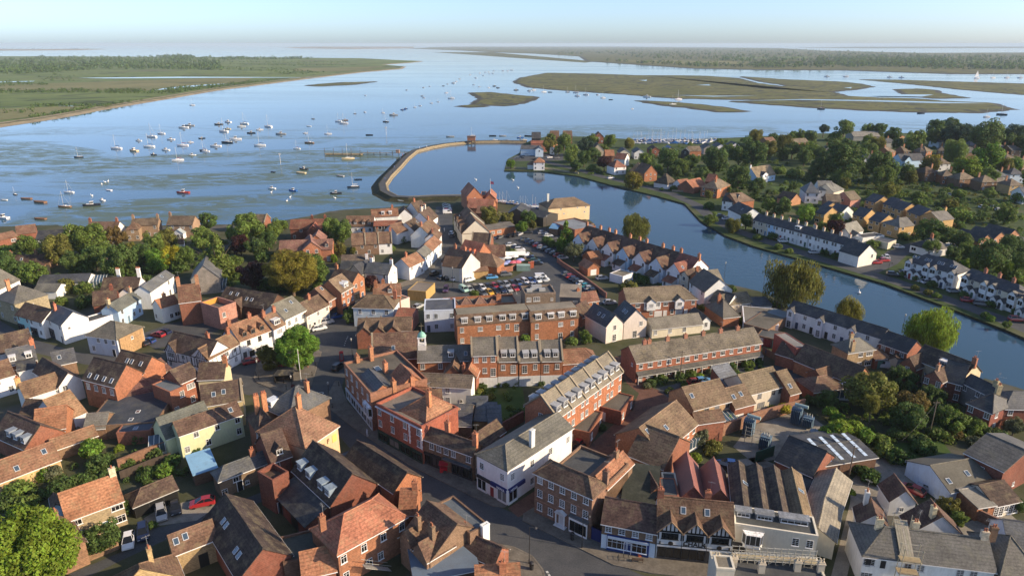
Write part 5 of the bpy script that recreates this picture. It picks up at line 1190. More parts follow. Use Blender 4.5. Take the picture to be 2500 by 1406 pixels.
h=H('slate roofed house with pale chimney above the square brick house',(2130,890),(2560,900),5.0,r=(2250,700),pitch=34,roof='sl',wall='dr',F=['w.w','w.w'],hip='l',ch=[(.0,0)],chc=(.45,.38,.22))
h=H('brick pond side house with black roof and dormer strip',(690,140),(1010,255),4.6,r=(930,60),pitch=36,roof='ds',wall='rb',F=['.','www'],gc=WHT)
h=H('small white cottage gable between the pond houses',(670,190),(790,215),3.2,d=6,pitch=44,o='y',roof='dt',wall='wh',F=['w'])
h=H('dark roofed garage between cream gable and flat brick garage',(800,330),(930,360),2.6,d=7,pitch=35,o='y',roof='dt',wall='cr',cat='garage')
H('low slate roofed garden room in front of the cream gabled house',(880,440),(1130,500),2.6,d=5,pitch=30,roof='ds',wall='db',cat='outbuilding')
# solar roof
h=H('long shed with rows of white strip rooflights under bright ivy',(40,1550),(660,1450),3.0,d=10,pitch=7,roof='sl',wall='db',cat='shed',rc=(.07,.075,.085))
b=h.blk[0]
for i in range(4):
 for j in range(6):
  me=cached('strip',lambda:(lambda a:(a.box(-.35,.35,0,1.0,0,.04),a.mesh('strip_rooflight','paint'))[1])(MB()));y=.6+j*1.12
  h.part('rooflight_panel',me,b,T(b.L*(.18+i*.22),y,3.14+y*math.tan(R(7)))@rotx(R(7)),(.5,.62,.75))
# upper left
Z(0,506)
h=H('stone fronted corner house with grey roof and five pot chimney',(162,1102),(542,992),6.6,d=10,pitch=34,roof='sl',wall='yb',hip='lr',Lf=['w.w','w.w'],F=['.','.v.'],ch=[(.28,1.6)],chc=(.44,.22,.11),pots=5,chh=1.9,rc=(.12,.115,.10),wc=(.30,.25,.16))
h=H('white gabled hall with slate roof at the far left edge',(-120,985),(222,828),5.0,d=11,pitch=32,roof='gs',wall='wh',hip='l',rc=(.18,.165,.13))
terrace('','painted cottages on the left street',2,(180,1226),(476,1312),5.0,r=(390,1112),pitch=38,roof='dt',wall='tq',labels=['turquoise painted cottage beside the stone corner house','white painted cottage next to the turquoise one'],F=['sw','w.w'],per=lambda i:dict(wall='wh' if i else 'tq',wc=None if i else(.36,.60,.60),Rt=None))
h=H('bright white gabled house with slate roof and arched shop windows',(700,1346),(1008,1256),5.6,d=8.5,pitch=38,o='y',roof='sl',wall='wh',F=['..','v.'],Lf=['s.d','w.w'],ch=[(.9,-1.2)],rc=(.055,.065,.09),chc=(.42,.16,.1))
h.sub(h.blk[0].L,1.0,6.5,4.5,3.6,kind='flat',par=.3,roof='fe',wall='wh')
h=H('white house with slate front, ochre brick end and small door hood',(988,1462),(1332,1512),5.0,d=8.5,pitch=32,hip='lr',roof='gs',wall='lb',F=['w.d','.www'],Rt=None,rc=(.15,.135,.10))
h.sub(h.blk[0].L-.02,.4,.5,7.6,4.95,kind='flat',par=.02,roof='fe',wall='yb',Rt=['.','.v.'],wc=(.38,.24,.12))
h=H('sky blue painted house with mossy slate roof',(1345,1187),(1606,1037),5.0,r=(1400,1020),pitch=38,roof='gs',wall='bl',F=['wdww','w.w'],Lf=None,ch=[(.03,0),(.95,0)],chc=(.48,.38,.24),rc=(.13,.14,.12))
h=H('dark tiled cottage behind the sky blue house',(1065,1120),(1330,1090),4.6,d=7,pitch=40,roof='dt',wall='dr',ch=[(.8,0)])
h=H('white house with twin gables, dark roof and two tall white chimneys',(1142,1000),(1560,985),5.0,d=9,pitch=40,roof='dt',wall='wh',ch=[(.28,3),(.98,0)],chc=(.7,.7,.66),chh=2.6,pots=4)
for x0 in(.02,.5):h.sub(h.blk[0].L*x0,-.6,h.blk[0].L*.42,5.0,4.9,pitch=40,o='y',roof='dt',wall='wh')
h=H('white house with grey slate roof and bow window facing the sun',(1715,965),(1985,778),5.6,r=(1770,800),pitch=36,roof='sl',wall='wh',F=['.f','.w'],sky=[(.7,.6)],rc=(.13,.14,.15))
h=H('white cottage with bright orange roof and two gables',(1838,1148),(2042,1086),4.8,r=(1880,1028),pitch=40,roof='ot',wall='wh',F=['.wW','...'],Lf=['w.','.'],rc=(.38,.15,.07),ch=[(.45,-.4)],chc=(.40,.22,.13))
h=H('tall red brick house with two pairs of chimneys',(2050,1090),(2290,1060),7.0,d=8,pitch=42,roof='bt',wall='rb',ch=[(.05,0),(.95,0)],chc=(.40,.2,.11),chh=2.2,pots=3,rc=(.16,.075,.045))
h=H('low slate roofed range with small conservatory end',(430,872),(1000,850),2.8,r=(700,768),pitch=28,roof='ds',wall='wh',rc=(.06,.066,.078))
h=H('low grey roofed store behind the low slate range',(380,960),(640,960),2.6,d=6,pitch=26,roof='gs',wall='wh',cat='outbuilding')
h=H('brown roofed cottage with white sunlit gable on the left shore',(985,278),(1330,275),4.8,r=(1150,167),pitch=40,roof='bt',wall='wh',ch=[(.03,0),(.92,0)],rc=(.15,.085,.06),F=['...w','....'])
h=H('shore house of brown brick with projecting front wing',(1500,205),(1800,195),5.6,r=(1640,128),pitch=40,roof='bt',wall='bb',F=['..wf','...w'],ch=[(.03,0),(.97,0)],rc=(.15,.105,.07),wc=(.29,.2,.13))
h.block((1440,255),(1580,248),5.0,d=6,pitch=36,hip='lr',roof='bt',wall='bb',F=['w.w','.w.'],wc=(.27,.19,.12))
h=H('shore house of brown brick with white gabled garden porch',(1908,198),(2198,200),5.4,r=(2050,100),pitch=40,roof='bt',wall='bb',F=['......','ww.vv.w'],ch=[(.02,0)],rc=(.15,.105,.07),wc=(.30,.2,.13))
h.sub(h.blk[0].L*.3,-2.4,4.2,2.4,2.4,pitch=35,o='y',roof='wr',wall='wh',F=['fff'])
h=H('long red roofed bungalow on the left shore',(-120,400),(200,330),2.9,r=(100,280),pitch=32,roof='rt',wall='rb',F=['..W'],rc=(.22,.105,.065));h.block((190,310),(410,285),2.8,d=8,pitch=32,roof='rt',wall='rb',rc=(.2,.1,.065))
h=H('dark slate bungalow with white bargeboards near the left shore',(410,372),(760,350),2.8,d=9,pitch=28,roof='ds',wall='wh')
h=H('long dark tiled house under trees with two chimneys',(60,642),(560,620),3.0,r=(280,545),pitch=38,roof='dt',wall='bb',ch=[(.08,0),(.65,0)],sky=[(.35,.4)],rc=(.075,.045,.036))
h=H('small white garage with red roof among the shore gardens',(1940,430),(2100,415),2.4,d=5,pitch=28,roof='bt',wall='wh',cat='garage')
h=H('ochre gabled store beside the dark tiled house',(490,690),(565,672),3.4,d=7,pitch=40,o='y',roof='ot',wall='yb',cat='outbuilding')
Z(500,506)
h=H('brick shore house with white bay behind the round oak trees',(420,165),(680,170),5.0,r=(550,80),pitch=38,roof='gt',wall='rb',F=['...','..W'],rc=(.16,.12,.075),cop='r')
h=H('dark red tiled house with projecting centre gable near the quay',(975,246),(1380,236),5.0,r=(1170,137),pitch=40,roof='rt',wall='dr',F=['w...w','.w..w'],ch=[(.6,0),(.97,0)],rc=(.21,.075,.045))
h.sub(h.blk[0].L*.52,-4,5.0,6,4.6,pitch=46,o='y',roof='rt',wall='dr')
h=H('orange red brick house with large gable and white french windows',(850,498),(1456,476),4.8,r=(1000,377),pitch=38,roof='rt',wall='ob',F=['.....f','.....'],dorm=[.9],dkind='gable',rc=(.23,.105,.08),wc=(.36,.15,.085))
h.block((1125,484),(1325,467),5.4,d=11,pitch=40,o='y',roof='rt',wall='ob',F=['..','ww'],rc=(.27,.125,.10),wc=(.36,.15,.085),gc=WHT)
h.sub(h.blk[0].L*.5,8,5.5,8,5.5,pitch=42,o='y',roof='rt',wall='ob',rc=(.3,.13,.1))
terrace('brown roofed mews house with white ground floor and dormers','mews houses near the quay',2,(1608,218),(1925,216),3.2,r=(1760,99),pitch=38,roof='bt',wall='wh',F=['Ww'],dorm=[.3,.72],dkind='hip',rc=(.19,.10,.062))
h=H('white quay house with long orange roof and two white dormers',(1912,112),(2215,95),4.6,r=(2080,18),pitch=40,roof='ot',wall='wh',F=['wwWww'],dorm=[.42,.7],dkind='flat',dc=WHT,ch=[(.8,0)],rc=(.26,.115,.065))
h.sub(h.blk[0].L,.5,6,7,4.4,pitch=42,o='y',roof='dt',wall='wh')
h=H('black clad house with red roof and long window bands',(1935,215),(2245,205),4.2,d=7,pitch=20,roof='rt',wall='dk',F=['Y.Y','YYY'],wc=(.06,.06,.065))
terrace('brown roofed mews cottage with stepped rear wing','row of three mews cottages',3,(1685,430),(2140,405),4.4,r=(1870,290),pitch=42,roof='ot',wall='bb',F=['w.','.w'],ch=[(.95,0)],cop='r',rc=(.19,.105,.065),per=lambda i:dict(wall='wh') if i==2 else{})
h=H('long brown roofed range with white gable end',(1565,616),(1925,606),2.9,r=(1770,541),pitch=36,roof='bt',wall='wh',ch=[(.8,-2)],chc=(.7,.7,.7),rc=(.13,.095,.075))
h=H('low dark slate outbuilding behind the white slate house',(1545,715),(1790,715),2.8,d=7,pitch=30,roof='ds',wall='dk',cat='outbuilding')
h=H('white house with blue slate roof and two white chimneys',(1826,745),(2095,768),5.0,r=(1990,631),pitch=36,roof='sl',wall='wh',F=['..w','..w'],Rt=['d.','.v'],ch=[(.12,0),(.97,0)],chc=(.7,.68,.64),wc=(.66,.64,.62))
h=H('pale blue hipped house with moss brown roof on the square',(1696,1142),(2152,1157),5.8,r=(1950,1005),pitch=34,hip='lr',roof='bt',wall='lb',F=['w.w','www'],rc=(.14,.095,.06),wf=(.7,.72,.74),ch=[(.95,1.5)])
h=H('orange roofed house with attic dormer behind the pale blue house',(1930,1010),(2235,1000),6.2,r=(2110,880),pitch=44,roof='ot',wall='ob',dorm=[.62],dkind='gable',ch=[(.08,-.6),(.35,.3)],rc=(.29,.135,.075))
h.block((2235,1080),(2343,1040),4.0,d=8,kind='flat',par=.3,roof='gs',wall='pi')
h=H('three gabled brown roofed building facing the side street',(1745,1425),(2360,1405),4.4,d=7.5,pitch=30,roof='bt',wall='rb',rc=(.15,.095,.062),cat='building')
for k in range(3):h.sub(h.blk[0].L*(.0+.27*k),-1.2,h.blk[0].L*.265,7,4.3,pitch=44,o='y',roof='bt',wall='rb',rc=(.14,.09,.06))
h=H('small pink brick house with low roof beside the three gables',(2180,1255),(2360,1265),4.4,d=7,pitch=18,roof='rt',wall='pk',F=['W'])
h=H('long black roofed barn with roof lights and little gable window',(155,1075),(735,1170),4.0,r=(545,952),pitch=38,roof='dt',wall='db',sky=[(.15,.6),(.28,.6),(.5,.4),(.6,.4)],cat='barn',rc=(.06,.042,.036))
h.sub(h.blk[0].L*.3,-1.0,3.4,5,3.8,pitch=48,o='y',roof='dt',wall='db',F=['w'])
h=H('flat dark roofed extension beside the black roofed barn',(560,1160),(790,1160),3.2,d=7,pitch=14,roof='ds',wall='wh',cat='outbuilding')
h=H('grey slate chapel like house with stone gable',(-160,830),(165,800),5.2,d=11,pitch=46,o='y',roof='sl',wall='fl',rc=(.12,.125,.135))
h=H('pink brick roofless building with orange boarded inside walls',(165,1212),(360,1142),5.0,d=8,kind='flat',par=1.6,roof='fe',wall='pk',F=['..','w.'],cat='building')
a=MB();b=h.blk[0];a.box(.3,b.L-.3,b.d-.32,b.d-.27,5.0,6.5);a.box(.27,.32,.3,b.d-.3,5.0,6.5);h.part('inner_boarding',a.mesh('inner_boarding','wood'),b,Matrix(),(.55,.26,.05))
h=H('brown roofed shop with white box dormer and tall chimney',(785,1395),(915,1335),5.8,r=(780,1200),pitch=42,roof='ot',wall='wh',dorm=[.5],dkind='flat',dw=2.0,dh=1.3,dc=(.66,.66,.64),ch=[(.05,0),(.95,0)],F=['s','W'],cat='shop',rc=(.21,.115,.068))
h=H('grey roofed white shop with roof lights on the square',(920,1282),(1152,1172),6.4,r=(880,1070),pitch=36,roof='gs',wall='wh',F=['ss','www'],sky=[(.3,.4),(.75,.7)],cat='shop',rc=(.175,.165,.125),wc=(.72,.68,.6))
h=H('brown roofed cream cottages with white doors on the square',(1162,1242),(1420,1112),5.0,r=(1210,1042),pitch=38,roof='bt',wall='cr',F=['wdwwd','w.w.w'],ch=[(.55,0)],rc=(.14,.088,.06),wc=(.68,.62,.50))
h=H('slate and tile roofed brick house between cottages and tall brick house',(1412,1072),(1545,1002),6.0,r=(1340,892),pitch=36,roof='bt',wall='rb',F=['s','w.w'],dorm=[.85],rc=(.19,.105,.065),sky=[(.35,.8)])
h=H('tall brick corner house with pair of white gabled dormers',(1558,978),(1702,898),7.6,r=(1490,802),pitch=40,roof='gt',wall='ob',F=['sss','www','www'],dorm=[.45,.65],dw=.9,dkind='gable',rc=(.20,.135,.085),dc=WHT)
h=H('brick house with dark roof and sunlit gable behind the corner house',(1440,812),(1690,860),6.6,r=(1590,718),pitch=40,roof='dt',wall='ob',Rt=['sd','ww'],ch=[(.03,0)],rc=(.10,.065,.05))
h=H('small cream gabled house beyond the dark roofed brick house',(1640,740),(1790,765),4.8,d=7,pitch=46,o='y',roof='ds',wall='cr',cat='house')
# South street and the car park
Z(1000,506)
def st(label,p1,p2,ze,r,wall,roof,F,**k):return H(label,p1,p2,ze,r=r,pitch=38,wall=wall,roof=roof,F=F,**k)
st('white house with orange roof and brick chimney at the street bend',(-5,682),(165,602),4.8,(62,520),'wh','ot',['g.w','w.w'],ch=[(.3,0)],rc=(.30,.14,.075))
st('pale blue house with slate roof on the bend of the street',(168,572),(252,500),5.2,(130,470),'lb','gs',['wd','ww'])
st('white gabled house with orange roof in the middle of the street',(252,500),(362,395),5.0,(240,360),'lb','ot',['wdw','w.w'],rc=(.30,.14,.075))
st('brown roofed white cottage beyond the middle of the street',(330,360),(365,300),4.8,(270,270),'wh','bt',['w','w'],ch=[(.2,0)])
H('brown roofed cottage with brick chimney up the street',(240,330),(345,230),5.0,d=8,pitch=42,roof='bt',wall='wh',ch=[(.1,0),(.8,0)],chc=(.4,.16,.09))
H('white cottage with long dark glazed roof behind the street',(50,270),(215,170),4.4,d=7,pitch=42,roof='dt',wall='wh',sky=[(.5,.5)])
H('tall white gabled house near the quay end of the street',(225,170),(322,100),6.0,d=8,pitch=44,roof='dt',wall='wh',ch=[(.6,0),(.2,0)],chc=(.66,.6,.5),chh=1.8)
H('dark roofed quay house with dormer overlooking the water',(95,60),(210,30),5.6,d=8,pitch=44,roof='dt',wall='wh',dorm=[.6],ch=[(.3,0)])
H('white gabled cottage beside the slate roofed white house',(-150,300),(-20,260),4.6,d=7,pitch=40,roof='bt',wall='wh')
for i,(p1,p2,lab) in enumerate((((510,130),(560,190),'cream gabled house at the quay end of the street'),((545,210),(600,300),'cream gabled house with roof light in the street'),)):
 h=H(lab,p1,p2,4.8,d=11,pitch=42,roof='bt',wall='cr',F=['w.w','w.w'],rc=(.16,.092,.06));b=h.blk[0]
 for k in(0,1):h.sub(b.L*.5*k,-.2,b.L*.48,7,4.8,pitch=46,o='y',roof='bt',wall='cr',F=['.','v'])
H('brick gabled house with attic window beside the street',(600,285),(745,285),4.2,d=9,pitch=50,o='y',roof='bt',wall='ob',F=['.','v'],sky=[(.4,.5,'L')])
H('dark tiled house with two roof lights above the boat sheds',(640,190),(690,180),4.0,d=8,pitch=40,roof='dt',wall='wh')
H('white conservatory fronted bungalow near the boat sheds',(690,215),(870,180),2.8,d=6,pitch=12,roof='be',wall='wh',F=['ffff'])
h=H('long low brick hall with grey flat pitched roof beside the car park',(760,285),(1210,215),3.0,d=9,pitch=10,roof='gs',wall='ob',F=['.WWW..'],cat='hall',rc=(.17,.155,.135))
h=H('pub hall with large plain brown roof',(705,415),(918,425),4.0,r=(800,292),pitch=44,roof='dt',wall='rb',cop='lr',rc=(.10,.065,.05),cat='pub')
h=H('pub range with long brown roof above the beer garden',(760,560),(1090,560),3.4,r=(920,432),pitch=40,roof='bt',wall='wh',F=['f.f.f'],cat='pub',rc=(.17,.085,.06))
h=H('pub wing with bright orange red roof and three dormers',(560,520),(770,565),5.0,d=8,pitch=44,roof='rt',wall='ob',rc=(.46,.14,.075),cat='pub',sky=[])
for k in range(3):h.dormer(h.blk[0],h.blk[0].L*(.25+.25*k),'F','hip',1.0,.9,None,WHT,'tile',(.46,.14,.075),'gable')
h=H('white pub house with brown hipped gables at the street corner',(365,620),(600,690),5.4,d=8.5,pitch=44,roof='bt',wall='wh',ch=[(.25,0),(.5,2)],chc=(.34,.15,.09),rc=(.18,.10,.065),F=['....','....'],wc=(.6,.58,.55))
h.block((600,690),(668,640),5.2,d=7,pitch=46,o='y',roof='bt',wall='cr',F=['w','w'])
h=H('pub wing with broad brown roof and white window by the garden',(735,650),(1000,680),3.4,r=(800,520),pitch=42,roof='bt',wall='ob',rc=(.20,.12,.075),cat='pub',F=['w....'],hip='r')
h=H('small glazed entrance porch in front of the pub',(715,740),(900,720),2.6,d=4,pitch=24,roof='bt',wall='wd',cat='porch')
h=H('boarded public toilet block with flat beige roof',(-20,950),(185,970),2.9,d=7,kind='flat',par=.25,roof='be',wall='wd',cat='building',rc=(.26,.235,.18),wc=(.42,.28,.10));h.block((185,970),(290,870),3.1,d=6,kind='flat',par=.15,roof='be',wall='wd',wc=(.42,.28,.10))
h=H('pale blue white flat roofed house beside the mansard flats',(165,1192),(525,1180),6.2,d=9,kind='flat',par=.3,roof='sl',wall='lb',F=['dw.w','ww.w'],wf=(.6,.66,.72))
h=H('brick flats with brown mansard roof and six white dormers',(545,1354),(1378,1290),6.0,d=7,kind='mansard',pitch=60,roof='bt',wall='ob',F=['w.f.w..f','w.x.xwf.'],dorm=[.1,.28,.44,.62,.76,.93],dkind='flat',dw=1.7,dh=1.4,dc=(.55,.55,.54),cat='flats',rc=(.16,.098,.065),dz=.3)
h=H('brick flats with brown mansard roof and four white dormers',(1388,1312),(1932,1262),6.0,d=7,kind='mansard',pitch=60,roof='bt',wall='ob',F=['w.fw','w.xw'],dorm=[.16,.42,.64,.89],dkind='flat',dw=1.7,dh=1.4,dc=WHT,cat='flats',rc=(.16,.098,.065),dz=.3)
h=H('brick market hall with row of small pyramid roofs',(405,1160),(1225,1110),4.6,d=7,kind='flat',par=.7,roof='be',wall='ob',cat='hall',ch=[])
b=h.blk[0]
for k in range(4):h.sub(b.L*(.02+k*.2),1.2,b.L*.17,b.L*.17,4.7,pitch=46,hip='lr',roof='rt',wall='ob',z0=4,rc=(.20,.10,.075))
o=h.part('chimney',m_chimney(1.4,.7,2.2)[0],b,T(b.L*.76,2,4.8),(.4,.17,.09))
for i in range(3):link('chimney_pot',m_pot(),o,(.4,.15,.08),loc=((i-1)*.38,0,2.18))
h=H('modern brown brick block with flat roof and metal plant',(1322,1012),(1672,992),8.4,d=7,kind='flat',par=.5,roof='fe',wall='bb',F=['..','x.W','xW.v'],cat='building',wc=(.20,.15,.11))
b=h.blk[0]
for(x0,y0,w_) in((.2,3,1.6),(.4,4,2.6),(.62,3,1.8),(.5,6,3)):
 a=MB();a.box(-w_/2,w_/2,-.5,.5,0,.8);h.part('roof_plant',a.mesh('roof_plant','metal'),b,T(b.L*x0,y0,8.45),(.34,.34,.33))
h=H('zinc clad house with ribbed dark wall and sloping beige roof',(1722,1020),(1955,1030),6.6,d=5.5,pitch=18,kind='lean',roof='be',wall='zn',F=['..','.x'],rc=(.30,.26,.21));b=h.blk[0]
for k in range(12):a=MB();a.box(-.03,.03,-.06,.02,.1,6.5);h.part('zinc_rib',cached('zrib',lambda:a.mesh('zinc_rib','metal')),b,T(b.L*(k+.5)/12,0,0),(.14,.14,.135))
h=H('red roofed brick house beside the zinc clad house',(1960,1090),(2165,1062),4.8,r=(2050,970),pitch=40,roof='rt',wall='ob',F=['..','.x'],ch=[(.02,0)],rc=(.25,.105,.068))
h.block((1975,1260),(2110,1190),3.0,d=6,pitch=40,roof='dt',wall='rb')
for k,(x0,y0,lab) in enumerate(((2100,600,'small brick garage with orange roof behind the car park'),(2060,700,'white doored brick garage beside the car park wall'))):
 h=H(lab,(x0-20,y0),(x0+110,y0-20),2.8,d=6,pitch=34,roof='ot',wall='ob',cat='garage',o='y' if k else 'x',F=['g' if k else '.'])
H('white flat roofed garage near the pond terrace gardens',(2290,760),(2440,800),2.6,d=6,kind='flat',par=.2,roof='be',wall='wh',cat='garage')
# twin white gables
Z(1500,506)
h=H('white gabled house with slate roof, the one nearer the brick flats',(-92,1362),(103,1316),5.0,dr=(-130,1080),pitch=44,o='y',roof='sl',wall='pi',F=['f','w'],Lf=None,rc=(.05,.058,.075),sky=[(.35,.5,'L'),(.55,.5,'L')],wc=(.7,.62,.55),gc=WHT)
h=H('white gabled house with slate roof, the one nearer the garaged brick house',(112,1315),(372,1284),5.0,dr=(90,1070),pitch=44,o='y',roof='sl',wall='pi',F=['f','.w'],rc=(.05,.058,.075),sky=[(.35,.5,'L'),(.55,.5,'L')],wc=(.7,.62,.55),gc=WHT)
h=H('brick pair of houses with integral white garage doors and hipped roof',(150,1092),(945,1047),5.2,r=(560,906),pitch=34,hip='r',roof='gt',wall='ob',F=['gg.wgdwgdw','.x.xwx.w.w'],rc=(.20,.155,.105),wc=(.33,.135,.08),door=(.72,.70,.68),style='casement')
h.sub(h.blk[0].L*.24,-.06,h.blk[0].L*.24,.5,5.15,kind='flat',par=.01,roof='gs',wall='wh',z0=2.6,F=['.','x.x'])
for x0 in(.27,.68):h.sub(h.blk[0].L*x0,-.7,2.6,4,5.2,pitch=38,o='y',roof='gt',wall='wh',z0=2.6,F=['.','x'],rc=(.20,.155,.105))
h=H('low cream cottage with long grey brown roof and white cross gable',(432,1396),(1010,1332),2.7,r=(690,1240),pitch=34,roof='gs',wall='cr',F=['w.w.w..'],rc=(.20,.18,.14),wc=(.68,.62,.48))
h.block((1005,1300),(1100,1290),2.9,d=7,pitch=42,o='y',roof='ds',wall='wh',F=['w'])
h=H('bungalow with split slate and brown roof by the pond corner',(1085,1075),(1290,1130),2.9,d=8,pitch=32,roof='ds',wall='wh',F=['ww']);h.block((1290,1125),(1580,1085),2.8,r=(1450,975),pitch=32,roof='gt',wall='cr',F=['..w'],rc=(.20,.165,.11))
h=H('brick bungalow with pyramid slate roof and one sunlit face',(1250,1262),(1432,1242),3.0,d=10,pitch=34,hip='lr',roof='gs',wall='ob',rc=(.14,.125,.10),ch=[(.3,.5)])
h=H('low white sheds beside the pond corner bungalow',(1590,1130),(1800,1120),2.3,d=4.5,kind='lean',pitch=12,roof='sl',wall='wh',cat='shed')
h=H('car port with blue grey sheet roof',(1700,1240),(1890,1300),2.5,d=6,kind='lean',pitch=6,roof='wr',wall='wh',cat='car port',name='car_port',rc=(.20,.25,.28))
h=H('broad flat roofed store with dull brown roof near the garages',(1480,1330),(1760,1406),2.8,d=13,kind='flat',par=.1,roof='be',wall='bb',cat='workshop',rc=(.16,.145,.115))
# terrace along the near bank of the pond
cols=['lb','wh','wh','bl','wh','lb','wh']
def perN(i):return dict(wall=cols[i],rc=(.27,.085,.06) if i==6 else vary((.105,.06,.046),.12),ch=[(.0,0),(.97,0)] if i%2==0 else[(.5,.5)])
ts=terrace('gabled pond side terrace house','gabled terrace along the near bank of the pond',7,frm='the yellow warehouse',p1=(-430,350),p2=(845,752),ze=5.2,r=(480,440),pitch=38,roof='dt',per=perN,chc=(.46,.22,.12),F=['w.','w.'],pots=2)
for i,h in enumerate(ts):
 b=h.blk[0];g=h.sub(b.L*.14,-3.0,b.L*.8,b.d/2+3.0,5.1,pitch=45,o='y',roof='rt' if i==6 else 'dt',wall=cols[i],rc=(.27,.085,.06) if i==6 else vary((.13,.066,.048),.1),F=['w','w.w'],sky=[(.3,.5,'R')] if i==6 else[])
 h.sub(b.L*.25,-5.6,b.L*.5,2.6,2.4,pitch=24,kind='lean',roof='dt' if i%2 else 'rt',wall='wh',F=['w.'])
h=H('white house with broad stone slate roof at the end of the pond terrace',(1035,968),(1286,938),3.0,r=(1075,720),pitch=38,roof='gs',wall='ob',rc=(.20,.175,.125),sky=[(.3,.3),(.75,.35)],ch=[(.05,0)])
h.block((860,845),(1035,968),5.2,d=9,pitch=40,roof='ds',wall='wh',F=['w..','w.w'],rc=(.10,.085,.07));h.block((745,770),(850,800),5.0,d=8,pitch=42,o='y',roof='dt',wall='cr',F=['w','w'])
# white terrace between lane and pond
ts=terrace('white slate roofed terrace house','white terrace between the lane and the pond',6,frm='the huge willow',p1=(1985,1165),p2=(3050,1500),ze=5.0,r=(2577,1228),pitch=34,roof='ds',wall='wh',F=['wd','w.'],rc=(.055,.055,.06))
for h in ts[::2]:h.sub(.3,-.8,h.blk[0].L*.45,4,5.0,pitch=40,o='y',roof='ds',wall='wh',F=['f','w'],rc=(.055,.055,.06))
# far bank white terrace
c2=['cr','cr','bl','wh','wh','wh','wh']
terrace('','white terrace on the far bank of the pond',7,(1590,142),(2222,312),5.4,r=(1960,152),pitch=36,roof='ds',F=['wd','w.w'],rc=(.05,.055,.07),labels=['cream house at the start of the far bank terrace','cream house next to the pale blue house in the far bank terrace','pale blue house in the far bank terrace']+[f'white far bank terrace house, {o_} beyond the pale blue one' for o_ in('first','second','third','fourth')],per=lambda i:dict(wall=c2[i],ch=[(.97,0)],dorm=[.5] if i==5 else[],dkind='flat',dw=2.4,dc=WHT),chc=(.5,.42,.33))
terrace('white far bank terrace house','shorter half of the white far bank terrace',5,frm='the twin gabled end cottage',rev=True,p1=(2232,315),p2=(2723,452),ze=5.4,r=(2543,312),pitch=36,roof='ds',wall='wh',F=['wd','w.w'],rc=(.05,.055,.07),per=lambda i:dict(ch=[(.02,0)]),chc=(.5,.42,.33))
Z(2000,506)
h=H('white cottage with sunlit twin gables closing the far bank terrace',(455,560),(660,520),4.2,d=8,pitch=36,o='y',roof='ds',wall='wh',F=['.','.w'],wc=(.75,.72,.66));h.block((385,470),(520,460),4.2,d=8,pitch=38,o='y',roof='ds',wall='wh')
def bays(hs):
 for i,h in enumerate(hs):
  b=h.blk[0];w_=min(2.9,b.L*.5);x0=b.L*.04 if i%2==0 else b.L*.96-w_
  h.sub(x0,-.9,w_,5,5.3,pitch=44,o='y',roof='ds',wall='wh',F=['Y','Y'],wf=WHT,rc=(.06,.065,.08))
  x1=b.L-2.2 if i%2==0 else .1
  h.sub(x1,-2.0,2.1,2.0,2.4,pitch=42,o='y',roof='ds',wall='wh',F=['d'],rc=(.06,.065,.08))
G1='bay fronted houses on the pond road'
bays(terrace('white bay fronted house with roof lights',G1,4,frm='the side road',p1=(1000,612),p2=(1572,762),ze=5.4,r=(1340,562),pitch=34,roof='ds',wall='wh',hipends='lr',F=['.w','.w'],rc=(.055,.06,.075),per=lambda i:dict(sky=[(.3,.5),(.6,.5)])))
bays(terrace('cream bay fronted house',G1+' beyond',4,frm='the white bay fronted row',p1=(1650,785),p2=(2285,1010),ze=5.4,r=(2020,795),pitch=34,roof='ds',wall='cr',hipends='r',F=['.w','.w'],rc=(.055,.06,.075),ch=[(.97,0)],chc=(.36,.16,.1)))
bays(terrace('white bay fronted house at the right edge of the pond road',G1+' at the edge',2,(2300,1040),(2560,1140),5.4,d=10,pitch=34,roof='ds',wall='wh',F=['.w','.w'],rc=(.055,.06,.075)))
h=H('white bungalow with hipped slate roof behind the bay fronted houses',(1045,425),(1310,492),3.0,d=10,pitch=32,hip='lr',roof='ds',wall='wh',F=['W.w'],ch=[(.5,0)]);h.block((1330,480),(1505,458),3.0,d=8,pitch=32,hip='r',roof='gs',wall='wh',F=['ww'])
h=H('white flat roofed glazed summer house beside the hipped bungalow',(1500,478),(1632,438),2.6,d=5,kind='flat',par=.1,roof='wr',wall='wh',F=['fff'],cat='summer house')
YB='yellow brick gabled houses behind the far bank'
for(p1,p2,wl) in(((570,138),(700,172),'yb'),((385,82),(512,112),'yb'),((112,42),(245,72),'wh'),((-40,60),(60,85),'yb')):
 H('yellow brick house with slate slope and sunlit gable in the front row' if wl=='yb' else 'white gabled house between the yellow brick houses',p1,p2,4.8,d=9,pitch=32,roof='ds',wall=wl,F=['W.','xx'],rc=(.06,.066,.082),group=YB if wl=='yb' else None,gc=WHT,wc=(.46,.30,.13) if wl=='yb' else None)
h=H('yellow brick hipped house facing the side road',(920,228),(1088,206),5.0,d=8.5,pitch=30,hip='l',roof='gs',wall='yb',F=['.x','x.'],Lf=['W','x.x'],rc=(.16,.15,.13),wc=(.46,.30,.13))
h=H('yellow brick house with brown roof at the allotment corner',(1376,152),(1542,132),5.0,d=9,pitch=30,roof='gs',wall='yb',F=['.v.','x..'],Lf=['W','xx'],rc=(.17,.155,.13),wc=(.46,.30,.13),ch=[(.98,0)])
h=H('grey slate chalet bungalow with cream gable by the side road',(345,305),(505,262),2.6,d=7,pitch=42,roof='gs',wall='wh',rc=(.22,.21,.17));h.block((400,330),(500,330),2.4,d=5,pitch=34,o='y',roof='gs',wall='wh')
h=H('white walled garages and yards beside the side road',(500,355),(745,325),2.4,d=5,kind='flat',par=.15,roof='fe',wall='wh',cat='garage');h.block((790,410),(885,375),2.6,d=6,kind='flat',par=.1,roof='sl',wall='cr')
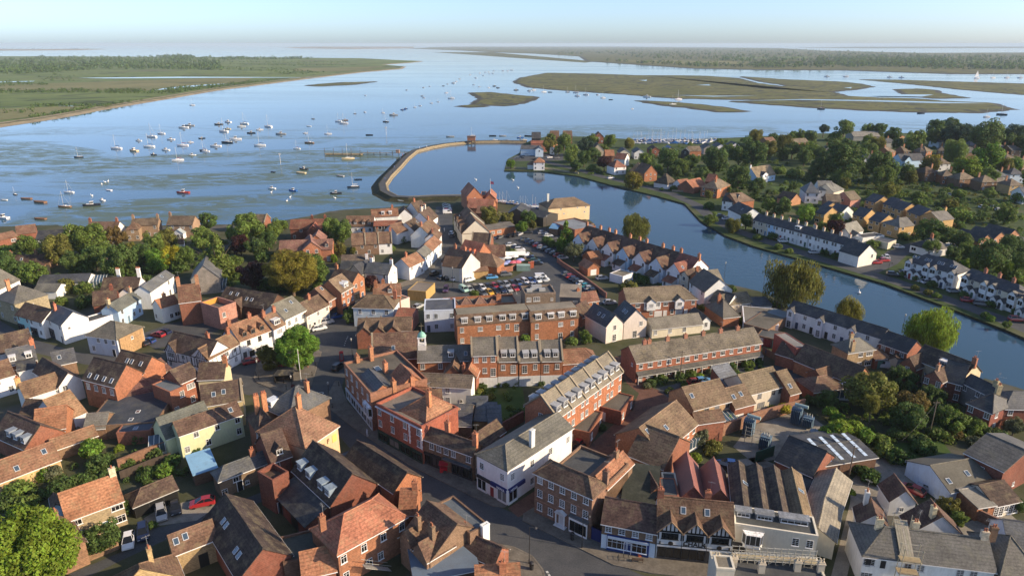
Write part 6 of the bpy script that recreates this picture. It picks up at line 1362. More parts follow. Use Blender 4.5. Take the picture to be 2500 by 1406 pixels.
GB='brick gabled houses at the right edge behind the pond road'
for k,(x0,y0) in enumerate(((1838,395),(1995,365),(2150,340))):H('brick gable fronted house with two upper windows in a stepped group',(x0,y0),(x0+145,y0-22),4.6,d=10,pitch=34,o='y',roof='ds',wall='ob',F=['f.f','x.x'],group=GB,wc=(.36,.18,.1),gc=WHT)
h=H('low slate extension beside the stepped brick gables',(2200,420),(2400,410),3.0,d=7,pitch=24,roof='sl',wall='wh')
# far right bank and beyond
Z(2000,240)
for(p1,p2,wl) in(((730,1205),(832,1232),'yb'),((822,1245),(952,1282),'yb'),((1005,1290),(1150,1345),'yb'),((525,1162),(642,1195),'yb'),((0,1250),(52,1268),'yb')):
 H('yellow brick house with slate slope and sunlit gable in the back row',p1,p2,4.8,d=9,pitch=32,roof='ds',wall=wl,F=['Wf','xx'],rc=(.06,.066,.082),group=YB+', back row',gc=WHT,wc=(.46,.30,.13))
h=H('pinkish brick gabled house with white conservatory window',(360,1165),(475,1150),5.0,d=9,pitch=34,o='x',roof='gt',wall='pk',F=['f','.'],Lf=['.','x'])
h=H('brown roofed brick house behind the pinkish gable',(90,1180),(250,1185),4.8,d=8,pitch=34,roof='gt',wall='bb',F=['.','..x'])
h=H('large white house with grey slate roof above the yellow brick rows',(0,1050),(165,1055),5.4,d=11,pitch=34,roof='gs',wall='wh',F=['ww','w.w'],rc=(.20,.195,.175));h.block((165,1075),(285,1040),5.0,d=9,pitch=36,hip='r',roof='gs',wall='cr',F=['.','.v'])
h=H('bright blue gabled house among the trees',(945,715),(1210,705),4.6,d=9,pitch=38,roof='ds',wall='bl',F=['W.W','w.w']);h.sub(1.5,-1.2,5,6,4.8,pitch=46,o='y',roof='ds',wall='bl',F=['f','f'])
h=H('grey clad pavilion with broad pale roof near the far shore',(395,440),(700,440),3.4,d=14,pitch=26,roof='gs',wall='gy',cat='building',rc=(.26,.25,.22))
QH=[(420,545,4.8,'bt','ob',80,60),(840,620,4.8,'gt','ob',75,60),(1010,610,4.8,'gt','bb',75,55),(1190,620,4.8,'gt','bb',70,60),(1260,610,4.8,'gt','ob',70,60),(1400,600,4.8,'gt','bb',75,60),(1450,500,4.6,'sl','lb',150,60),(820,510,4.0,'sl','gy',140,60),(1440,750,4.8,'gt','wh',130,60),(1480,890,4.8,'gt','ob',130,70),(1290,860,5.0,'dt','bb',150,70),(1700,930,4.6,'gt','bb',180,70),(1950,960,5.0,'gt','bb',170,70),(2080,900,5.0,'sl','fl',170,70),(2260,1000,5.0,'gt','yb',150,70),(2270,870,5.0,'sl','lb',160,70),(2200,700,4.8,'gt','bb',130,60),(2120,590,4.8,'sl','bb',130,60),(2270,600,4.8,'ds','bb',130,60),(1740,620,4.6,'sl','bb',200,60),(1800,545,4.6,'sl','bb',150,60),(940,450,4.6,'ot','yb',70,60),(580,690,4.0,'ds','wh',120,50),(130,600,4.,'ds','bb',110,50),(2400,760,5.,'gt','bb',140,60),(2420,1100,5.,'sl','wh',150,60)]
RN=dict(bt='brown',gt='grey brown',sl='slate',ds='dark slate',dt='dark tiled',ot='orange');WN=dict(ob='red brick',bb='brown brick',lb='pale',gy='grey',wh='white',fl='flint',yb='yellow brick')
for(x,y,ze,rf,wl,w_,dd) in QH:
 H(f'{WN[wl]} house with {RN[rf]} hipped roof among the gardens right of the pond',(x-w_/2,y),(x+w_/2,y-random.uniform(-6,12)),ze,d=8.5,pitch=34,hip=random.choice(['lr','r','lr']),roof=rf,wall=wl,F=['w.w','ww'],Rt=['.','v'],group=f'{WN[wl]} {RN[rf]} houses right of the pond',ch=[(random.choice([.1,.5,.9]),0)],chc=(.35,.18,.1))
Z(1500,240)
h=H('blue gabled house with brown chalet roof and white dormers',(1630,905),(1845,870),3.6,d=10,pitch=44,roof='gt',wall='bl',F=['w.w'],Lf=None,rc=(.24,.18,.11),ch=[(.0,0)],chc=(.6,.66,.7));h.sub(4,-1.0,5,6,4.6,pitch=30,o='y',roof='ds',wall='wh',F=['f','w'])
h=H('big white house with hipped slate roof beside the allotments',(2190,1080),(2345,1085),5.4,d=12,pitch=36,hip='lr',roof='sl',wall='wh',F=['ww','w.w'],rc=(.10,.115,.14))
h=H('thatched white cottage with round eaves by the pond road',(610,985),(720,960),2.8,d=9,pitch=46,roof='dt',wall='wh',hip='lr',rc=(.085,.065,.05),F=['w'])
h=H('white cottage with low red roof by the pond road',(765,1000),(880,985),2.6,d=7,pitch=36,roof='rt',wall='wh',F=['f.w'],rc=(.30,.11,.065))
h=H('bright red roofed house with orange front slope by the pond',(905,1035),(1060,1000),2.8,d=10,pitch=36,roof='rt',wall='rb',rc=(.36,.13,.07));h.block((1040,950),(1130,960),3.2,d=9,pitch=38,roof='rt',wall='rb',rc=(.26,.09,.06))
h=H('brick house with brown hipped roof and tall chimney by the red roofs',(1180,1040),(1325,990),5.0,d=9,pitch=36,hip='lr',roof='gt',wall='ob',F=['.','w.'],Lf=['w.w','w.w'],ch=[(.3,-1)],rc=(.22,.165,.115))
h=H('brown roofed house with white gables above the terrace road',(1390,1190),(1600,1165),4.8,d=9,pitch=36,hip='r',roof='bt',wall='ob',F=['..','..'],rc=(.19,.125,.085));h.block((1235,1170),(1385,1190),4.6,d=8,pitch=38,roof='ds',wall='wh',F=['wf','w.w'])
h=H('slate roofed white building at the start of the far bank terrace',(1305,1265),(1470,1345),4.6,d=9,pitch=34,roof='ds',wall='wh',sky=[(.6,.5)])
h=H('brick house with half hipped orange gable near the round willow',(345,860),(490,850),5.0,d=11,pitch=46,o='y',hip='',roof='bt',wall='ob',F=['w','vwv'],rc=(.15,.085,.055))
h=H('thatched house with rounded dark roof behind the half hipped gable',(170,830),(330,840),3.6,d=9,pitch=46,hip='lr',roof='dt',wall='bb',rc=(.09,.075,.06))
h=H('red roofed white villa on the pond corner',(0,790),(135,780),4.8,d=9,pitch=38,hip='lr',roof='rt',wall='wh',F=['ww','w.w'],rc=(.27,.105,.065));h.block((0,690),(120,700),5.0,d=8,pitch=38,roof='rt',wall='wh',rc=(.25,.10,.065))
h=H('brown roofed bungalow with orange end wall above the pond road',(1920,1150),(2020,1170),2.8,d=8,pitch=38,roof='dt',wall='ob',rc=(.10,.062,.05));h.block((2020,1170),(2135,1150),2.8,d=8,pitch=38,o='y',roof='dt',wall='ob',wc=(.42,.22,.12))
GH='gabled houses in front of the dinghy park'
for k,(x0,y0,wl,rf,lab) in enumerate(((120,625,'cr','ds','cream gabled house at the near end of the dinghy park row'),(290,625,'wh','ds','white gabled house in the dinghy park row'),(650,600,'yb','bu','yellow gabled house with bright blue roof'),(1085,575,'gy','ds','grey green gabled house in the dinghy park row'),(1220,565,'wh','ds','dark fronted gabled house with white bargeboards in the dinghy park row'),(1390,550,'wh','ds','white gabled house at the far end of the dinghy park row'),(470,600,'rb','dt','small red brick gabled house in the dinghy park row'))):
 H(lab,(x0-60,y0),(x0+60,y0),4.4,d=12,pitch=32,o='y',roof=rf,wall=wl,F=['w.w','.w.'],gc=WHT,wc=(.5,.33,.15) if wl=='yb' else None,rc=(.02,.13,.32) if rf=='bu' else None)
h=H('orange brick house with brown roof and black boarded gable',(858,605),(995,602),4.6,d=8,pitch=34,roof='gt',wall='ob',F=['f.f','.'],gc=WHT);h.block((765,610),(855,615),4.6,d=10,pitch=38,o='y',roof='ds',wall='dk',F=['.','w'],gc=WHT)
h=H('long brick shore house with brown roof among trees',(2050,515),(2225,505),4.6,d=9,pitch=30,roof='gt',wall='ob',F=['w.w','w.w'],gc=WHT);h.block((1750,500),(1850,490),4.2,d=8,pitch=34,roof='bt',wall='bb')
Z(1000,240)
h=H('white quay shed with blue grey roof and cross gable on the pond point',(1270,580),(1490,585),4.6,d=9,pitch=24,roof='sl',wall='bl',F=['...w','...'],cat='building',wc=(.55,.66,.75));h.block((1440,590),(1530,590),5.0,d=10,pitch=30,o='y',roof='sl',wall='bl',F=['.','w'],wc=(.55,.66,.75))
h=H('white cottage with orange pyramid roof on the pond point',(1420,735),(1545,735),5.0,d=7,pitch=36,hip='lr',roof='ot',wall='wh',F=['w.w','w.w'],rc=(.34,.145,.075));h.block((1350,760),(1420,760),3.0,d=5,pitch=34,hip='l',roof='bt',wall='wh')
h=H('terracotta brick building behind the quay shed',(1390,520),(1570,520),6.0,d=8,pitch=22,roof='rt',wall='ob',F=['.','..'],wc=(.40,.17,.12));h.block((1400,460),(1500,460),5.4,d=10,pitch=40,roof='ds',wall='dk')
for k,(x0,y0) in enumerate(((1660,440),(1810,440),(2170,440))):H('brown roofed waterside house with brick gables behind the trees',(x0-50,y0),(x0+50,y0),5.4,d=9,pitch=42,roof='bt',wall='rb',F=['w.w','w'],group='waterside houses beyond the pond point',o='y' if k==2 else 'x')
h=H('brown gabled lodge with boarded front between the trees',(2085,600),(2230,600),4.2,d=10,pitch=46,o='y',roof='gt',wall='cr',F=['w','w'],wc=(.5,.42,.3))
h=H('white gabled cottage behind the pond point car park',(1605,570),(1660,575),4.6,d=7,pitch=44,o='y',roof='ot',wall='wh',F=['w','w'])
h=H('orange roofed house beside the copper beech',(2240,660),(2343,660),4.0,d=9,pitch=36,roof='ot',wall='bb')
h=H('red brick mill with steep red roof and round gable windows',(655,1130),(835,1120),7.0,d=14,pitch=48,o='y',roof='rt',wall='ob',F=['.v.v.','v.w.w','..v..'],cat='mill',rc=(.40,.14,.08),wc=(.37,.155,.085));h.block((865,1150),(985,1150),5.6,d=12,pitch=44,o='y',roof='rt',wall='ob',F=['..','.v.'],rc=(.40,.14,.08));h.block((815,1110),(870,1110),6.0,d=9,kind='flat',par=.1,roof='ds',wall='ob')
h=H('red roofed mill annex beside the boat yard',(660,1250),(950,1260),3.4,d=9,pitch=36,roof='rt',wall='ob',rc=(.34,.12,.075),cat='building');h.block((910,1190),(1000,1190),3.6,d=6,pitch=44,o='y',roof='rt',wall='ob',rc=(.34,.12,.075));h.block((760,1310),(960,1320),3.2,d=7,pitch=34,roof='bt',wall='rb',rc=(.22,.11,.07))
h=H('yellow rendered waterside warehouse with hipped brown roof',(1588,1262),(2062,1222),6.4,d=11,pitch=28,hip='lr',roof='bt',wall='or_',F=['....','.v.v','.v.vv'],cat='warehouse',wc=(.70,.52,.30),rc=(.22,.145,.085));h.chimney(h.blk[0],.12,1,pots=0,wcol=(.6,.6,.58),h=2.4)
h=H('black boat shed with tall double doors',(1120,1320),(1330,1330),5.4,d=12,pitch=30,o='y',roof='ds',wall='dk',F=['oo'],cat='boat shed',wc=(.05,.042,.036));h.block((1250,1310),(1530,1370),4.0,d=10,pitch=16,roof='ds',wall='dk',wc=(.05,.045,.04))
Z(1000,506)
h=H('sailing club with grey flat roof and dark slate wing',(1640,175),(1890,260),4.0,d=11,kind='flat',par=.1,roof='ld',wall='rb',cat='building',F=['ff..'],rc=(.25,.29,.33));h.block((1890,235),(2110,195),3.6,d=13,kind='flat',par=.25,roof='ds',wall='bb',sky=[(.2,.6),(.5,.4),(.35,.8)])
H('blue roofed lean-to awning by the sailing club',(1600,240),(1690,250),2.8,d=4,kind='lean',pitch=15,roof='bu',wall='bb',cat='shed',rc=(.12,.35,.62))
# trees and shrubs seen one by one
CW=dict(mid='leaf green',dark='dark green',lime='yellow green',yel='yellow',olive='olive',bronze='bronze',gold='golden',copper='purple',grey='silvery',blue='blue green',bright='bright green',hedge='hedge green')
def TS(label,group,lst,cat='tree'):
 med=sorted(t[2] for t in lst)[len(lst)//2]
 for t in lst:
  x,y,r,sh,c=t[:5];kw=t[5] if len(t)>5 else{};lb=label;g=None
  if len(lst)>1:
   w=('big ' if r>med*1.2 else 'small ' if r<med*.8 else '')+CW[c];g=w+' '+group
   if len(lst)>6:lb=w+dict(willow=' weeping',cone=' pointed',shrub=' low').get(sh,'')+' '+('shrub' if sh=='shrub' else 'tree')+label[label.index(' tree' if ' tree' in label else ' shrub')+(5 if ' tree' in label else 6):]
   else:lb=w+', '+label
  tree((x,y),r,sh,c,label=lb,group=g,cat=cat,**kw)
Z(0,1106)
TS('huge yellow green lime tree filling the lower left corner',None,[(300,1130,430,'big','lime',dict(lift=1.5))])
TS('dark yew tree in front of the orange tiled house',None,[(1150,960,190,'round','dark',dict(lift=.9))])
TS('ivy covered shrub at the corner of the orange tiled house',None,[(1400,620,90,'shrub','dark',dict(lift=1.0,asp=1.5))])
TS('pale flowering shrub by the ochre outbuilding',None,[(600,210,90,'shrub','grey',dict(lift=.9))])
TS('green shrub in the overgrown lower left gardens','shrubs in the lower left gardens',[(440,240,130,'shrub','bright'),(200,430,150,'shrub','mid'),(300,560,120,'shrub','mid'),(700,380,150,'shrub','dark'),(900,330,130,'shrub','dark'),(1120,120,140,'shrub','dark'),(1860,200,120,'shrub','bright'),(1450,100,90,'shrub','dark'),(1740,820,60,'shrub','hedge'),(80,560,120,'shrub','dark'),(1650,260,90,'shrub','hedge'),(1960,100,110,'shrub','hedge')])
Z(2000,1106)
TS('clipped box hedge bush at the edge of the gravel lane','clipped hedges by the gravel lane',[(570,250,130,'shrub','hedge'),(470,200,110,'shrub','hedge'),(420,90,120,'shrub','hedge'),(900,40,130,'shrub','hedge'),(1000,60,110,'shrub','hedge')])
TS('bushy garden tree between dark roofed house and brick stores','bushy trees between the lower right houses',[(1490,590,100,'round','olive',dict(lift=.9)),(1600,740,80,'round','mid',dict(lift=.9)),(2310,600,70,'round','dark'),(1580,180,60,'shrub','dark')])
TS('yellow green creeper hanging over the lane building wall',None,[(345,450,70,'shrub','lime',dict(lift=.8))])
TS('small green bush beside fat white chimney',None,[(595,610,40,'shrub','bright')])
Z(0,806)
TS('bright green shrub behind the stable range','bright shrubs behind the stable range',[(1060,1340,150,'shrub','bright',dict(lift=.7)),(1360,1350,60,'shrub','lime'),(830,1100,70,'shrub','dark'),(2230,1370,70,'shrub','dark'),(1600,1220,110,'shrub','dark')])
Z(500,806)
TS('large dense green tree standing on the square',None,[(1050,190,245,'big','bright',dict(lift=1.25))])
TS('small thin leaved tree beside the bus shelter on the square',None,[(735,300,135,'round','olive',dict(lift=1.15))])
Z(1000,806)
TS('rounded garden shrub round the courtyard lawn','shrubs round the courtyard lawn',[(830,640,70,'shrub','dark'),(1010,610,60,'shrub','dark'),(1100,620,55,'shrub','mid'),(1230,590,70,'shrub','mid'),(1510,600,60,'shrub','dark'),(930,770,70,'shrub','olive'),(1130,770,60,'shrub','mid'),(740,790,90,'shrub','dark'),(620,780,60,'shrub','dark'),(780,700,80,'shrub','olive'),(1250,960,90,'shrub','dark'),(2190,1110,70,'shrub','hedge'),(60,730,90,'shrub','dark')])
TS('bushy shrub climbing the flats behind the town houses','shrubs behind the town houses',[(1320,90,70,'shrub','bright',dict(lift=1.)),(1050,60,50,'shrub','mid',dict(lift=1.)),(2010,70,80,'round','mid'),(1850,130,90,'shrub','mid',dict(lift=.9))])
Z(1500,806)
TS('garden shrub along the front of the brick terrace','shrubs in the terrace front gardens',[(530,560,90,'shrub','mid'),(420,600,70,'shrub','dark'),(740,510,80,'shrub','dark'),(870,500,80,'shrub','mid'),(980,520,50,'shrub','lime'),(1090,470,50,'shrub','grey'),(1330,410,80,'shrub','dark'),(1530,390,80,'shrub','mid'),(1650,360,60,'shrub','hedge'),(600,700,40,'shrub','dark'),(370,630,60,'shrub','grey'),(110,790,80,'shrub','mid'),(80,900,90,'shrub','mid')])
TS('pale silvery round bush beside the white conservatory',None,[(985,1210,105,'round','grey',dict(lift=.95))])
TS('yellow flowering shrub by the substation wall',None,[(1950,890,90,'shrub','yel',dict(lift=.9))])
TS('green garden shrub between veranda and substation','shrubs between veranda and substation',[(1330,1010,90,'shrub','bright',dict(lift=.9)),(1120,1150,90,'shrub','mid'),(1130,1320,100,'shrub','olive'),(1830,910,80,'shrub','dark'),(2150,830,70,'shrub','dark'),(2250,800,90,'shrub','dark'),(1100,1380,90,'shrub','olive'),(920,1450,90,'shrub','lime')])
Z(2000,806)
TS('large spreading cypress in the overgrown right hand gardens',None,[(600,680,270,'pine','olive',dict(lift=.95,asp=.9))])
TS('cordyline palm with pale trunk and drooping leaf heads',None,[(610,840,90,'willow','olive',dict(lift=3.4))])
TS('bronze brown bushy tree beside the cypress',None,[(1060,840,150,'round','bronze',dict(lift=.95))])
TS('dense green tree in the overgrown right hand gardens','trees of the overgrown right hand gardens',[(1030,1000,190,'round','dark',dict(lift=.95)),(1500,1020,150,'round','mid',dict(lift=.95)),(950,560,150,'round','dark',dict(lift=.8)),(1300,760,130,'round','dark',dict(lift=.8)),(1330,680,80,'round','mid'),(90,790,110,'round','dark'),(1750,1100,100,'round','mid',dict(lift=.9)),(520,780,120,'round','dark',dict(lift=.8)),(1240,930,80,'shrub','bright',dict(lift=.9)),(1330,1180,110,'shrub','dark'),(900,1180,110,'shrub','dark'),(1150,1280,130,'shrub','dark'),(1560,1180,90,'shrub','bronze'),(1900,1180,110,'shrub','dark'),(2060,1190,100,'shrub','dark'),(1780,1280,90,'shrub','grey'),(700,1250,110,'shrub','mid'),(760,1380,130,'shrub','mid'),(1200,1340,130,'shrub','hedge'),(280,890,50,'shrub','bronze'),(1680,660,70,'shrub','mid')])
TS('bright lime green ivy mound growing over the strip roofed shed','bright ivy over the strip roofed shed',[(250,1120,150,'shrub','lime',dict(lift=1.15)),(390,1110,130,'shrub','lime',dict(lift=1.2)),(110,1160,110,'shrub','bright',dict(lift=1.3)),(520,1190,110,'shrub','bright',dict(lift=1.2)),(130,930,90,'shrub','bright',dict(lift=1.0)),(220,1000,80,'shrub','bright',dict(lift=1.0))])
TS('pale grey leaved tree beside the square brick house',None,[(2240,1090,95,'round','grey',dict(lift=1.1))])
Z(0,506)
TS('leafy garden tree on the left shore','trees of the left shore gardens',[(310,430,115,'round','mid'),(640,480,150,'round','olive',dict(asp=1.1)),(880,350,165,'round','mid'),(1040,350,160,'round','mid'),(1330,600,175,'round','dark',dict(asp=1.1)),(1480,480,85,'round','olive'),(1620,530,120,'round','dark'),(1760,420,110,'round','mid'),(1900,350,120,'round','olive'),(1790,600,120,'round','bright'),(2080,560,120,'round','mid'),(1080,560,130,'round','dark'),(390,740,130,'round','mid'),(150,720,110,'round','dark'),(270,780,80,'round','dark'),(820,620,120,'round','dark'),(40,620,110,'round','dark'),(1200,480,90,'round','mid'),(2300,350,140,'round','mid'),(550,330,60,'shrub','mid'),(60,500,90,'shrub','mid'),(2050,680,110,'shrub','dark'),(960,690,130,'shrub','dark'),(1500,690,120,'shrub','dark'),(1640,300,90,'shrub','mid'),(1750,690,120,'shrub','mid')])
TS('bronze leaved tree beside the brown brick shore house',None,[(1330,320,115,'round','bronze')])
TS('bright yellow leaved tree in the left gardens',None,[(1950,560,125,'round','yel')])
TS('olive bush between the low slate range and blue house','bushes around the low slate range',[(760,900,120,'shrub','olive'),(950,930,110,'shrub','mid'),(690,1080,80,'shrub','mid'),(900,850,80,'shrub','dark'),(960,1080,110,'shrub','dark')])
Z(500,506)
TS('tall spreading cedar with layered green branches',None,[(130,560,285,'cone','mid',dict(lift=1.0))])
TS('great round oak with golden green crown behind the square',None,[(985,715,295,'oak','gold',dict(asp=.8))])
TS('green tree tucked against the great round oak',None,[(1225,720,170,'round','mid',dict(asp=1.25))])
TS('dark copper tree beside the cedar','dark copper trees beside the great oak',[(560,760,170,'round','copper'),(400,420,110,'round','copper')])
TS('green garden tree between the shore houses and the cedar','garden trees around the red house',[(440,240,200,'round','mid'),(620,280,110,'round','olive'),(790,270,120,'round','mid'),(30,150,100,'round','dark'),(400,360,80,'round','lime'),(720,370,100,'round','dark'),(600,450,120,'round','dark'),(1480,240,140,'round','mid'),(1570,300,120,'round','mid'),(1550,480,75,'round','olive',dict(asp=1.5)),(1700,490,55,'round','olive'),(1480,580,40,'round','lime',dict(asp=1.5)),(870,200,90,'shrub','mid'),(660,560,110,'shrub','dark'),(350,620,100,'shrub','mid'),(2240,360,80,'shrub','dark'),(2130,470,60,'shrub','mid'),(860,920,110,'shrub','dark'),(1080,900,100,'shrub','dark'),(700,880,110,'shrub','dark'),(1400,330,80,'shrub','grey')])
TS('small purple plum tree by the white slate house',None,[(1905,860,90,'round','copper')])
TS('dark bushy tree in front of the pale blue hipped house',None,[(1655,1240,80,'round','dark',dict(asp=1.3))])
Z(1000,506)
TS('tall conical green tree beside the car park',None,[(1790,300,150,'cone','bright',dict(lift=1.2))])
TS('rounded silvery green tree beside the car park',None,[(1880,490,115,'round','grey')])
TS('slim green tree in front of the conical tree',None,[(1740,430,70,'round','bright',dict(asp=1.5))])
TS('leafy tree between boat yard and car park','trees between boat yard and car park',[(920,110,130,'round','olive'),(1110,130,90,'round','olive'),(1350,120,90,'round','dark'),(1280,220,80,'round','bright'),(1410,200,50,'round','olive'),(1570,380,80,'shrub','dark'),(1640,420,70,'shrub','mid'),(740,1000,60,'round','mid'),(920,1030,30,'shrub','olive'),(1180,510,60,'shrub','mid'),(2040,560,60,'shrub','bright'),(2240,620,80,'shrub','mid'),(2110,470,40,'shrub','dark'),(2320,590,60,'shrub','dark'),(650,340,40,'shrub','mid')])
Z(1500,506)
TS('weeping willow leaning over the near bank of the pond',None,[(245,225,160,'willow','olive')])
TS('huge weeping willow at the pond corner',None,[(2070,860,310,'willow','olive',dict(lift=.95,asp=.8))])
TS('garden shrub behind the pond terrace','garden shrubs behind the pond terrace',[(50,620,80,'shrub','mid'),(330,830,90,'shrub','dark'),(160,910,120,'shrub','olive'),(250,780,60,'shrub','dark'),(1330,930,70,'shrub','dark'),(1010,1140,60,'shrub','mid'),(1480,1290,80,'shrub','lime'),(1540,1210,50,'shrub','dark'),(1600,1270,60,'shrub','lime'),(1850,1120,50,'shrub','mid'),(2010,1270,70,'shrub','hedge')])
TS('small tree on the far bank by the pond road','small trees along the far bank',[(1100,140,80,'round','mid',dict(lift=.8)),(1360,200,85,'willow','olive'),(1510,150,90,'round','dark'),(1640,340,60,'shrub','mid'),(1820,330,70,'shrub','dark'),(2090,390,60,'shrub','mid'),(1880,450,60,'shrub','mid'),(2000,500,50,'shrub','mid'),(1620,270,50,'shrub','dark')])
Z(2000,506)
TS('golden willow on the near bank of the pond',None,[(350,1190,150,'willow','gold',dict(lift=.9))])
TS('bright yellow green willow beside the pond houses',None,[(1300,1400,250,'willow','lime',dict(lift=.95,asp=.85))])
TS('dome shaped dark green tree behind the white bungalow',None,[(1300,280,190,'round','dark',dict(asp=.75,lift=.8))])
TS('leafy tree behind the bay fronted houses','trees behind the bay fronted houses',[(1290,450,80,'round','mid'),(1540,520,80,'round','dark'),(1690,490,80,'round','mid'),(1640,380,110,'round','dark'),(1950,560,190,'round','dark'),(2200,460,130,'round','dark'),(2130,680,90,'willow','lime'),(2280,640,110,'round','dark'),(1690,640,50,'round','lime'),(2290,790,110,'shrub','mid'),(1800,640,100,'shrub','dark'),(2140,100,70,'round','mid'),(1620,90,130,'shrub','mid'),(1500,210,60,'shrub','bronze'),(190,150,90,'round','mid'),(200,230,90,'round','copper'),(40,220,70,'round','mid'),(390,160,60,'shrub','dark'),(620,420,80,'shrub','mid'),(960,330,70,'shrub','dark'),(1060,310,50,'shrub','bronze')])
TS('low hedge shrub in the front gardens along the pond road','front garden shrubs along the pond road',[(60,520,55,'shrub','hedge'),(190,555,55,'shrub','hedge'),(310,585,50,'shrub','hedge'),(960,770,50,'shrub','dark'),(1130,810,60,'shrub','dark'),(1290,880,60,'shrub','dark'),(1400,880,60,'shrub','dark'),(1650,1000,60,'shrub','dark'),(1960,1110,60,'shrub','dark'),(2250,1190,50,'shrub','dark'),(1100,920,50,'shrub','olive'),(1250,970,50,'shrub','olive'),(1350,1010,50,'shrub','mid'),(1900,1230,50,'shrub','mid'),(1970,1270,50,'shrub','bright'),(2150,1340,40,'round','mid')])
Z(2000,240)
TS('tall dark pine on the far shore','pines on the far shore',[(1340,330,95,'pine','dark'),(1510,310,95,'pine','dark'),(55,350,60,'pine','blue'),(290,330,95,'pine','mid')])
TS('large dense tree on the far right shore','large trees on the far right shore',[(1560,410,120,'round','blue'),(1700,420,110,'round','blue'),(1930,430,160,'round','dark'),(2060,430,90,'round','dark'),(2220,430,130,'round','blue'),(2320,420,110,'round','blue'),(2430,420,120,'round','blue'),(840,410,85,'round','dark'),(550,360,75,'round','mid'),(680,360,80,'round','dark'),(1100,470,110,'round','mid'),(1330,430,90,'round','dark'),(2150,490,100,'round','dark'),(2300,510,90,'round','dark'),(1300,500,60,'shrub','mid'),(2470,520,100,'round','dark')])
TS('tall rounded bright tree on the right among the far houses','rounded bright trees among the far houses',[(1950,680,145,'round','bright',dict(asp=1.1)),(1680,790,150,'round','lime',dict(asp=.75,lift=.9)),(1340,690,50,'round','yel')])
TS('garden tree around the allotments','trees around the allotments',[(290,690,210,'round','dark'),(740,760,160,'round','dark'),(560,590,85,'round','mid'),(690,530,80,'willow','olive'),(1560,590,110,'willow','mid'),(450,760,60,'round','mid'),(730,890,110,'round','mid'),(1050,900,70,'round','olive'),(1270,760,90,'round','olive'),(790,1050,100,'round','olive'),(260,900,80,'round','mid'),(190,900,70,'round','mid'),(520,830,70,'round','dark'),(300,970,60,'round','olive'),(1940,880,90,'round','mid'),(2130,770,80,'round','olive'),(2240,760,70,'round','bright'),(1950,1080,60,'round','mid'),(1600,1090,70,'shrub','mid'),(1150,1120,80,'shrub','mid'),(1500,1210,80,'shrub','olive'),(1150,1190,70,'shrub','mid'),(900,520,60,'round','dark'),(200,440,90,'shrub','mid'),(560,500,80,'round','mid'),(1440,1060,60,'shrub','mid'),(2300,1150,90,'shrub','mid'),(2140,1320,90,'round','mid'),(1850,1000,60,'shrub','dark'),(1000,830,80,'round','dark'),(830,830,90,'round','dark'),(60,800,110,'round','dark'),(20,640,90,'round','dark'),(1650,480,70,'round','dark'),(2420,640,90,'round','dark'),(2430,900,90,'round','mid')])
Z(1500,240)
TS('weeping willow on the green beside the far shore',None,[(1605,440,85,'willow','olive')])
TS('great dark tree in the middle of the far bank','great dark trees of the far bank',[(1590,620,150,'round','dark',dict(asp=1.05)),(1160,700,150,'round','dark'),(1430,640,130,'round','dark'),(1420,900,140,'round','dark'),(2260,830,100,'cone','dark'),(1640,1000,110,'round','dark')])
TS('rounded olive willow at the pond edge',None,[(215,945,110,'round','gold',dict(lift=.8))])
TS('mixed garden tree between pond road and dinghy park','garden trees of the far bank',[(1760,580,100,'round','olive'),(1950,510,100,'willow','olive'),(2040,580,90,'round','dark'),(2230,590,100,'round','mid'),(2180,660,90,'round','dark'),(1190,500,50,'round','mid'),(170,510,60,'willow','olive'),(410,670,90,'cone','dark'),(620,690,130,'round','dark'),(350,690,80,'round','mid'),(780,780,90,'round','mid'),(880,720,90,'round','dark'),(1140,800,70,'round','olive'),(1300,590,70,'round','mid'),(500,800,60,'shrub','bright'),(700,830,80,'round','dark'),(1000,860,90,'round','dark'),(1760,1210,80,'round','mid'),(1950,1220,90,'round','dark'),(2190,1310,100,'round','bright'),(2050,1000,60,'round','dark'),(1950,620,70,'round','dark'),(2150,420,60,'round','mid'),(1820,440,60,'shrub','dark'),(2060,430,80,'shrub','mid'),(2250,440,80,'round','dark'),(1080,1100,50,'round','olive'),(1300,1040,50,'round','mid'),(1080,1230,70,'shrub','dark'),(2050,860,90,'shrub','mid'),(1900,830,70,'shrub','mid'),(1620,1290,60,'shrub','mid'),(1860,1290,80,'shrub','dark'),(680,1030,50,'shrub','dark'),(540,1040,30,'shrub','hedge'),(60,680,60,'shrub','mid'),(1400,1240,80,'shrub','dark'),(1500,1340,60,'round','dark')])
Z(1000,240)
TS('leafy tree behind the pond point cottage','trees behind the pond point',[(1590,530,90,'round','olive'),(1770,490,90,'round','mid'),(1850,620,100,'round','mid'),(1700,590,60,'round','dark'),(2010,540,100,'round','blue'),(2090,480,80,'round','mid'),(2290,490,80,'round','mid'),(2000,680,90,'round','dark'),(2110,640,80,'round','dark'),(1160,750,50,'round','bright'),(1900,770,70,'round','dark'),(2080,800,70,'shrub','mid'),(1870,830,50,'shrub','olive'),(1450,460,50,'round','blue'),(1620,450,60,'round','mid'),(2230,580,60,'round','mid')])
TS('dark purple copper beech above the pond',None,[(2230,730,90,'round','copper')])
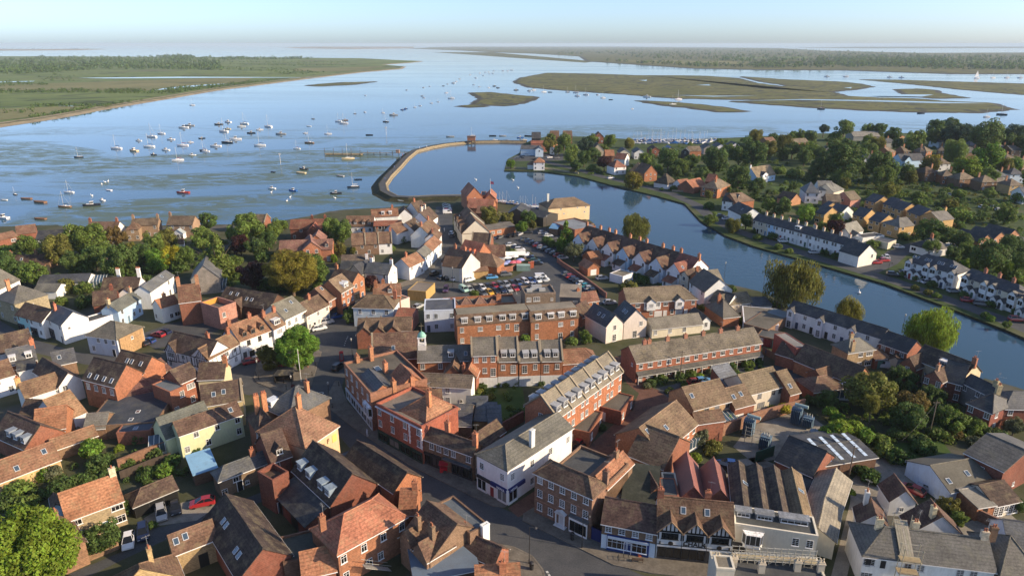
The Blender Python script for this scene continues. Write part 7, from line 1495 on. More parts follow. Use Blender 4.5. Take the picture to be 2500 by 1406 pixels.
# undergrowth: garden shrubs scattered over the plots
FOOT=[]
for h_ in HOUSES:
 for b in h_.blk:FOOT.append((b.W.inverted(),b.L,b.d))
ROADS_PX=[[(1350,1480),(960,1180),(790,1020),(540,930),(680,850),(800,780),(940,705),(1050,650),(1060,500),(1105,500),(1120,640),(1040,725),(900,760),(870,860),(835,940),(900,1050),(1150,1205),(1560,1400)],[(1055,705),(1250,680),(1325,640),(1185,572),(1375,575),(1350,625),(1485,715),(1400,765),(1100,765)]]
def clear(p,r):
 for Wi,L,d in FOOT:
  l=Wi@Vector((p.x,p.y,0))
  if-r<l.x<L+r and-r<l.y<d+r:return False
 return True
SM=crown_mesh('bush',77,300,.13,'shrub')
SV=[v.co.copy() for v in SM.vertices]
def scatter(label,poly,n,rmin,rmax,c,seed):
 rnd=random.Random(seed);k=t=0;v=[];f=[]
 while k<n and t<n*6:
  t+=1
  x,y=sample(poly,1,rnd)[0];p=up(x,y);r=rnd.uniform(rmin,rmax)
  if not clear(p,r*.7) or any(inside((x,y),g) for g in ROADS_PX):continue
  M_=T(p.x,p.y,r*.42)@rotz(rnd.uniform(0,6.28))@Matrix.Diagonal((r,r*rnd.uniform(.8,1.2),r*rnd.uniform(.8,1.3),1));b0=len(v)
  v+=[tuple(M_@w) for w in SV];f+=[tuple(b0+i for i in range(q4,q4+4)) for q4 in range(0,len(SV),4)];k+=1
 me=bpy.data.meshes.new('undergrowth');me.from_pydata(v,[],f);me.materials.append(MAT['leaf'])
 tag(stuff(link('undergrowth',me,None,LEAFC[c])),label,'undergrowth')
A_=[(2010,440),(2170,400),(2300,450),(2480,480),(2500,540),(2380,560),(2290,500),(2180,470),(2060,460)]
B_=[(1430,425),(1500,390),(1700,350),(2000,340),(2480,360),(2500,700),(2350,680),(2250,600),(2100,560),(1900,500),(1780,480),(1600,460)]
C_=[(0,570),(300,570),(640,570),(700,600),(600,690),(400,670),(300,720),(100,700),(0,690)]
D_=[(2020,960),(2200,900),(2330,960),(2380,1070),(2250,1100),(2100,1080),(2040,1040)]
for lab,pl,n,r0,r1,c,sd_ in(('low bushes and crops spread over the allotments',A_,200,.4,1.3,'olive',11),('rows of brighter crops on the allotments',A_,160,.4,1.0,'bright',19),('dark undergrowth filling the gardens right of the pond',B_,400,1.2,3.0,'dark',12),('green undergrowth filling the gardens right of the pond',B_,320,1.0,2.4,'mid',20),('undergrowth between the left shore and the old houses',C_,90,1.0,2.4,'dark',13),('undergrowth of the overgrown right hand plots',D_,90,.8,2.0,'mid',14),('low bushes in the courtyard borders',[(1150,900),(1300,900),(1280,1040),(1180,1030)],14,.5,1.1,'mid',15),('low bushes in the terrace front gardens',[(1560,920),(1850,890),(1880,910),(1620,960)],40,.4,1.0,'mid',16),('undergrowth in the lower left yards',[(0,1180),(180,1110),(380,1110),(470,1160),(330,1200),(120,1230),(30,1270),(0,1270)],45,.7,1.8,'dark',17),('low bushes in the pond terrace gardens',[(1450,610),(1500,610),(1680,690),(1720,720),(1600,700),(1500,660)],36,.5,1.3,'mid',18)):scatter(lab,pl,n,r0,r1,c,sd_)
# vehicles
def car_meshes(kind):
 H_={'hatch':1.0,'suv':1.14,'van':1.3}[kind];b=MB();st=[(-2.1,.35,.72,.76),(-1.98,.24,.9,.85),(-.9,.22,.96,.88),(.7,.22,.94,.88),(1.5,.22,.84,.87),(1.98,.25,.72,.83),(2.1,.35,.6,.74)]
 ring=lambda s:[(s[0],-s[3],s[1]*H_),(s[0],-s[3]-.02,(s[1]+s[2])/2*H_),(s[0],-s[3]+.07,s[2]*H_),(s[0],s[3]-.07,s[2]*H_),(s[0],s[3]+.02,(s[1]+s[2])/2*H_),(s[0],s[3],s[1]*H_)]
 rs=[ring(s) for s in st]
 for i in range(len(rs)-1):
  for k in range(6):b.face([rs[i][k],rs[i+1][k],rs[i+1][(k+1)%6],rs[i][(k+1)%6]])
 b.face(rs[0][::-1]);b.face(rs[-1])
 z0,z1=.9*H_,1.42*H_;bx,tx=((-1.95,1.15),(-1.3,.05)) if kind=='hatch' else((-2.02,1.15),(-1.7,.2)) if kind=='suv' else((-2.05,1.5),(-2.0,.95))
 w=MB();lo=[(bx[0],-.8,z0),(bx[1],-.8,z0),(bx[1],.8,z0),(bx[0],.8,z0)];hi=[(tx[0],-.56,z1),(tx[1],-.56,z1),(tx[1],.56,z1),(tx[0],.56,z1)]
 for i in range(4):w.face([lo[i],lo[(i+1)%4],hi[(i+1)%4],hi[i]])
 b.box(tx[0]-.03,tx[1]+.03,-.57,.57,z1-.03,z1+.035)
 for sx in(-1,1):
  for(xa,xb) in((lo[0][0],hi[0][0]),(lo[1][0],hi[1][0]),(-.35,-.42)):b.tube((xa,sx*.805,z0),(xb,sx*.565,z1),.04,n=4)
 if kind=='van':
  b.box(-2.0,.1,-.79,-.76,z0,z1);b.box(-2.0,.1,.76,.79,z0,z1)
 t=MB();t.tube((0,-.11,0),(0,.11,0),.32,n=12);t.tube((0,-.12,0),(0,.12,0),.17,n=8,mi=1)
 l=MB();l.box(-.03,.03,-.16,.16,-.06,.06)
 return b.mesh('car_body','carpaint'),w.mesh('car_windows','carglass'),t.mesh('wheel',['cloth','metal']),l.mesh('car_light','paint'),H_
CM={k:car_meshes(k) for k in('hatch','suv','van')}
CC=dict(white=(.72,.73,.74),black=(.012,.012,.014),silver=(.38,.39,.40),grey=(.11,.115,.12),blue=(.02,.06,.22),red=(.32,.02,.025),navy=(.012,.02,.06),yellow=(.65,.36,.02),teal=(.03,.28,.34),mint=(.35,.58,.5),purple=(.06,.03,.08),sky=(.08,.26,.5),green=(.03,.09,.05))
def car(x,y,ang,c,where,kind='hatch',z=.02):
 p=uz((x,y));b,w,t,l,H_=CM[kind];e=empty('parked_'+('van' if kind=='van' else 'car'),(p.x,p.y,z),R(ang))
 tag(e,f'{c} {dict(hatch="hatchback car", suv="estate car", van="van")[kind]} {where}','van' if kind=='van' else 'car',f'{c} {kind} vehicles {where}')
 link('body',b,e,vary(CC[c],.08));link('windows',w,e)
 if dist(p)<330:
  for sx in(-1.28,1.3):
   for sy in(-.76,.76):link('wheel',t,e,(.012,.012,.012),loc=(sx,sy,.31))
  for sy in(-.58,.58):link('headlight',l,e,(.7,.72,.72),loc=(2.06,sy,.6*H_));link('tail_light',l,e,(.3,.01,.01),loc=(-2.07,sy,.66*H_))
def cars(where,lst):
 for t in lst:car(t[0],t[1],t[2],t[3],where,*(t[4:]))
Z(0,1106)
cars('in the gravel yard by the car port',[(1850,720,-60,'silver','suv'),(2010,650,-60,'black'),(2320,590,200,'red')]);cars('beside the lane near the yew',[(1475,1030,-65,'white'),(1640,940,-62,'navy','suv')])
Z(1500,1106)
cars('in the gravel yard behind the shops',[(1290,150,170,'blue'),(1190,190,150,'black','suv'),(1570,390,70,'white')]);cars('by the brown roofed brick house',[(320,215,-35,'white')])
Z(2000,1106)
cars('beside the white corrugated barn',[(1265,425,150,'silver'),(1060,440,130,'red')])
Z(500,806)
cars('parked on the square',[(530,375,30,'red'),(930,405,10,'red'),(1530,440,70,'black','suv')])
Z(1000,806);cars('by the flat roofed porch',[(1960,1300,50,'red'),(1900,1350,40,'black')])
Z(1500,806)
cars('on the lane before the long terrace',[(1010,600,10,'sky'),(930,615,10,'red'),(1250,560,100,'navy','van'),(1720,115,10,'white'),(180,870,70,'black')])
Z(2000,806);cars('beside the brick garage',[(735,425,170,'white','van')])
Z(0,806);cars('in the yard behind half timbered building',[(1700,140,160,'blue'),(1810,70,160,'red'),(1880,40,160,'navy'),(1640,170,150,'black')])
Z(500,506);cars('by the cream cottages',[(1310,1400,30,'white'),(1395,1330,28,'silver','suv'),(1510,1265,28,'blue')])
Z(1000,506)
W1='in the pub car park'
k_=['silver','black','white','black','red','grey','silver','black','grey','white','blue','white','silver','grey','navy']
for i in range(13):car(690+i*70,955-i*9.5,-62,k_[i],W1,'suv' if i%4==1 else 'hatch')
k2=['grey','yellow','black','navy','silver','red','blue','black','silver']
for i in range(9):car(840+i*72,1000-i*11,-62,k2[i],W1)
cars(W1,[(620,960,-58,'mint','van'),(415,960,-90,'purple','suv'),(540,835,35,'white','suv'),(680,845,40,'white','suv'),(460,830,30,'black','suv'),(385,825,40,'black'),(940,815,15,'sky'),(1100,785,15,'grey','suv'),(1500,815,8,'white','van'),(1530,840,8,'white')])
k3=['grey','navy','black','red','silver','black','navy','black','red','silver']
for i in range(10):car(1320+i*48,380+i*23.5,12,k3[i],W1)
k4=['grey','red','navy','black','white','teal','silver','black']
for i in range(8):car(1800+i*44,780+i*27,22,k4[i],W1)
k5=['navy','grey','black','black','silver','black','silver','white','grey']
for i,(x,y) in enumerate(((960,370),(1030,355),(1150,340),(1205,330),(1255,320),(1345,300),(1520,305),(1585,340),(1640,370))):car(x,y,60 if i<5 else 10,k5[i],W1)
cars(W1,[(1160,445,10,'white'),(1215,475,8,'navy'),(1260,500,8,'white','suv'),(1310,545,5,'white'),(1360,575,5,'navy'),(1430,625,5,'green'),(1460,655,5,'black')])
cars('on the street to the quay',[(480,310,82,'white'),(490,335,82,'grey'),(500,525,80,'silver'),(285,775,60,'black','suv'),(430,75,10,'white','van'),(435,50,10,'red'),(430,30,10,'silver'),(425,10,10,'grey'),(420,-10,10,'black'),(100,1150,60,'silver'),(2200,825,15,'silver'),(2290,1105,10,'silver')])
Z(2000,506)
cars('on the pond road',[(905,465,-5,'white'),(760,580,80,'white'),(650,645,10,'red'),(738,620,10,'red'),(840,785,-15,'black','suv'),(985,765,-10,'black'),(1040,810,-10,'grey'),(1235,870,5,'white'),(1535,970,5,'silver'),(1700,1080,-20,'red'),(1845,1125,-25,'grey','suv'),(2250,1300,-5,'red','suv'),(235,575,30,'red'),(-60,530,0,'silver')])
Z(1500,506);cars('on the pond road',[(1280,140,20,'white'),(1215,110,0,'grey'),(1930,400,5,'white','suv')])
Z(2000,240);cars('parked on the allotment track',[(1870,1255,15,'white'),(2005,1260,10,'white'),(2050,1285,10,'white'),(1485,1115,60,'white')])
Z(1000,240);cars('in the pond point car park',[(1350,660,10,'white'),(1465,640,10,'white'),(1280,690,0,'black'),(1240,700,0,'grey'),(1540,665,20,'black'),(1600,685,20,'white'),(1680,690,20,'grey'),(2300,920,20,'white')])
# boats
def hull_mesh(kind):
 a=MB();n=9;rows=[];L=1.0;bm=.16 if kind=='sail' else .19
 for i in range(n):
  t=i/(n-1);x=-.5+t;w=bm*(1-max(0,(t-.35)/.65)**2.2)*(.82+.18*min(1,t/.3));s=.015*t*t
  rows.append([(x,0,-.05),(x,-w*.75,-.03),(x+.02*t,-w,.10+s*2),(x+.02*t,-w*.9,.105+s*2),(x+.02*t,w*.9,.105+s*2),(x+.02*t,w,.10+s*2),(x,w*.75,-.03)])
 for i in range(n-1):
  for k in range(7):a.face([rows[i][k],rows[i+1][k],rows[i+1][(k+1)%7],rows[i][(k+1)%7]],1 if k==3 and kind!='sail' else 0)
 a.face(rows[0][::-1]);a.face(rows[-1]);return a.mesh('boat_hull',['paint','wood'])
HM={k:hull_mesh(k) for k in('sail','motor')}
def _b(fn,name,mats):a=MB();fn(a);return a.mesh(name,mats)
CABS=_b(lambda a:(a.slab([(-.12,-.085,.17),(.2,-.06,.155),(.2,.06,.155),(-.12,.085,.17)],.07),a.box(-.42,-.14,-.1,.1,.09,.13)),'boat_cabin','paint')
CABM=_b(lambda a:(a.slab([(-.12,-.12,.30),(.1,-.11,.29),(.1,.11,.29),(-.12,.12,.30)],.025),a.box(-.1,.08,-.1,.1,.1,.16),a.slab([(.1,-.13,.16),(.3,-.09,.15),(.3,.09,.15),(.1,.13,.16)],.06)),'boat_cabin','paint')
WINM=_b(lambda a:a.box(-.095,.085,-.095,.095,.16,.28),'boat_windows','glass')
MAST=_b(lambda a:(a.tube((.06,0,.1),(.06,0,1.25),.012,.008,5),a.tube((.06,0,.26),(-.36,0,.24),.008,n=5)),'mast','metal')
COVER=_b(lambda a:a.tube((.04,0,.275),(-.35,0,.255),.022,.014,6),'sail_cover','cloth')
STAY=_b(lambda a:(a.tube((.06,0,1.22),(.49,0,.13),.004,n=3),a.tube((.06,0,1.22),(-.48,0,.12),.004,n=3)),'rigging','metal')
SAIL=_b(lambda a:(a.face([(.05,0,.3),(-.34,.02,.28),(.05,0,1.2)]),a.face([(.08,0,1.15),(.48,0,.15),(.1,.03,.2)])),'sail','cloth')
BC=dict(w=('white',(.72,.73,.74)),k=('dark',(.02,.025,.04)),b=('blue',(.02,.10,.32)),y=('cream',(.62,.5,.3)),o=('brown',(.2,.11,.06)),r=('red',(.35,.05,.04)),g=('grey',(.3,.32,.34)))
def boat(p,lp,kind,c='w',where='moored in the harbour',z=SEA_Z,hd=None,mh=1.0,sail=False):
 P_=up(*p,z);L=max(2.4,min(14.,1.3*lp*dist(P_)/FPX));hd=180+random.uniform(-28,22) if hd is None else hd;nm,cc=BC[c]
 e=link(dict(s='sailing_boat',m='motor_boat',d='dinghy')[kind],None,mw=T(P_.x,P_.y,z+.02)@rotz(R(hd))@Matrix.Diagonal((L,L,L,1)))
 tag(e,{'s':f'{nm} hulled sailing boat with bare mast {where}','m':f'{nm} hulled cabin motor boat {where}','d':f'small open {nm} dinghy {where}'}[kind] if not sail else 'little yacht under full white sail in the far channel','boat',None if sail else f'{nm} {kind} boats {where}')
 link('hull',HM['sail' if kind=='s' else 'motor'],e,vary(cc,.08))
 if kind=='s':
  link('cabin',CABS,e,(.66,.66,.64));link('mast',MAST,e,(.6,.58,.54),mw=Matrix.Diagonal((1,1,mh,1)))
  if L>3:link('rigging',STAY,e,(.35,.35,.34),mw=Matrix.Diagonal((1,1,mh,1)))
  if sail:link('sail',SAIL,e,(.8,.8,.78))
  else:link('sail_cover',COVER,e,random.choice([(.02,.05,.18),(.55,.55,.52),(.02,.03,.06),(.3,.05,.05)]),mw=Matrix.Diagonal((1,1,1,1)))
 elif kind=='m':link('cabin',CABM,e,(.68,.68,.66));link('windows',WINM,e)
 return e
def fleet(ox,oy,sc_,txt,**kw):
 for t in txt.split():
  x,y,l,kd=t.split(',');boat((ox+float(x)/sc_,oy+float(y)/sc_),float(l)/sc_,kd[0],kd[1] if len(kd)>1 else 'w',**kw)
fleet(0,240,ZS,'1330,580,85,s 900,678,60,sk 1530,606,85,my 1585,490,50,m 1735,446,85,s 1845,410,60,s 1705,560,85,s 1755,650,55,mk 1895,596,65,m 1955,476,60,m 2090,546,85,s 2180,508,45,m 2100,340,75,m 2170,318,70,mg 2310,462,50,mk 2330,606,80,sk 2035,714,85,s 2195,655,60,m 170,1104,45,sk 788,1082,75,s 300,1155,80,do 455,1195,105,do 740,1248,95,so 1050,1230,115,mk 1168,1172,60,m 1245,1056,55,d 2095,1085,100,mr 35,1372,100,m 460,1386,90,do 50,1167,45,d 2200,84,40,s')
fleet(500,240,ZS,'160,303,65,mk 265,276,60,m 215,386,85,s 262,356,50,my 450,297,75,s 420,328,65,m 530,402,65,mk 628,364,55,m 725,330,80,s 870,414,80,mg 350,474,90,m 255,512,90,sk 125,553,85,m 10,613,60,m 630,546,90,s 1052,582,60,s 1195,516,80,so 1150,404,40,m 1190,324,40,d 1410,413,60,s 1238,240,30,sk 1530,270,60,s 1590,292,70,s 1605,256,50,mo 1718,180,25,sk 1830,163,25,m 2038,172,30,s 2160,197,70,mg 2070,273,55,sk 2265,136,40,mb 2300,123,35,mb 1882,425,60,dk 1640,698,105,sy 780,848,50,dk 1130,816,85,mk 1100,860,90,dy 1550,894,75,dg 1700,1022,100,sk 1755,934,65,dk 765,1036,70,m 1008,1060,80,mb 1500,1094,95,mk')
fleet(1000,240,ZS,'712,440,65,so 950,434,60,dk 970,486,60,m 1065,434,60,dg 1265,455,60,mb 1305,485,55,my 1355,436,65,dk 465,444,70,dg 1115,484,40,dg')
fleet(850,80,2.941,'122,452,12,s 420,414,14,m 540,396,14,m 585,387,12,m 683,384,14,mk 713,371,12,m 755,364,22,m 775,352,14,s 800,334,14,s 875,304,10,s 915,327,16,s 945,292,11,s 968,310,12,s 985,286,11,s 1008,284,11,s 1015,299,10,m 1038,294,12,s 1045,276,11,s 1110,276,14,s 1145,276,12,s 1168,271,12,s 1180,271,12,s 900,376,14,s 940,390,14,s 1010,397,14,s 1050,385,20,mk 1075,398,20,mk 705,434,20,s 740,474,34,s 530,457,16,sk 542,470,16,s 597,508,18,s 645,499,16,s 478,537,18,s 515,527,18,s 48,582,14,sk 118,572,14,m 250,577,18,s 330,594,30,mg 1205,414,26,mk 1300,420,24,m 1330,414,28,m 1405,427,28,s 1450,429,22,dk 1575,428,22,sk 1635,432,30,s 1645,457,28,m 1705,448,30,s 1790,448,18,m 1830,470,28,s 1885,483,22,dk 2145,463,40,m 2370,481,40,s 2330,520,40,s 2040,549,16,m')
fleet(1650,80,2.941,'18,480,30,s 1042,550,34,sk 1757,580,36,dk 2230,607,32,s 2340,590,40,sk 1085,317,26,m 1220,317,34,s 1535,322,24,m 1620,324,24,m 2275,326,26,s 2375,326,24,s 2470,326,24,s')
boat((1650+2160/2.941,80+328/2.941),9,'s','w',sail=True)
fleet(1000,240,ZS,'15,1146,40,dg 90,1150,36,d 140,1150,36,dg 262,1158,46,db 465,1160,40,d',where='drawn up on the mud below the sea wall',z=-.7)
fleet(500,240,ZS,'2245,1176,60,d',where='drawn up on the mud below the sea wall',z=-.7)
rnd=random.Random(5)
for i in range(64):
 x=1545+(i%22)*9.6+rnd.uniform(-2,2);y=343+(i//22)*3.6+rnd.uniform(-.7,.7)
 boat((x,y),rnd.uniform(11,16),rnd.choice('sssmd'),rnd.choice('bbbwwg'),where='ashore in the dinghy park',z=.15,hd=rnd.uniform(0,360),mh=1.1)
for i in range(14):boat((1222+i*8+rnd.uniform(-2,2),493+i*1.2+rnd.uniform(-2,2)),rnd.uniform(13,20),rnd.choice('ssm'),rnd.choice('wwbg'),where='laid up in the boat yard',z=.4,hd=rnd.uniform(140,200))
# street furniture
def lamp(x,y,label,hgt=6.5,head='arm'):
 p=uz((x,y));e=empty('street_lamp',p);tag(e,label,'street lamp')
 a=MB();a.tube((0,0,0),(0,0,1.0),.11,.08,8);a.tube((0,0,1.0),(0,0,hgt),.06,.045,8);link('post',a.mesh('lamp_post','metal'),e,(.02,.02,.022))
 a=MB()
 if head=='arm':a.tube((0,0,hgt-.05),(.9,0,hgt),.035,n=6);a.lathe([(.05,hgt+.05),(.28,hgt-.12),(.3,hgt-.2)],8,cx=.9)
 else:a.lathe([(.1,hgt),(.2,hgt+.45),(.24,hgt+.5),(.03,hgt+.75)],8)
 link('lantern',a.mesh('lamp_head','metal'),e,(.03,.03,.032) if head=='arm' else(.35,.35,.33))
Z(1000,1106);lamp(1368,1262,'tall black street lamp with side arm at the high street bend',6.8);lamp(905,1075,'street lamp beside the white end pier',3.6,'top');lamp(1972,1085,'black street lamp in front of the Georgian house',6.2)
Z(500,806);lamp(1430,835,'street lamp carrying a no entry sign at the parade corner',4.6,'top');lamp(620,570,'ornate flower hung lamp on the edge of the square',4.6,'top');lamp(1690,310,'street lamp by the red telephone box',4.6,'top');lamp(1000,690,'lamp by the bus shelter on the square',3.2,'top')
Z(1500,506);lamp(1250,860,'lamp post at the pond edge by the end house',6.5,'top');lamp(1695,985,'lamp post on the pond corner promenade',5.5,'top')
Z(2000,506);lamp(770,830,'lamp post on the pond road verge',6.0);lamp(945,1440,'lamp post on the near pond bank',5,'top')
Z(1000,506);lamp(495,905,'lamp post in the pub car park',6,'top');lamp(1565,300,'tall lamp post beside the conical tree',7,'top')
def simple(name,label,cat,x,y,fn,mats,colr,group=None,z=0.,rz=0.):
 p=uz((x,y));o=link(name,_b(fn,name,mats),None,colr,loc=(p.x,p.y,z),rz=R(rz));tag(o,label,cat,group);return o
Z(500,806)
e=empty('telephone_box',uz((1567,345)),R(20));tag(e,'red telephone box at the roadside by the square','telephone box')
link('body',_b(lambda a:(a.box(-.46,.46,-.46,.46,0,.3),a.box(-.46,.46,-.46,.46,2.05,2.3),a.lathe([(.6,2.3),(.5,2.42),(.2,2.52),(.05,2.55)],8),[a.box(sx*.4-.06,sx*.4+.06,sy*.4-.06,sy*.4+.06,.3,2.05) for sx in(-1,1) for sy in(-1,1)],[a.box(-.4,.4,-.43,.43,zz,zz+.04) for zz in(.7,1.1,1.5)]),'box_body','paint'),e,(.42,.015,.015));link('panes',_b(lambda a:a.box(-.38,.38,-.38,.38,.3,2.05),'box_panes','glass'),e)
e=empty('bus_shelter',uz((912,590)),R(8));tag(e,'dark timber bus shelter with hipped roof on the square','bus shelter')
link('roof',_b(lambda a:(a.slab([(-2.3,-1.2,2.3),(2.3,-1.2,2.3),(1.3,0,3.2),(-1.3,0,3.2)],.1),a.slab([(2.3,1.2,2.3),(-2.3,1.2,2.3),(-1.3,0,3.2),(1.3,0,3.2)],.1),a.slab([(-2.3,1.2,2.3),(-2.3,-1.2,2.3),(-1.3,0,3.2)],.1),a.slab([(2.3,-1.2,2.3),(2.3,1.2,2.3),(1.3,0,3.2)],.1)),'shelter_roof','tile'),e,(.03,.03,.03))
link('back_wall',_b(lambda a:(a.box(-2,2,.85,.95,0,2.3),a.box(-2,-1.9,-.4,.85,0,1.9),a.box(1.9,2,-.4,.85,0,1.9)),'shelter_wall','wood'),e,(.04,.03,.025));link('seat',_b(lambda a:a.box(-1.8,1.8,.35,.8,.42,.5),'shelter_seat','wood'),e,(.16,.1,.06))
for sx in(-1.9,0,1.9):link('post',_b(lambda a:a.box(sx-.06,sx+.06,-1.0,-.88,0,2.35),'shelter_post','wood'),e,(.03,.025,.02))
e=empty('flag_pole',uz((1103,590)));tag(e,'tall white flag pole on the square','flag pole');link('pole',_b(lambda a:a.tube((0,0,0),(0,0,8.5),.09,.05,8),'flag_pole','paint'),e,(.7,.7,.68));link('flag',_b(lambda a:a.box(-.08,.0,-.03,.25,7.2,8.2),'furled_flag','cloth'),e,(.45,.1,.1))
for i,(x,y) in enumerate(((590,525),(680,450),(795,590),(935,680),(1075,690),(1195,610),(1230,520),(455,405),(1270,410),(1460,890),(1535,640))):simple('bollard','black cast bollard around the edge of the square','bollard',x,y,lambda a:a.lathe([(.13,0),(.13,.15),(.08,.2),(.08,.8),(.12,.85),(.1,1.0),(.03,1.08)],8),'metal',(.015,.015,.016),'bollards round the square',.1)
e=empty('flower_tower',uz((1020,700)));tag(e,'dark flower planter tower on the tip of the square','planter');link('planter',_b(lambda a:a.lathe([(.4,0),(.5,.5),(.3,1.2),(.4,1.6)],10),'planter','wood'),e,(.05,.035,.03));link('flowers',CR['shrub'][0],e,(.16,.05,.06),mw=T(0,0,1.4)@Matrix.Diagonal((.55,.55,.7,1)))
Z(1500,1106)
e=empty('bench',uz((262,1240)),R(-6));tag(e,'wooden bench on the pavement facing the blue shop','bench')
for k in range(4):link('seat_slat',_b(lambda a:a.box(-.85,.85,-.22+k*.12,-.13+k*.12,.43,.47),'slat','wood'),e,(.17,.11,.07));link('back_slat',_b(lambda a:a.box(-.85,.85,-.3,-.26,.55+k*.11,.63+k*.11),'slat','wood'),e,(.17,.11,.07))
for sx in(-.8,.8):link('leg',_b(lambda a:(a.box(sx-.04,sx+.04,-.3,-.22,0,.95),a.box(sx-.04,sx+.04,.18,.26,0,.62)),'bench_leg','wood'),e,(.12,.08,.05))
for x in(45,105,160):simple('cycle_stand','black cycle stand on the pavement by the blue shop','cycle stand',x,1215+x*.05,lambda a:(a.tube((0,-.35,0),(0,-.35,.75),.03),a.tube((0,-.35,.75),(0,.35,.75),.03),a.tube((0,.35,.75),(0,.35,0),.03)),'metal',(.02,.02,.022),'cycle stands',.1)
simple('pavement_sign','orange and white folding sign outside the blue shop','sign',290,1175,lambda a:(a.slab([(-.35,-.3,.02),(.35,-.3,.02),(.3,0,1.0),(-.3,0,1.0)],.03),a.slab([(-.35,.3,.02),(.35,.3,.02),(.3,0,1.0),(-.3,0,1.0)],.03)),'paint',(.75,.14,.05),z=.12)
Z(1000,1106)
for x,y,l in((1860,990,'black litter bin outside the Georgian house'),(1395,1330,'black litter bin beside the tall street lamp')):simple('litter_bin',l,'litter bin',x,y,lambda a:(a.lathe([(.32,0),(.34,.9),(.38,.95)],10),a.lathe([(.38,1.15),(.3,1.3),(.05,1.38)],10),[a.box(sx-.03,sx+.03,-.3,.3,.9,1.16) for sx in(-.28,.28)]),'metal',(.02,.02,.022),z=.1)
simple('sales_cart','red market barrow outside the brown brick shops','barrow',392,215,lambda a:(a.box(-.7,.7,-.45,.45,.5,.95),a.slab([(-.85,-.6,1.75),(.85,-.6,1.75),(.85,.6,1.95),(-.85,.6,1.95)],.06),[a.box(sx-.03,sx+.03,sy-.03,sy+.03,0,1.8) for sx in(-.65,.65) for sy in(-.4,.4)],a.tube((-.4,-.5,.35),(-.4,.5,.35),.34,n=12)),'paint',(.45,.02,.03),z=.12)
# pub garden
Z(1000,506)
PG=[(965,610,'r'),(1065,610,'r'),(1040,645,'w'),(1120,640,'w'),(1200,625,'w'),(1320,605,'w'),(1080,710,'b'),(1180,695,'p'),(1230,690,'p'),(1130,690,'b'),(1270,665,'b'),(1010,660,'w'),(1190,600,'w')]
for x,y,c in PG:
 p=uz((x,y));e=empty('parasol',(p.x,p.y,0));nm,cc=dict(r=('red',(.5,.03,.05)),w=('white',(.75,.74,.72)),b=('blue and white',(.3,.35,.6)),p=('pink',(.65,.15,.2)))[c]
 tag(e,f'{nm} parasol over a table in the pub garden','parasol',f'{nm} parasols in the pub garden');link('canopy',cached('paras',lambda:_b(lambda a:a.lathe([(1.6,2.15),(1.55,2.2),(.9,2.5),(.05,2.75)],8),'canopy','cloth')),e,cc);link('pole',cached('parap',lambda:_b(lambda a:a.tube((0,0,0),(0,0,2.8),.03),'pole','metal')),e,(.4,.36,.3));link('table',cached('parat',lambda:_b(lambda a:(a.lathe([(.7,.7),(.7,.75)],10),a.tube((0,0,0),(0,0,.7),.06)),'table','wood')),e,(.2,.13,.08))
e=empty('marquee',uz((1200,605)),R(8));tag(e,'long white marquee roof in the pub garden','marquee');link('roof',_b(lambda a:(a.slab([(-4,-1.8,2.4),(4,-1.8,2.4),(4,0,3.4),(-4,0,3.4)],.04),a.slab([(4,1.8,2.4),(-4,1.8,2.4),(-4,0,3.4),(4,0,3.4)],.04)),'marquee_roof','cloth'),e,(.72,.72,.68))
for sx in(-3.9,0,3.9):
 for sy in(-1.7,1.7):link('post',cached('mqp',lambda:_b(lambda a:a.tube((0,0,0),(0,0,2.45),.05),'post','metal')),e,(.6,.6,.6),loc=(sx,sy,0))
for x,y,c in((1375,700,0),(1405,690,1)):simple('ticket_kiosk','orange framed kiosk at the edge of the car park','kiosk',x,y,lambda a:(a.box(-.5,.5,-.5,.5,0,2.1),a.box(-.6,.6,-.6,.6,2.1,2.3)),'paint',(.45,.14,.07),'kiosks')
simple('recycling_container','pale green container beside the pub garden wall','container',1300,720,lambda a:(a.box(-2.3,2.3,-1,1,0,1.9),[a.box(-2.3+k*.46,-2.2+k*.46,-1.05,1.05,0,1.9) for k in range(11)],a.box(-2.35,2.35,-1.05,1.05,1.9,2.0)),'metal',(.3,.42,.36))
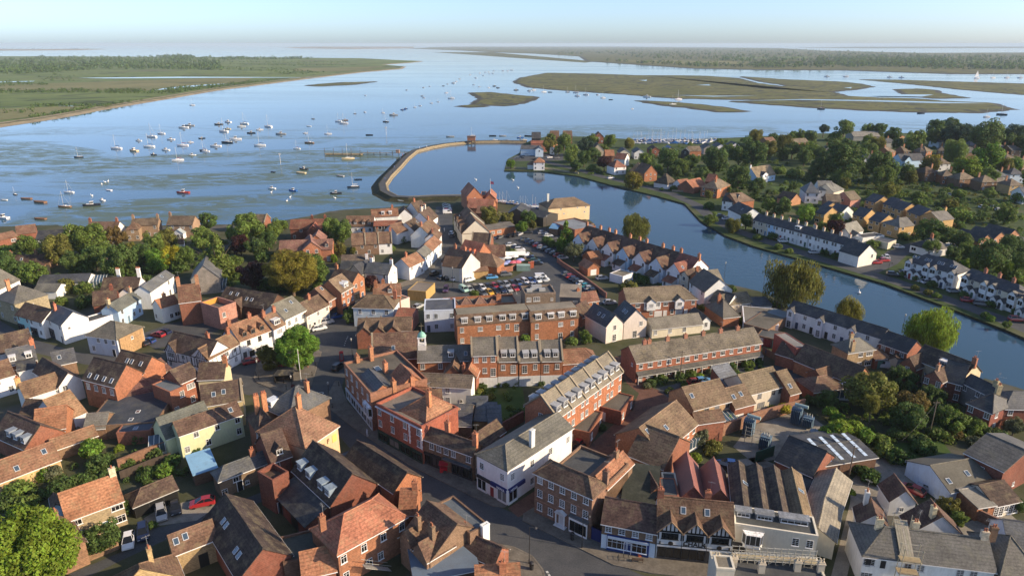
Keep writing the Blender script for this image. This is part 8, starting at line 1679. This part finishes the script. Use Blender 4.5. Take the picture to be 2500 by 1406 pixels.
# walls and fences
def wall(label,pts,hgt,mat,colr,th=.3,cat='wall',name='garden_wall'):
 P_=[up(*p) for p in pts];a=MB()
 for i in range(len(P_)-1):
  d=(P_[i+1]-P_[i]).normalized();n_=Vector((-d.y,d.x,0))*th/2;c=[P_[i]-n_,P_[i+1]-n_,P_[i+1]+n_,P_[i]+n_]
  a.slab([(v.x,v.y,hgt) for v in c],hgt+.2);n2=n_*1.35;c=[P_[i]-n2,P_[i+1]-n2,P_[i+1]+n2,P_[i]+n2];a.slab([(v.x,v.y,hgt+.08) for v in c],.078)
 o=link(name,a.mesh(name,mat),None,colr);tag(o,label,cat)
wall('long red brick garden wall behind the white corner building',[(1182,1082),(1278,1028)],2.4,'brick',(.22,.09,.06));wall('brick wall between substation yard and gardens',[(1758,1066),(1850,1030),(1930,1008),(1962,1000)],2.6,'brick',(.26,.14,.09));wall('brick wall along the lower left lane',[(210,1372),(292,1338)],1.6,'brick',(.24,.15,.09));wall('tall brick boundary wall behind the lower left gardens',[(290,1148),(362,1118),(440,1090)],2.2,'brick',(.20,.11,.07));wall('dark board fence beside the lower left lawn',[(295,1172),(370,1142),(420,1125)],1.8,'wood',(.06,.045,.035),.08,'fence','board_fence');wall('brick wall round the pub garden',[(1180,672),(1248,662),(1268,655)],1.8,'brick',(.30,.13,.08));wall('white courtyard wall beside the bright white gabled house',[(242,790),(282,776),(284,770)],3.0,'render',(.72,.72,.7));wall('curved brick wall by the car park entrance',[(1360,640),(1375,652),(1400,668),(1450,705),(1480,728)],1.7,'brick',(.24,.11,.08));wall('wooden fence behind the long terrace lane',[(1860,862),(1900,885),(1950,905)],1.8,'wood',(.16,.13,.10),.08,'fence','board_fence');wall('stone retaining wall along the front of the pond point',[(1232,412),(1330,413),(1412,425)],.9,'stone',(.3,.27,.2),.5);wall('green metal gates of the substation yard',[(1843,1128),(1888,1112)],2.2,'metal',(.02,.08,.05),.1,'gate','yard_gates');wall('low wall along the far bank gardens',[(1640,468),(1690,470)],.9,'brick',(.3,.24,.17));wall('brick wall beside the gravel yard lane',[(2370,1262),(2430,1290),(2500,1330)],2.0,'brick',(.25,.14,.1))
# substation transformers
Z(1500,806)
for i,(x,y,lab) in enumerate(((2070,1060,'tall blue grey transformer with pale oil drum by the shrubs'),(1530,1190,'tall blue grey transformer with pale oil drum by the brick wall'),(2210,1100,'squat blue transformer among pipework'),(1715,1350,'large blue transformer tank beside the green gates'),(2275,1270,'round grey tank on the substation edge'))):
 e=empty('transformer',uz((x,y)),R(-35));tag(e,lab,'transformer');cB=(.10,.16,.22)
 if i==4:link('tank',_b(lambda a:(a.lathe([(1.0,0),(1.0,2.3),(.95,2.4)],14),a.tube((0,0,2.4),(0,0,3.0),.06)),'tank','metal'),e,(.16,.19,.22));continue
 hh=(3.6,3.6,2.2,2.8)[i];link('tank',_b(lambda a:a.box(-1.0,1.0,-.7,.7,.2,hh),'tank','metal'),e,cB);fin=_b(lambda a:a.box(-.04,.04,-.35,.35,.4,hh-.2),'fin','metal')
 for k in range(6):link('cooling_fin',fin,e,cB,loc=(-.85+k*.34,-1.0,0));link('cooling_fin',fin,e,cB,loc=(-.85+k*.34,1.0,0))
 if i<2:link('oil_drum',_b(lambda a:(a.tube((-.6,0,hh+.7),(2.0,0,hh+.7),.38,n=12),a.tube((0,0,hh),(0,0,hh+.5),.08)),'oil_drum','metal'),e,(.30,.40,.38))
 for k in range(3):link('bushing',cached('bush',lambda:_b(lambda a:a.lathe([(.1,0),(.16,.1),(.08,.2),(.14,.3),(.07,.4),(.12,.5),(.04,.7)],8),'bushing','render')),e,(.5,.5,.45),loc=(-.5+k*.5,.3,hh))
e=empty('switch_gantry',uz((1600,1340)),R(-30));tag(e,'pale lattice switch gantry in the substation yard','gantry')
for k in range(4):link('post',cached('gp',lambda:_b(lambda a:a.tube((0,0,0),(0,0,4.2),.06),'post','metal')),e,(.35,.34,.28),loc=(-2+k*1.4,0,0))
for z_ in(2.4,3.2,4.0):link('beam',_b(lambda a:a.tube((-2.2,0,z_),(2.6,0,z_),.05),'beam','metal'),e,(.4,.36,.28))
# utility poles
def pole(x,y,hgt,label,to=()):
 p=uz((x,y));e=empty('utility_pole',p);tag(e,label,'utility pole');link('post',_b(lambda a:(a.tube((0,0,0),(0,0,hgt),.13,.09,8),a.box(-.7,.7,-.05,.05,hgt-.5,hgt-.38)),'pole_post','wood'),e,(.15,.12,.09))
 for t in to:
  q2=uz(t[:2],t[2])-p;a=MB();pr=Vector((0,0,hgt-.3))
  for k in range(1,7):s_=k/6;nx=Vector((0,0,hgt-.3)).lerp(q2,s_)-Vector((0,0,1.2*4*s_*(1-s_)*.5));a.tube(pr,nx,.018,n=3,cap=False);pr=nx
  link('wire',a.mesh('wire','metal'),e,(.02,.02,.02))
Z(2000,806);pole(1250,1230,8.5,'wooden utility pole in the overgrown gardens',((950,1260,4),(1700,1030,6)));Z(2000,1106);pole(335,290,7,'wooden utility pole beside the gravel lane',((700,-10,6),));Z(1500,506);pole(1850,1160,7.5,'wooden utility pole near the pond corner sheds');Z(1500,240);pole(1535,1100,8,'wooden utility pole above the far bank terrace');pole(557,1020,8,'wooden utility pole beside the far pond road');Z(1500,806);pole(750,560,7.5,'wooden utility pole in front of the long terrace')
# conservatories
def conserv(label,x,y,rz,L,D,hgt):
 e=empty('conservatory',uz((x,y)),R(rz));tag(e,label,'conservatory')
 link('glazing',_b(lambda a:(a.box(0,L,0,D,.5,hgt),a.slab([(0,0,hgt),(L,0,hgt),(L,D,hgt+.9),(0,D,hgt+.9)],.03)),'glazing','skyglass'),e)
 def fr(a):
  a.box(-.03,L+.03,-.03,D,0,.5)
  for k in range(int(L/.9)+1):x0=k*L/int(L/.9);a.box(x0-.04,x0+.04,-.04,.04,.5,hgt);a.slab([(x0-.04,-.1,hgt+.06),(x0+.04,-.1,hgt+.06),(x0+.04,D,hgt+.96),(x0-.04,D,hgt+.96)],.07)
 link('frame',_b(fr,'frame','paint'),e,WHT)
Z(1500,806);conserv('white framed lean-to conservatory on the large brown roofed house',850,1400,38,5,3,2.2);conserv('white framed conservatory with blue glass roof by the silvery bush',640,1560,38,5,3.4,2.2)
Z(0,806);conserv('long blue glass lean-to against the lime green house',1720,1440,22,7.5,2.6,2.1)
Z(2000,806);conserv('blue glazed conservatory beside chimney gable house',1190,660,-22,6,3.4,2.2);conserv('small glass lean-to next to the chimney gable',1090,580,-15,4,3,2.1);conserv('white glazed porch on the low brown bungalow',120,790,-8,4,3,2.1)
Z(0,506);conserv('white glazed conservatory at the end of the low slate range',1045,930,20,4.5,4,2.3);Z(500,506);conserv('blue pyramid roofed conservatory beside the slate chapel house',60,980,15,5,4,2.4)
Z(0,1106);H('pale blue sheet roofed lean-to beside the slate cottage',(2215,245),(2480,160),2.4,d=5.5,kind='lean',pitch=10,roof='wr',wall='db',cat='outbuilding',rc=(.20,.48,.75))
# fire escape behind the orange hipped building
Z(500,1106);b=[h for h in HOUSES if 'fire escape' in h.label][0].blk[0];e=link('fire_escape',None,mw=b.W@T(b.L*.28,-1.2,0));tag(e,'grey metal fire escape stair below the orange hipped roof','stair')
for k in range(16):link('tread',cached('tread',lambda:_b(lambda a:a.box(-.5,.5,-.14,.14,0,.04),'tread','metal')),e,(.30,.29,.26),loc=(k*.26-.2,-.6,3.2-k*.2),rz=R(90))
for s_ in(-1.12,-.08):
 for dz in(0,.95):link('rail',_b(lambda a:a.tube((-.4,s_,3.25+dz),(3.9,s_,.05+dz),.035),'rail','metal'),e,(.34,.33,.3))
# jetty, sluice hut, flag on the mill
P0,P1=up(1004,374,.6),up(882,373,.6);e=empty('jetty',(P1.x,P1.y,0));tag(e,'long timber jetty with landing stage reaching into the harbour','jetty');d=P0-P1;L=d.length
def put(name,fn,mat,c,x=0.):return link(name,_b(fn,name,mat),e,c,loc=(x*d.x/L,x*d.y/L,0),rz=math.atan2(d.y,d.x))
nb=30
for k in range(nb):put('deck_board',lambda a:a.box(0,L/nb-.1,-.9,.9,.5,.62),'wood',vary((.2,.17,.13)),k*L/nb)
for k in range(9):
 for s_ in(-.9,.9):put('post',lambda a:a.tube((0,s_,-2),(0,s_,1.9 if k%2 else .7),.14,n=6),'wood',(.1,.085,.07),k*L/8)
put('landing_stage',lambda a:(a.box(-26,1,-3,2,-.7,-.2),a.box(-26,1,-3.05,-2.9,-.3,.5)),'wood',(.42,.33,.2));put('landing_hut',lambda a:(a.box(0,2.4,-1.1,1.1,.6,2.6),a.box(-.2,2.6,-1.3,1.3,2.6,2.8)),'wood',(.3,.2,.15),L*.7)
for k in range(5):put('mooring_pile',lambda a:a.tube((0,-3,-2),(0,-3,4.2),.18,n=6),'wood',(.1,.085,.07),-26+k*6.5)
p=up(1151,349,0);e=empty('sluice_hut',(p.x,p.y,0));tag(e,'small brick coloured sluice hut on stilts over the sea wall','hut');link('cabin',_b(lambda a:a.box(-3.2,3.2,-2,2,2.0,5.0),'cabin','brick'),e,(.26,.12,.08));link('roof',_b(lambda a:a.box(-3.6,3.6,-2.4,2.4,5.0,5.3),'roof','felt'),e,(.16,.1,.08))
for sx in(-2.8,0,2.8):
 for sy in(-1.7,1.7):link('stilt',cached('stilt',lambda:_b(lambda a:a.box(-.25,.25,-.25,.25,-2,2.1),'stilt','wood')),e,(.1,.06,.045),loc=(sx,sy,0))
Z(1000,240);b=[h for h in HOUSES if h.cat=='mill'][0].blk[1];p=b.W@Vector((b.L*.5,.5,b.zr));e=empty('mill_flag',p);tag(e,'white flag staff with small flag on the mill gable','flag');link('staff',_b(lambda a:a.tube((0,0,-.3),(0,0,7),.09,.06,6),'staff','paint'),e,(.7,.7,.7));link('flag',_b(lambda a:a.slab([(0,0,4.6),(1.6,.2,4.3),(1.6,.2,5.5),(0,0,5.8)],.03),'flag','cloth'),e,(.3,.08,.14))
# marker post and swans
for(x,y) in((685,400),(943,330)):p=up(x,y,SEA_Z);o=link('channel_marker',_b(lambda a:(a.tube((0,0,-1),(0,0,7),.2,.14,6),a.box(-.9,.9,-.05,.05,6,6.9)),'marker','paint'),None,(.55,.55,.55),loc=p);tag(o,'post with square topmark standing in the mooring channel','marker','channel markers')
SW=_b(lambda a:(a.lathe([(.05,0),(.3,.08),(.34,.22),(.2,.38),(.03,.45)],8),a.tube((.28,0,.25),(.42,0,.75),.06,.05,6),a.tube((.40,0,.74),(.6,0,.68),.06,.02,6)),'swan','cloth')
for(x,y,z_) in((248,451,SEA_Z),(257,446,SEA_Z),(264,444,SEA_Z),(225,479,SEA_Z),(662,471,SEA_Z),(708,483,SEA_Z),(700,492,SEA_Z),(818,485,SEA_Z),(1253,441,POND_Z),(1265,460,POND_Z),(1162,440,POND_Z),(2097,716,POND_Z)):p=up(x,y,z_);o=link('swan',SW,None,(.8,.8,.78),mw=T(p.x,p.y,z_)@rotz(random.uniform(0,6))@Matrix.Diagonal((1.6,1.6,1.6,1)));tag(o,'white swan floating on the water','swan','swans on the water')
# people
def person_mesh():
 V=dict(p=(0,0,.95),c=(0,0,1.3),n=(0,0,1.5),h=(0,.02,1.62),t=(0,0,1.74),ls=(-.18,0,1.42),le=(-.24,0,1.14),lh=(-.22,.1,.9),rs=(.18,0,1.42),re=(.24,0,1.14),rh=(.22,.12,.9),lk=(-.1,.06,.5),lf=(-.1,-.02,.06),lt=(-.1,.14,.03),rk=(.1,-.02,.5),rf=(.1,-.16,.06),rt=(.1,-.02,.03))
 r=dict(p=.15,c=.16,n=.06,h=.1,t=.08,ls=.07,le=.05,lh=.04,rs=.07,re=.05,rh=.04,lk=.07,lf=.05,lt=.04,rk=.07,rf=.05,rt=.04);K=list(V);E='pc cn nh ht cls lsle lelh crs rsre rerh plk lklf lflt prk rkrf rfrt'
 prs=[('p','c'),('c','n'),('n','h'),('h','t'),('c','ls'),('ls','le'),('le','lh'),('c','rs'),('rs','re'),('re','rh'),('p','lk'),('lk','lf'),('lf','lt'),('p','rk'),('rk','rf'),('rf','rt')]
 me=bpy.data.meshes.new('person');me.from_pydata([V[k] for k in K],[(K.index(a),K.index(b)) for a,b in prs],[]);o=bpy.data.objects.new('person_tmp',me);col.objects.link(o);o.modifiers.new('s','SKIN');o.modifiers.new('u','SUBSURF').levels=1
 for i,k in enumerate(K):me.skin_vertices[0].data[i].radius=(r[k],r[k]);me.skin_vertices[0].data[i].use_root=i==0
 out=bpy.data.meshes.new_from_object(o.evaluated_get(bpy.context.evaluated_depsgraph_get()));bpy.data.objects.remove(o);out.materials.clear()
 for m_ in('cloth','bark','felt'):out.materials.append(MAT[m_])
 for f_ in out.polygons:f_.material_index=1 if f_.center.z>1.52 or abs(f_.center.x)>.2 and f_.center.z<1.0 else 2 if f_.center.z<.95 else 0
 return out
PM=person_mesh()
def person(p,z,label,c):o=link('person',PM,None,c,loc=(p.x,p.y,z),rz=random.uniform(0,6.28));tag(o,label,'person',None if 'promenade' not in label else 'walkers on the sea wall promenade')
person(up(897,1066),.12,'person in a pale top walking past the quoined brick shop',(.6,.62,.7));person(up(752,898),.12,'person in an orange top under the big tree on the square',(.5,.2,.1));person(up(1085,566),.02,'person in white walking up the street to the quay',(.7,.7,.7));person(up(1868,868),.02,'person in dark clothes on the lane by the long terrace',(.1,.1,.12));person(up(1892,1367),.12,'person in a blue top outside the long cream building',(.05,.08,.3))
for(x,y) in((1011,365),(1025,364),(1042,361),(1066,357),(1112,350),(983,381),(977,390),(963,411),(940,440),(979,391),(958,424)):p=up(x,y,.75);person(p,.75,'walker on the sea wall promenade',random.choice([(.6,.6,.6),(.4,.1,.1),(.1,.15,.3),(.05,.05,.06)]))
# sea air
a=MB();a.box(-46000,46000,-46000,46000,-2.6,84.0)
m=bpy.data.materials.new('haze_air');m.use_nodes=True;MAT['haze_air']=m
nt=m.node_tree;nt.nodes.remove(nt.nodes['Principled BSDF'])
pv=nt.nodes.new('ShaderNodeVolumePrincipled');pv.inputs['Color'].default_value=(.70,.86,1.0,1);pv.inputs['Density'].default_value=5.5e-5;pv.inputs['Anisotropy'].default_value=0.0
nt.links.new(pv.outputs[0],nt.nodes['Material Output'].inputs['Volume'])
hz=link('haze',a.mesh('haze','haze_air'));stuff(hz);tag(hz,'thin pale sea haze over the harbour and far shores','haze')
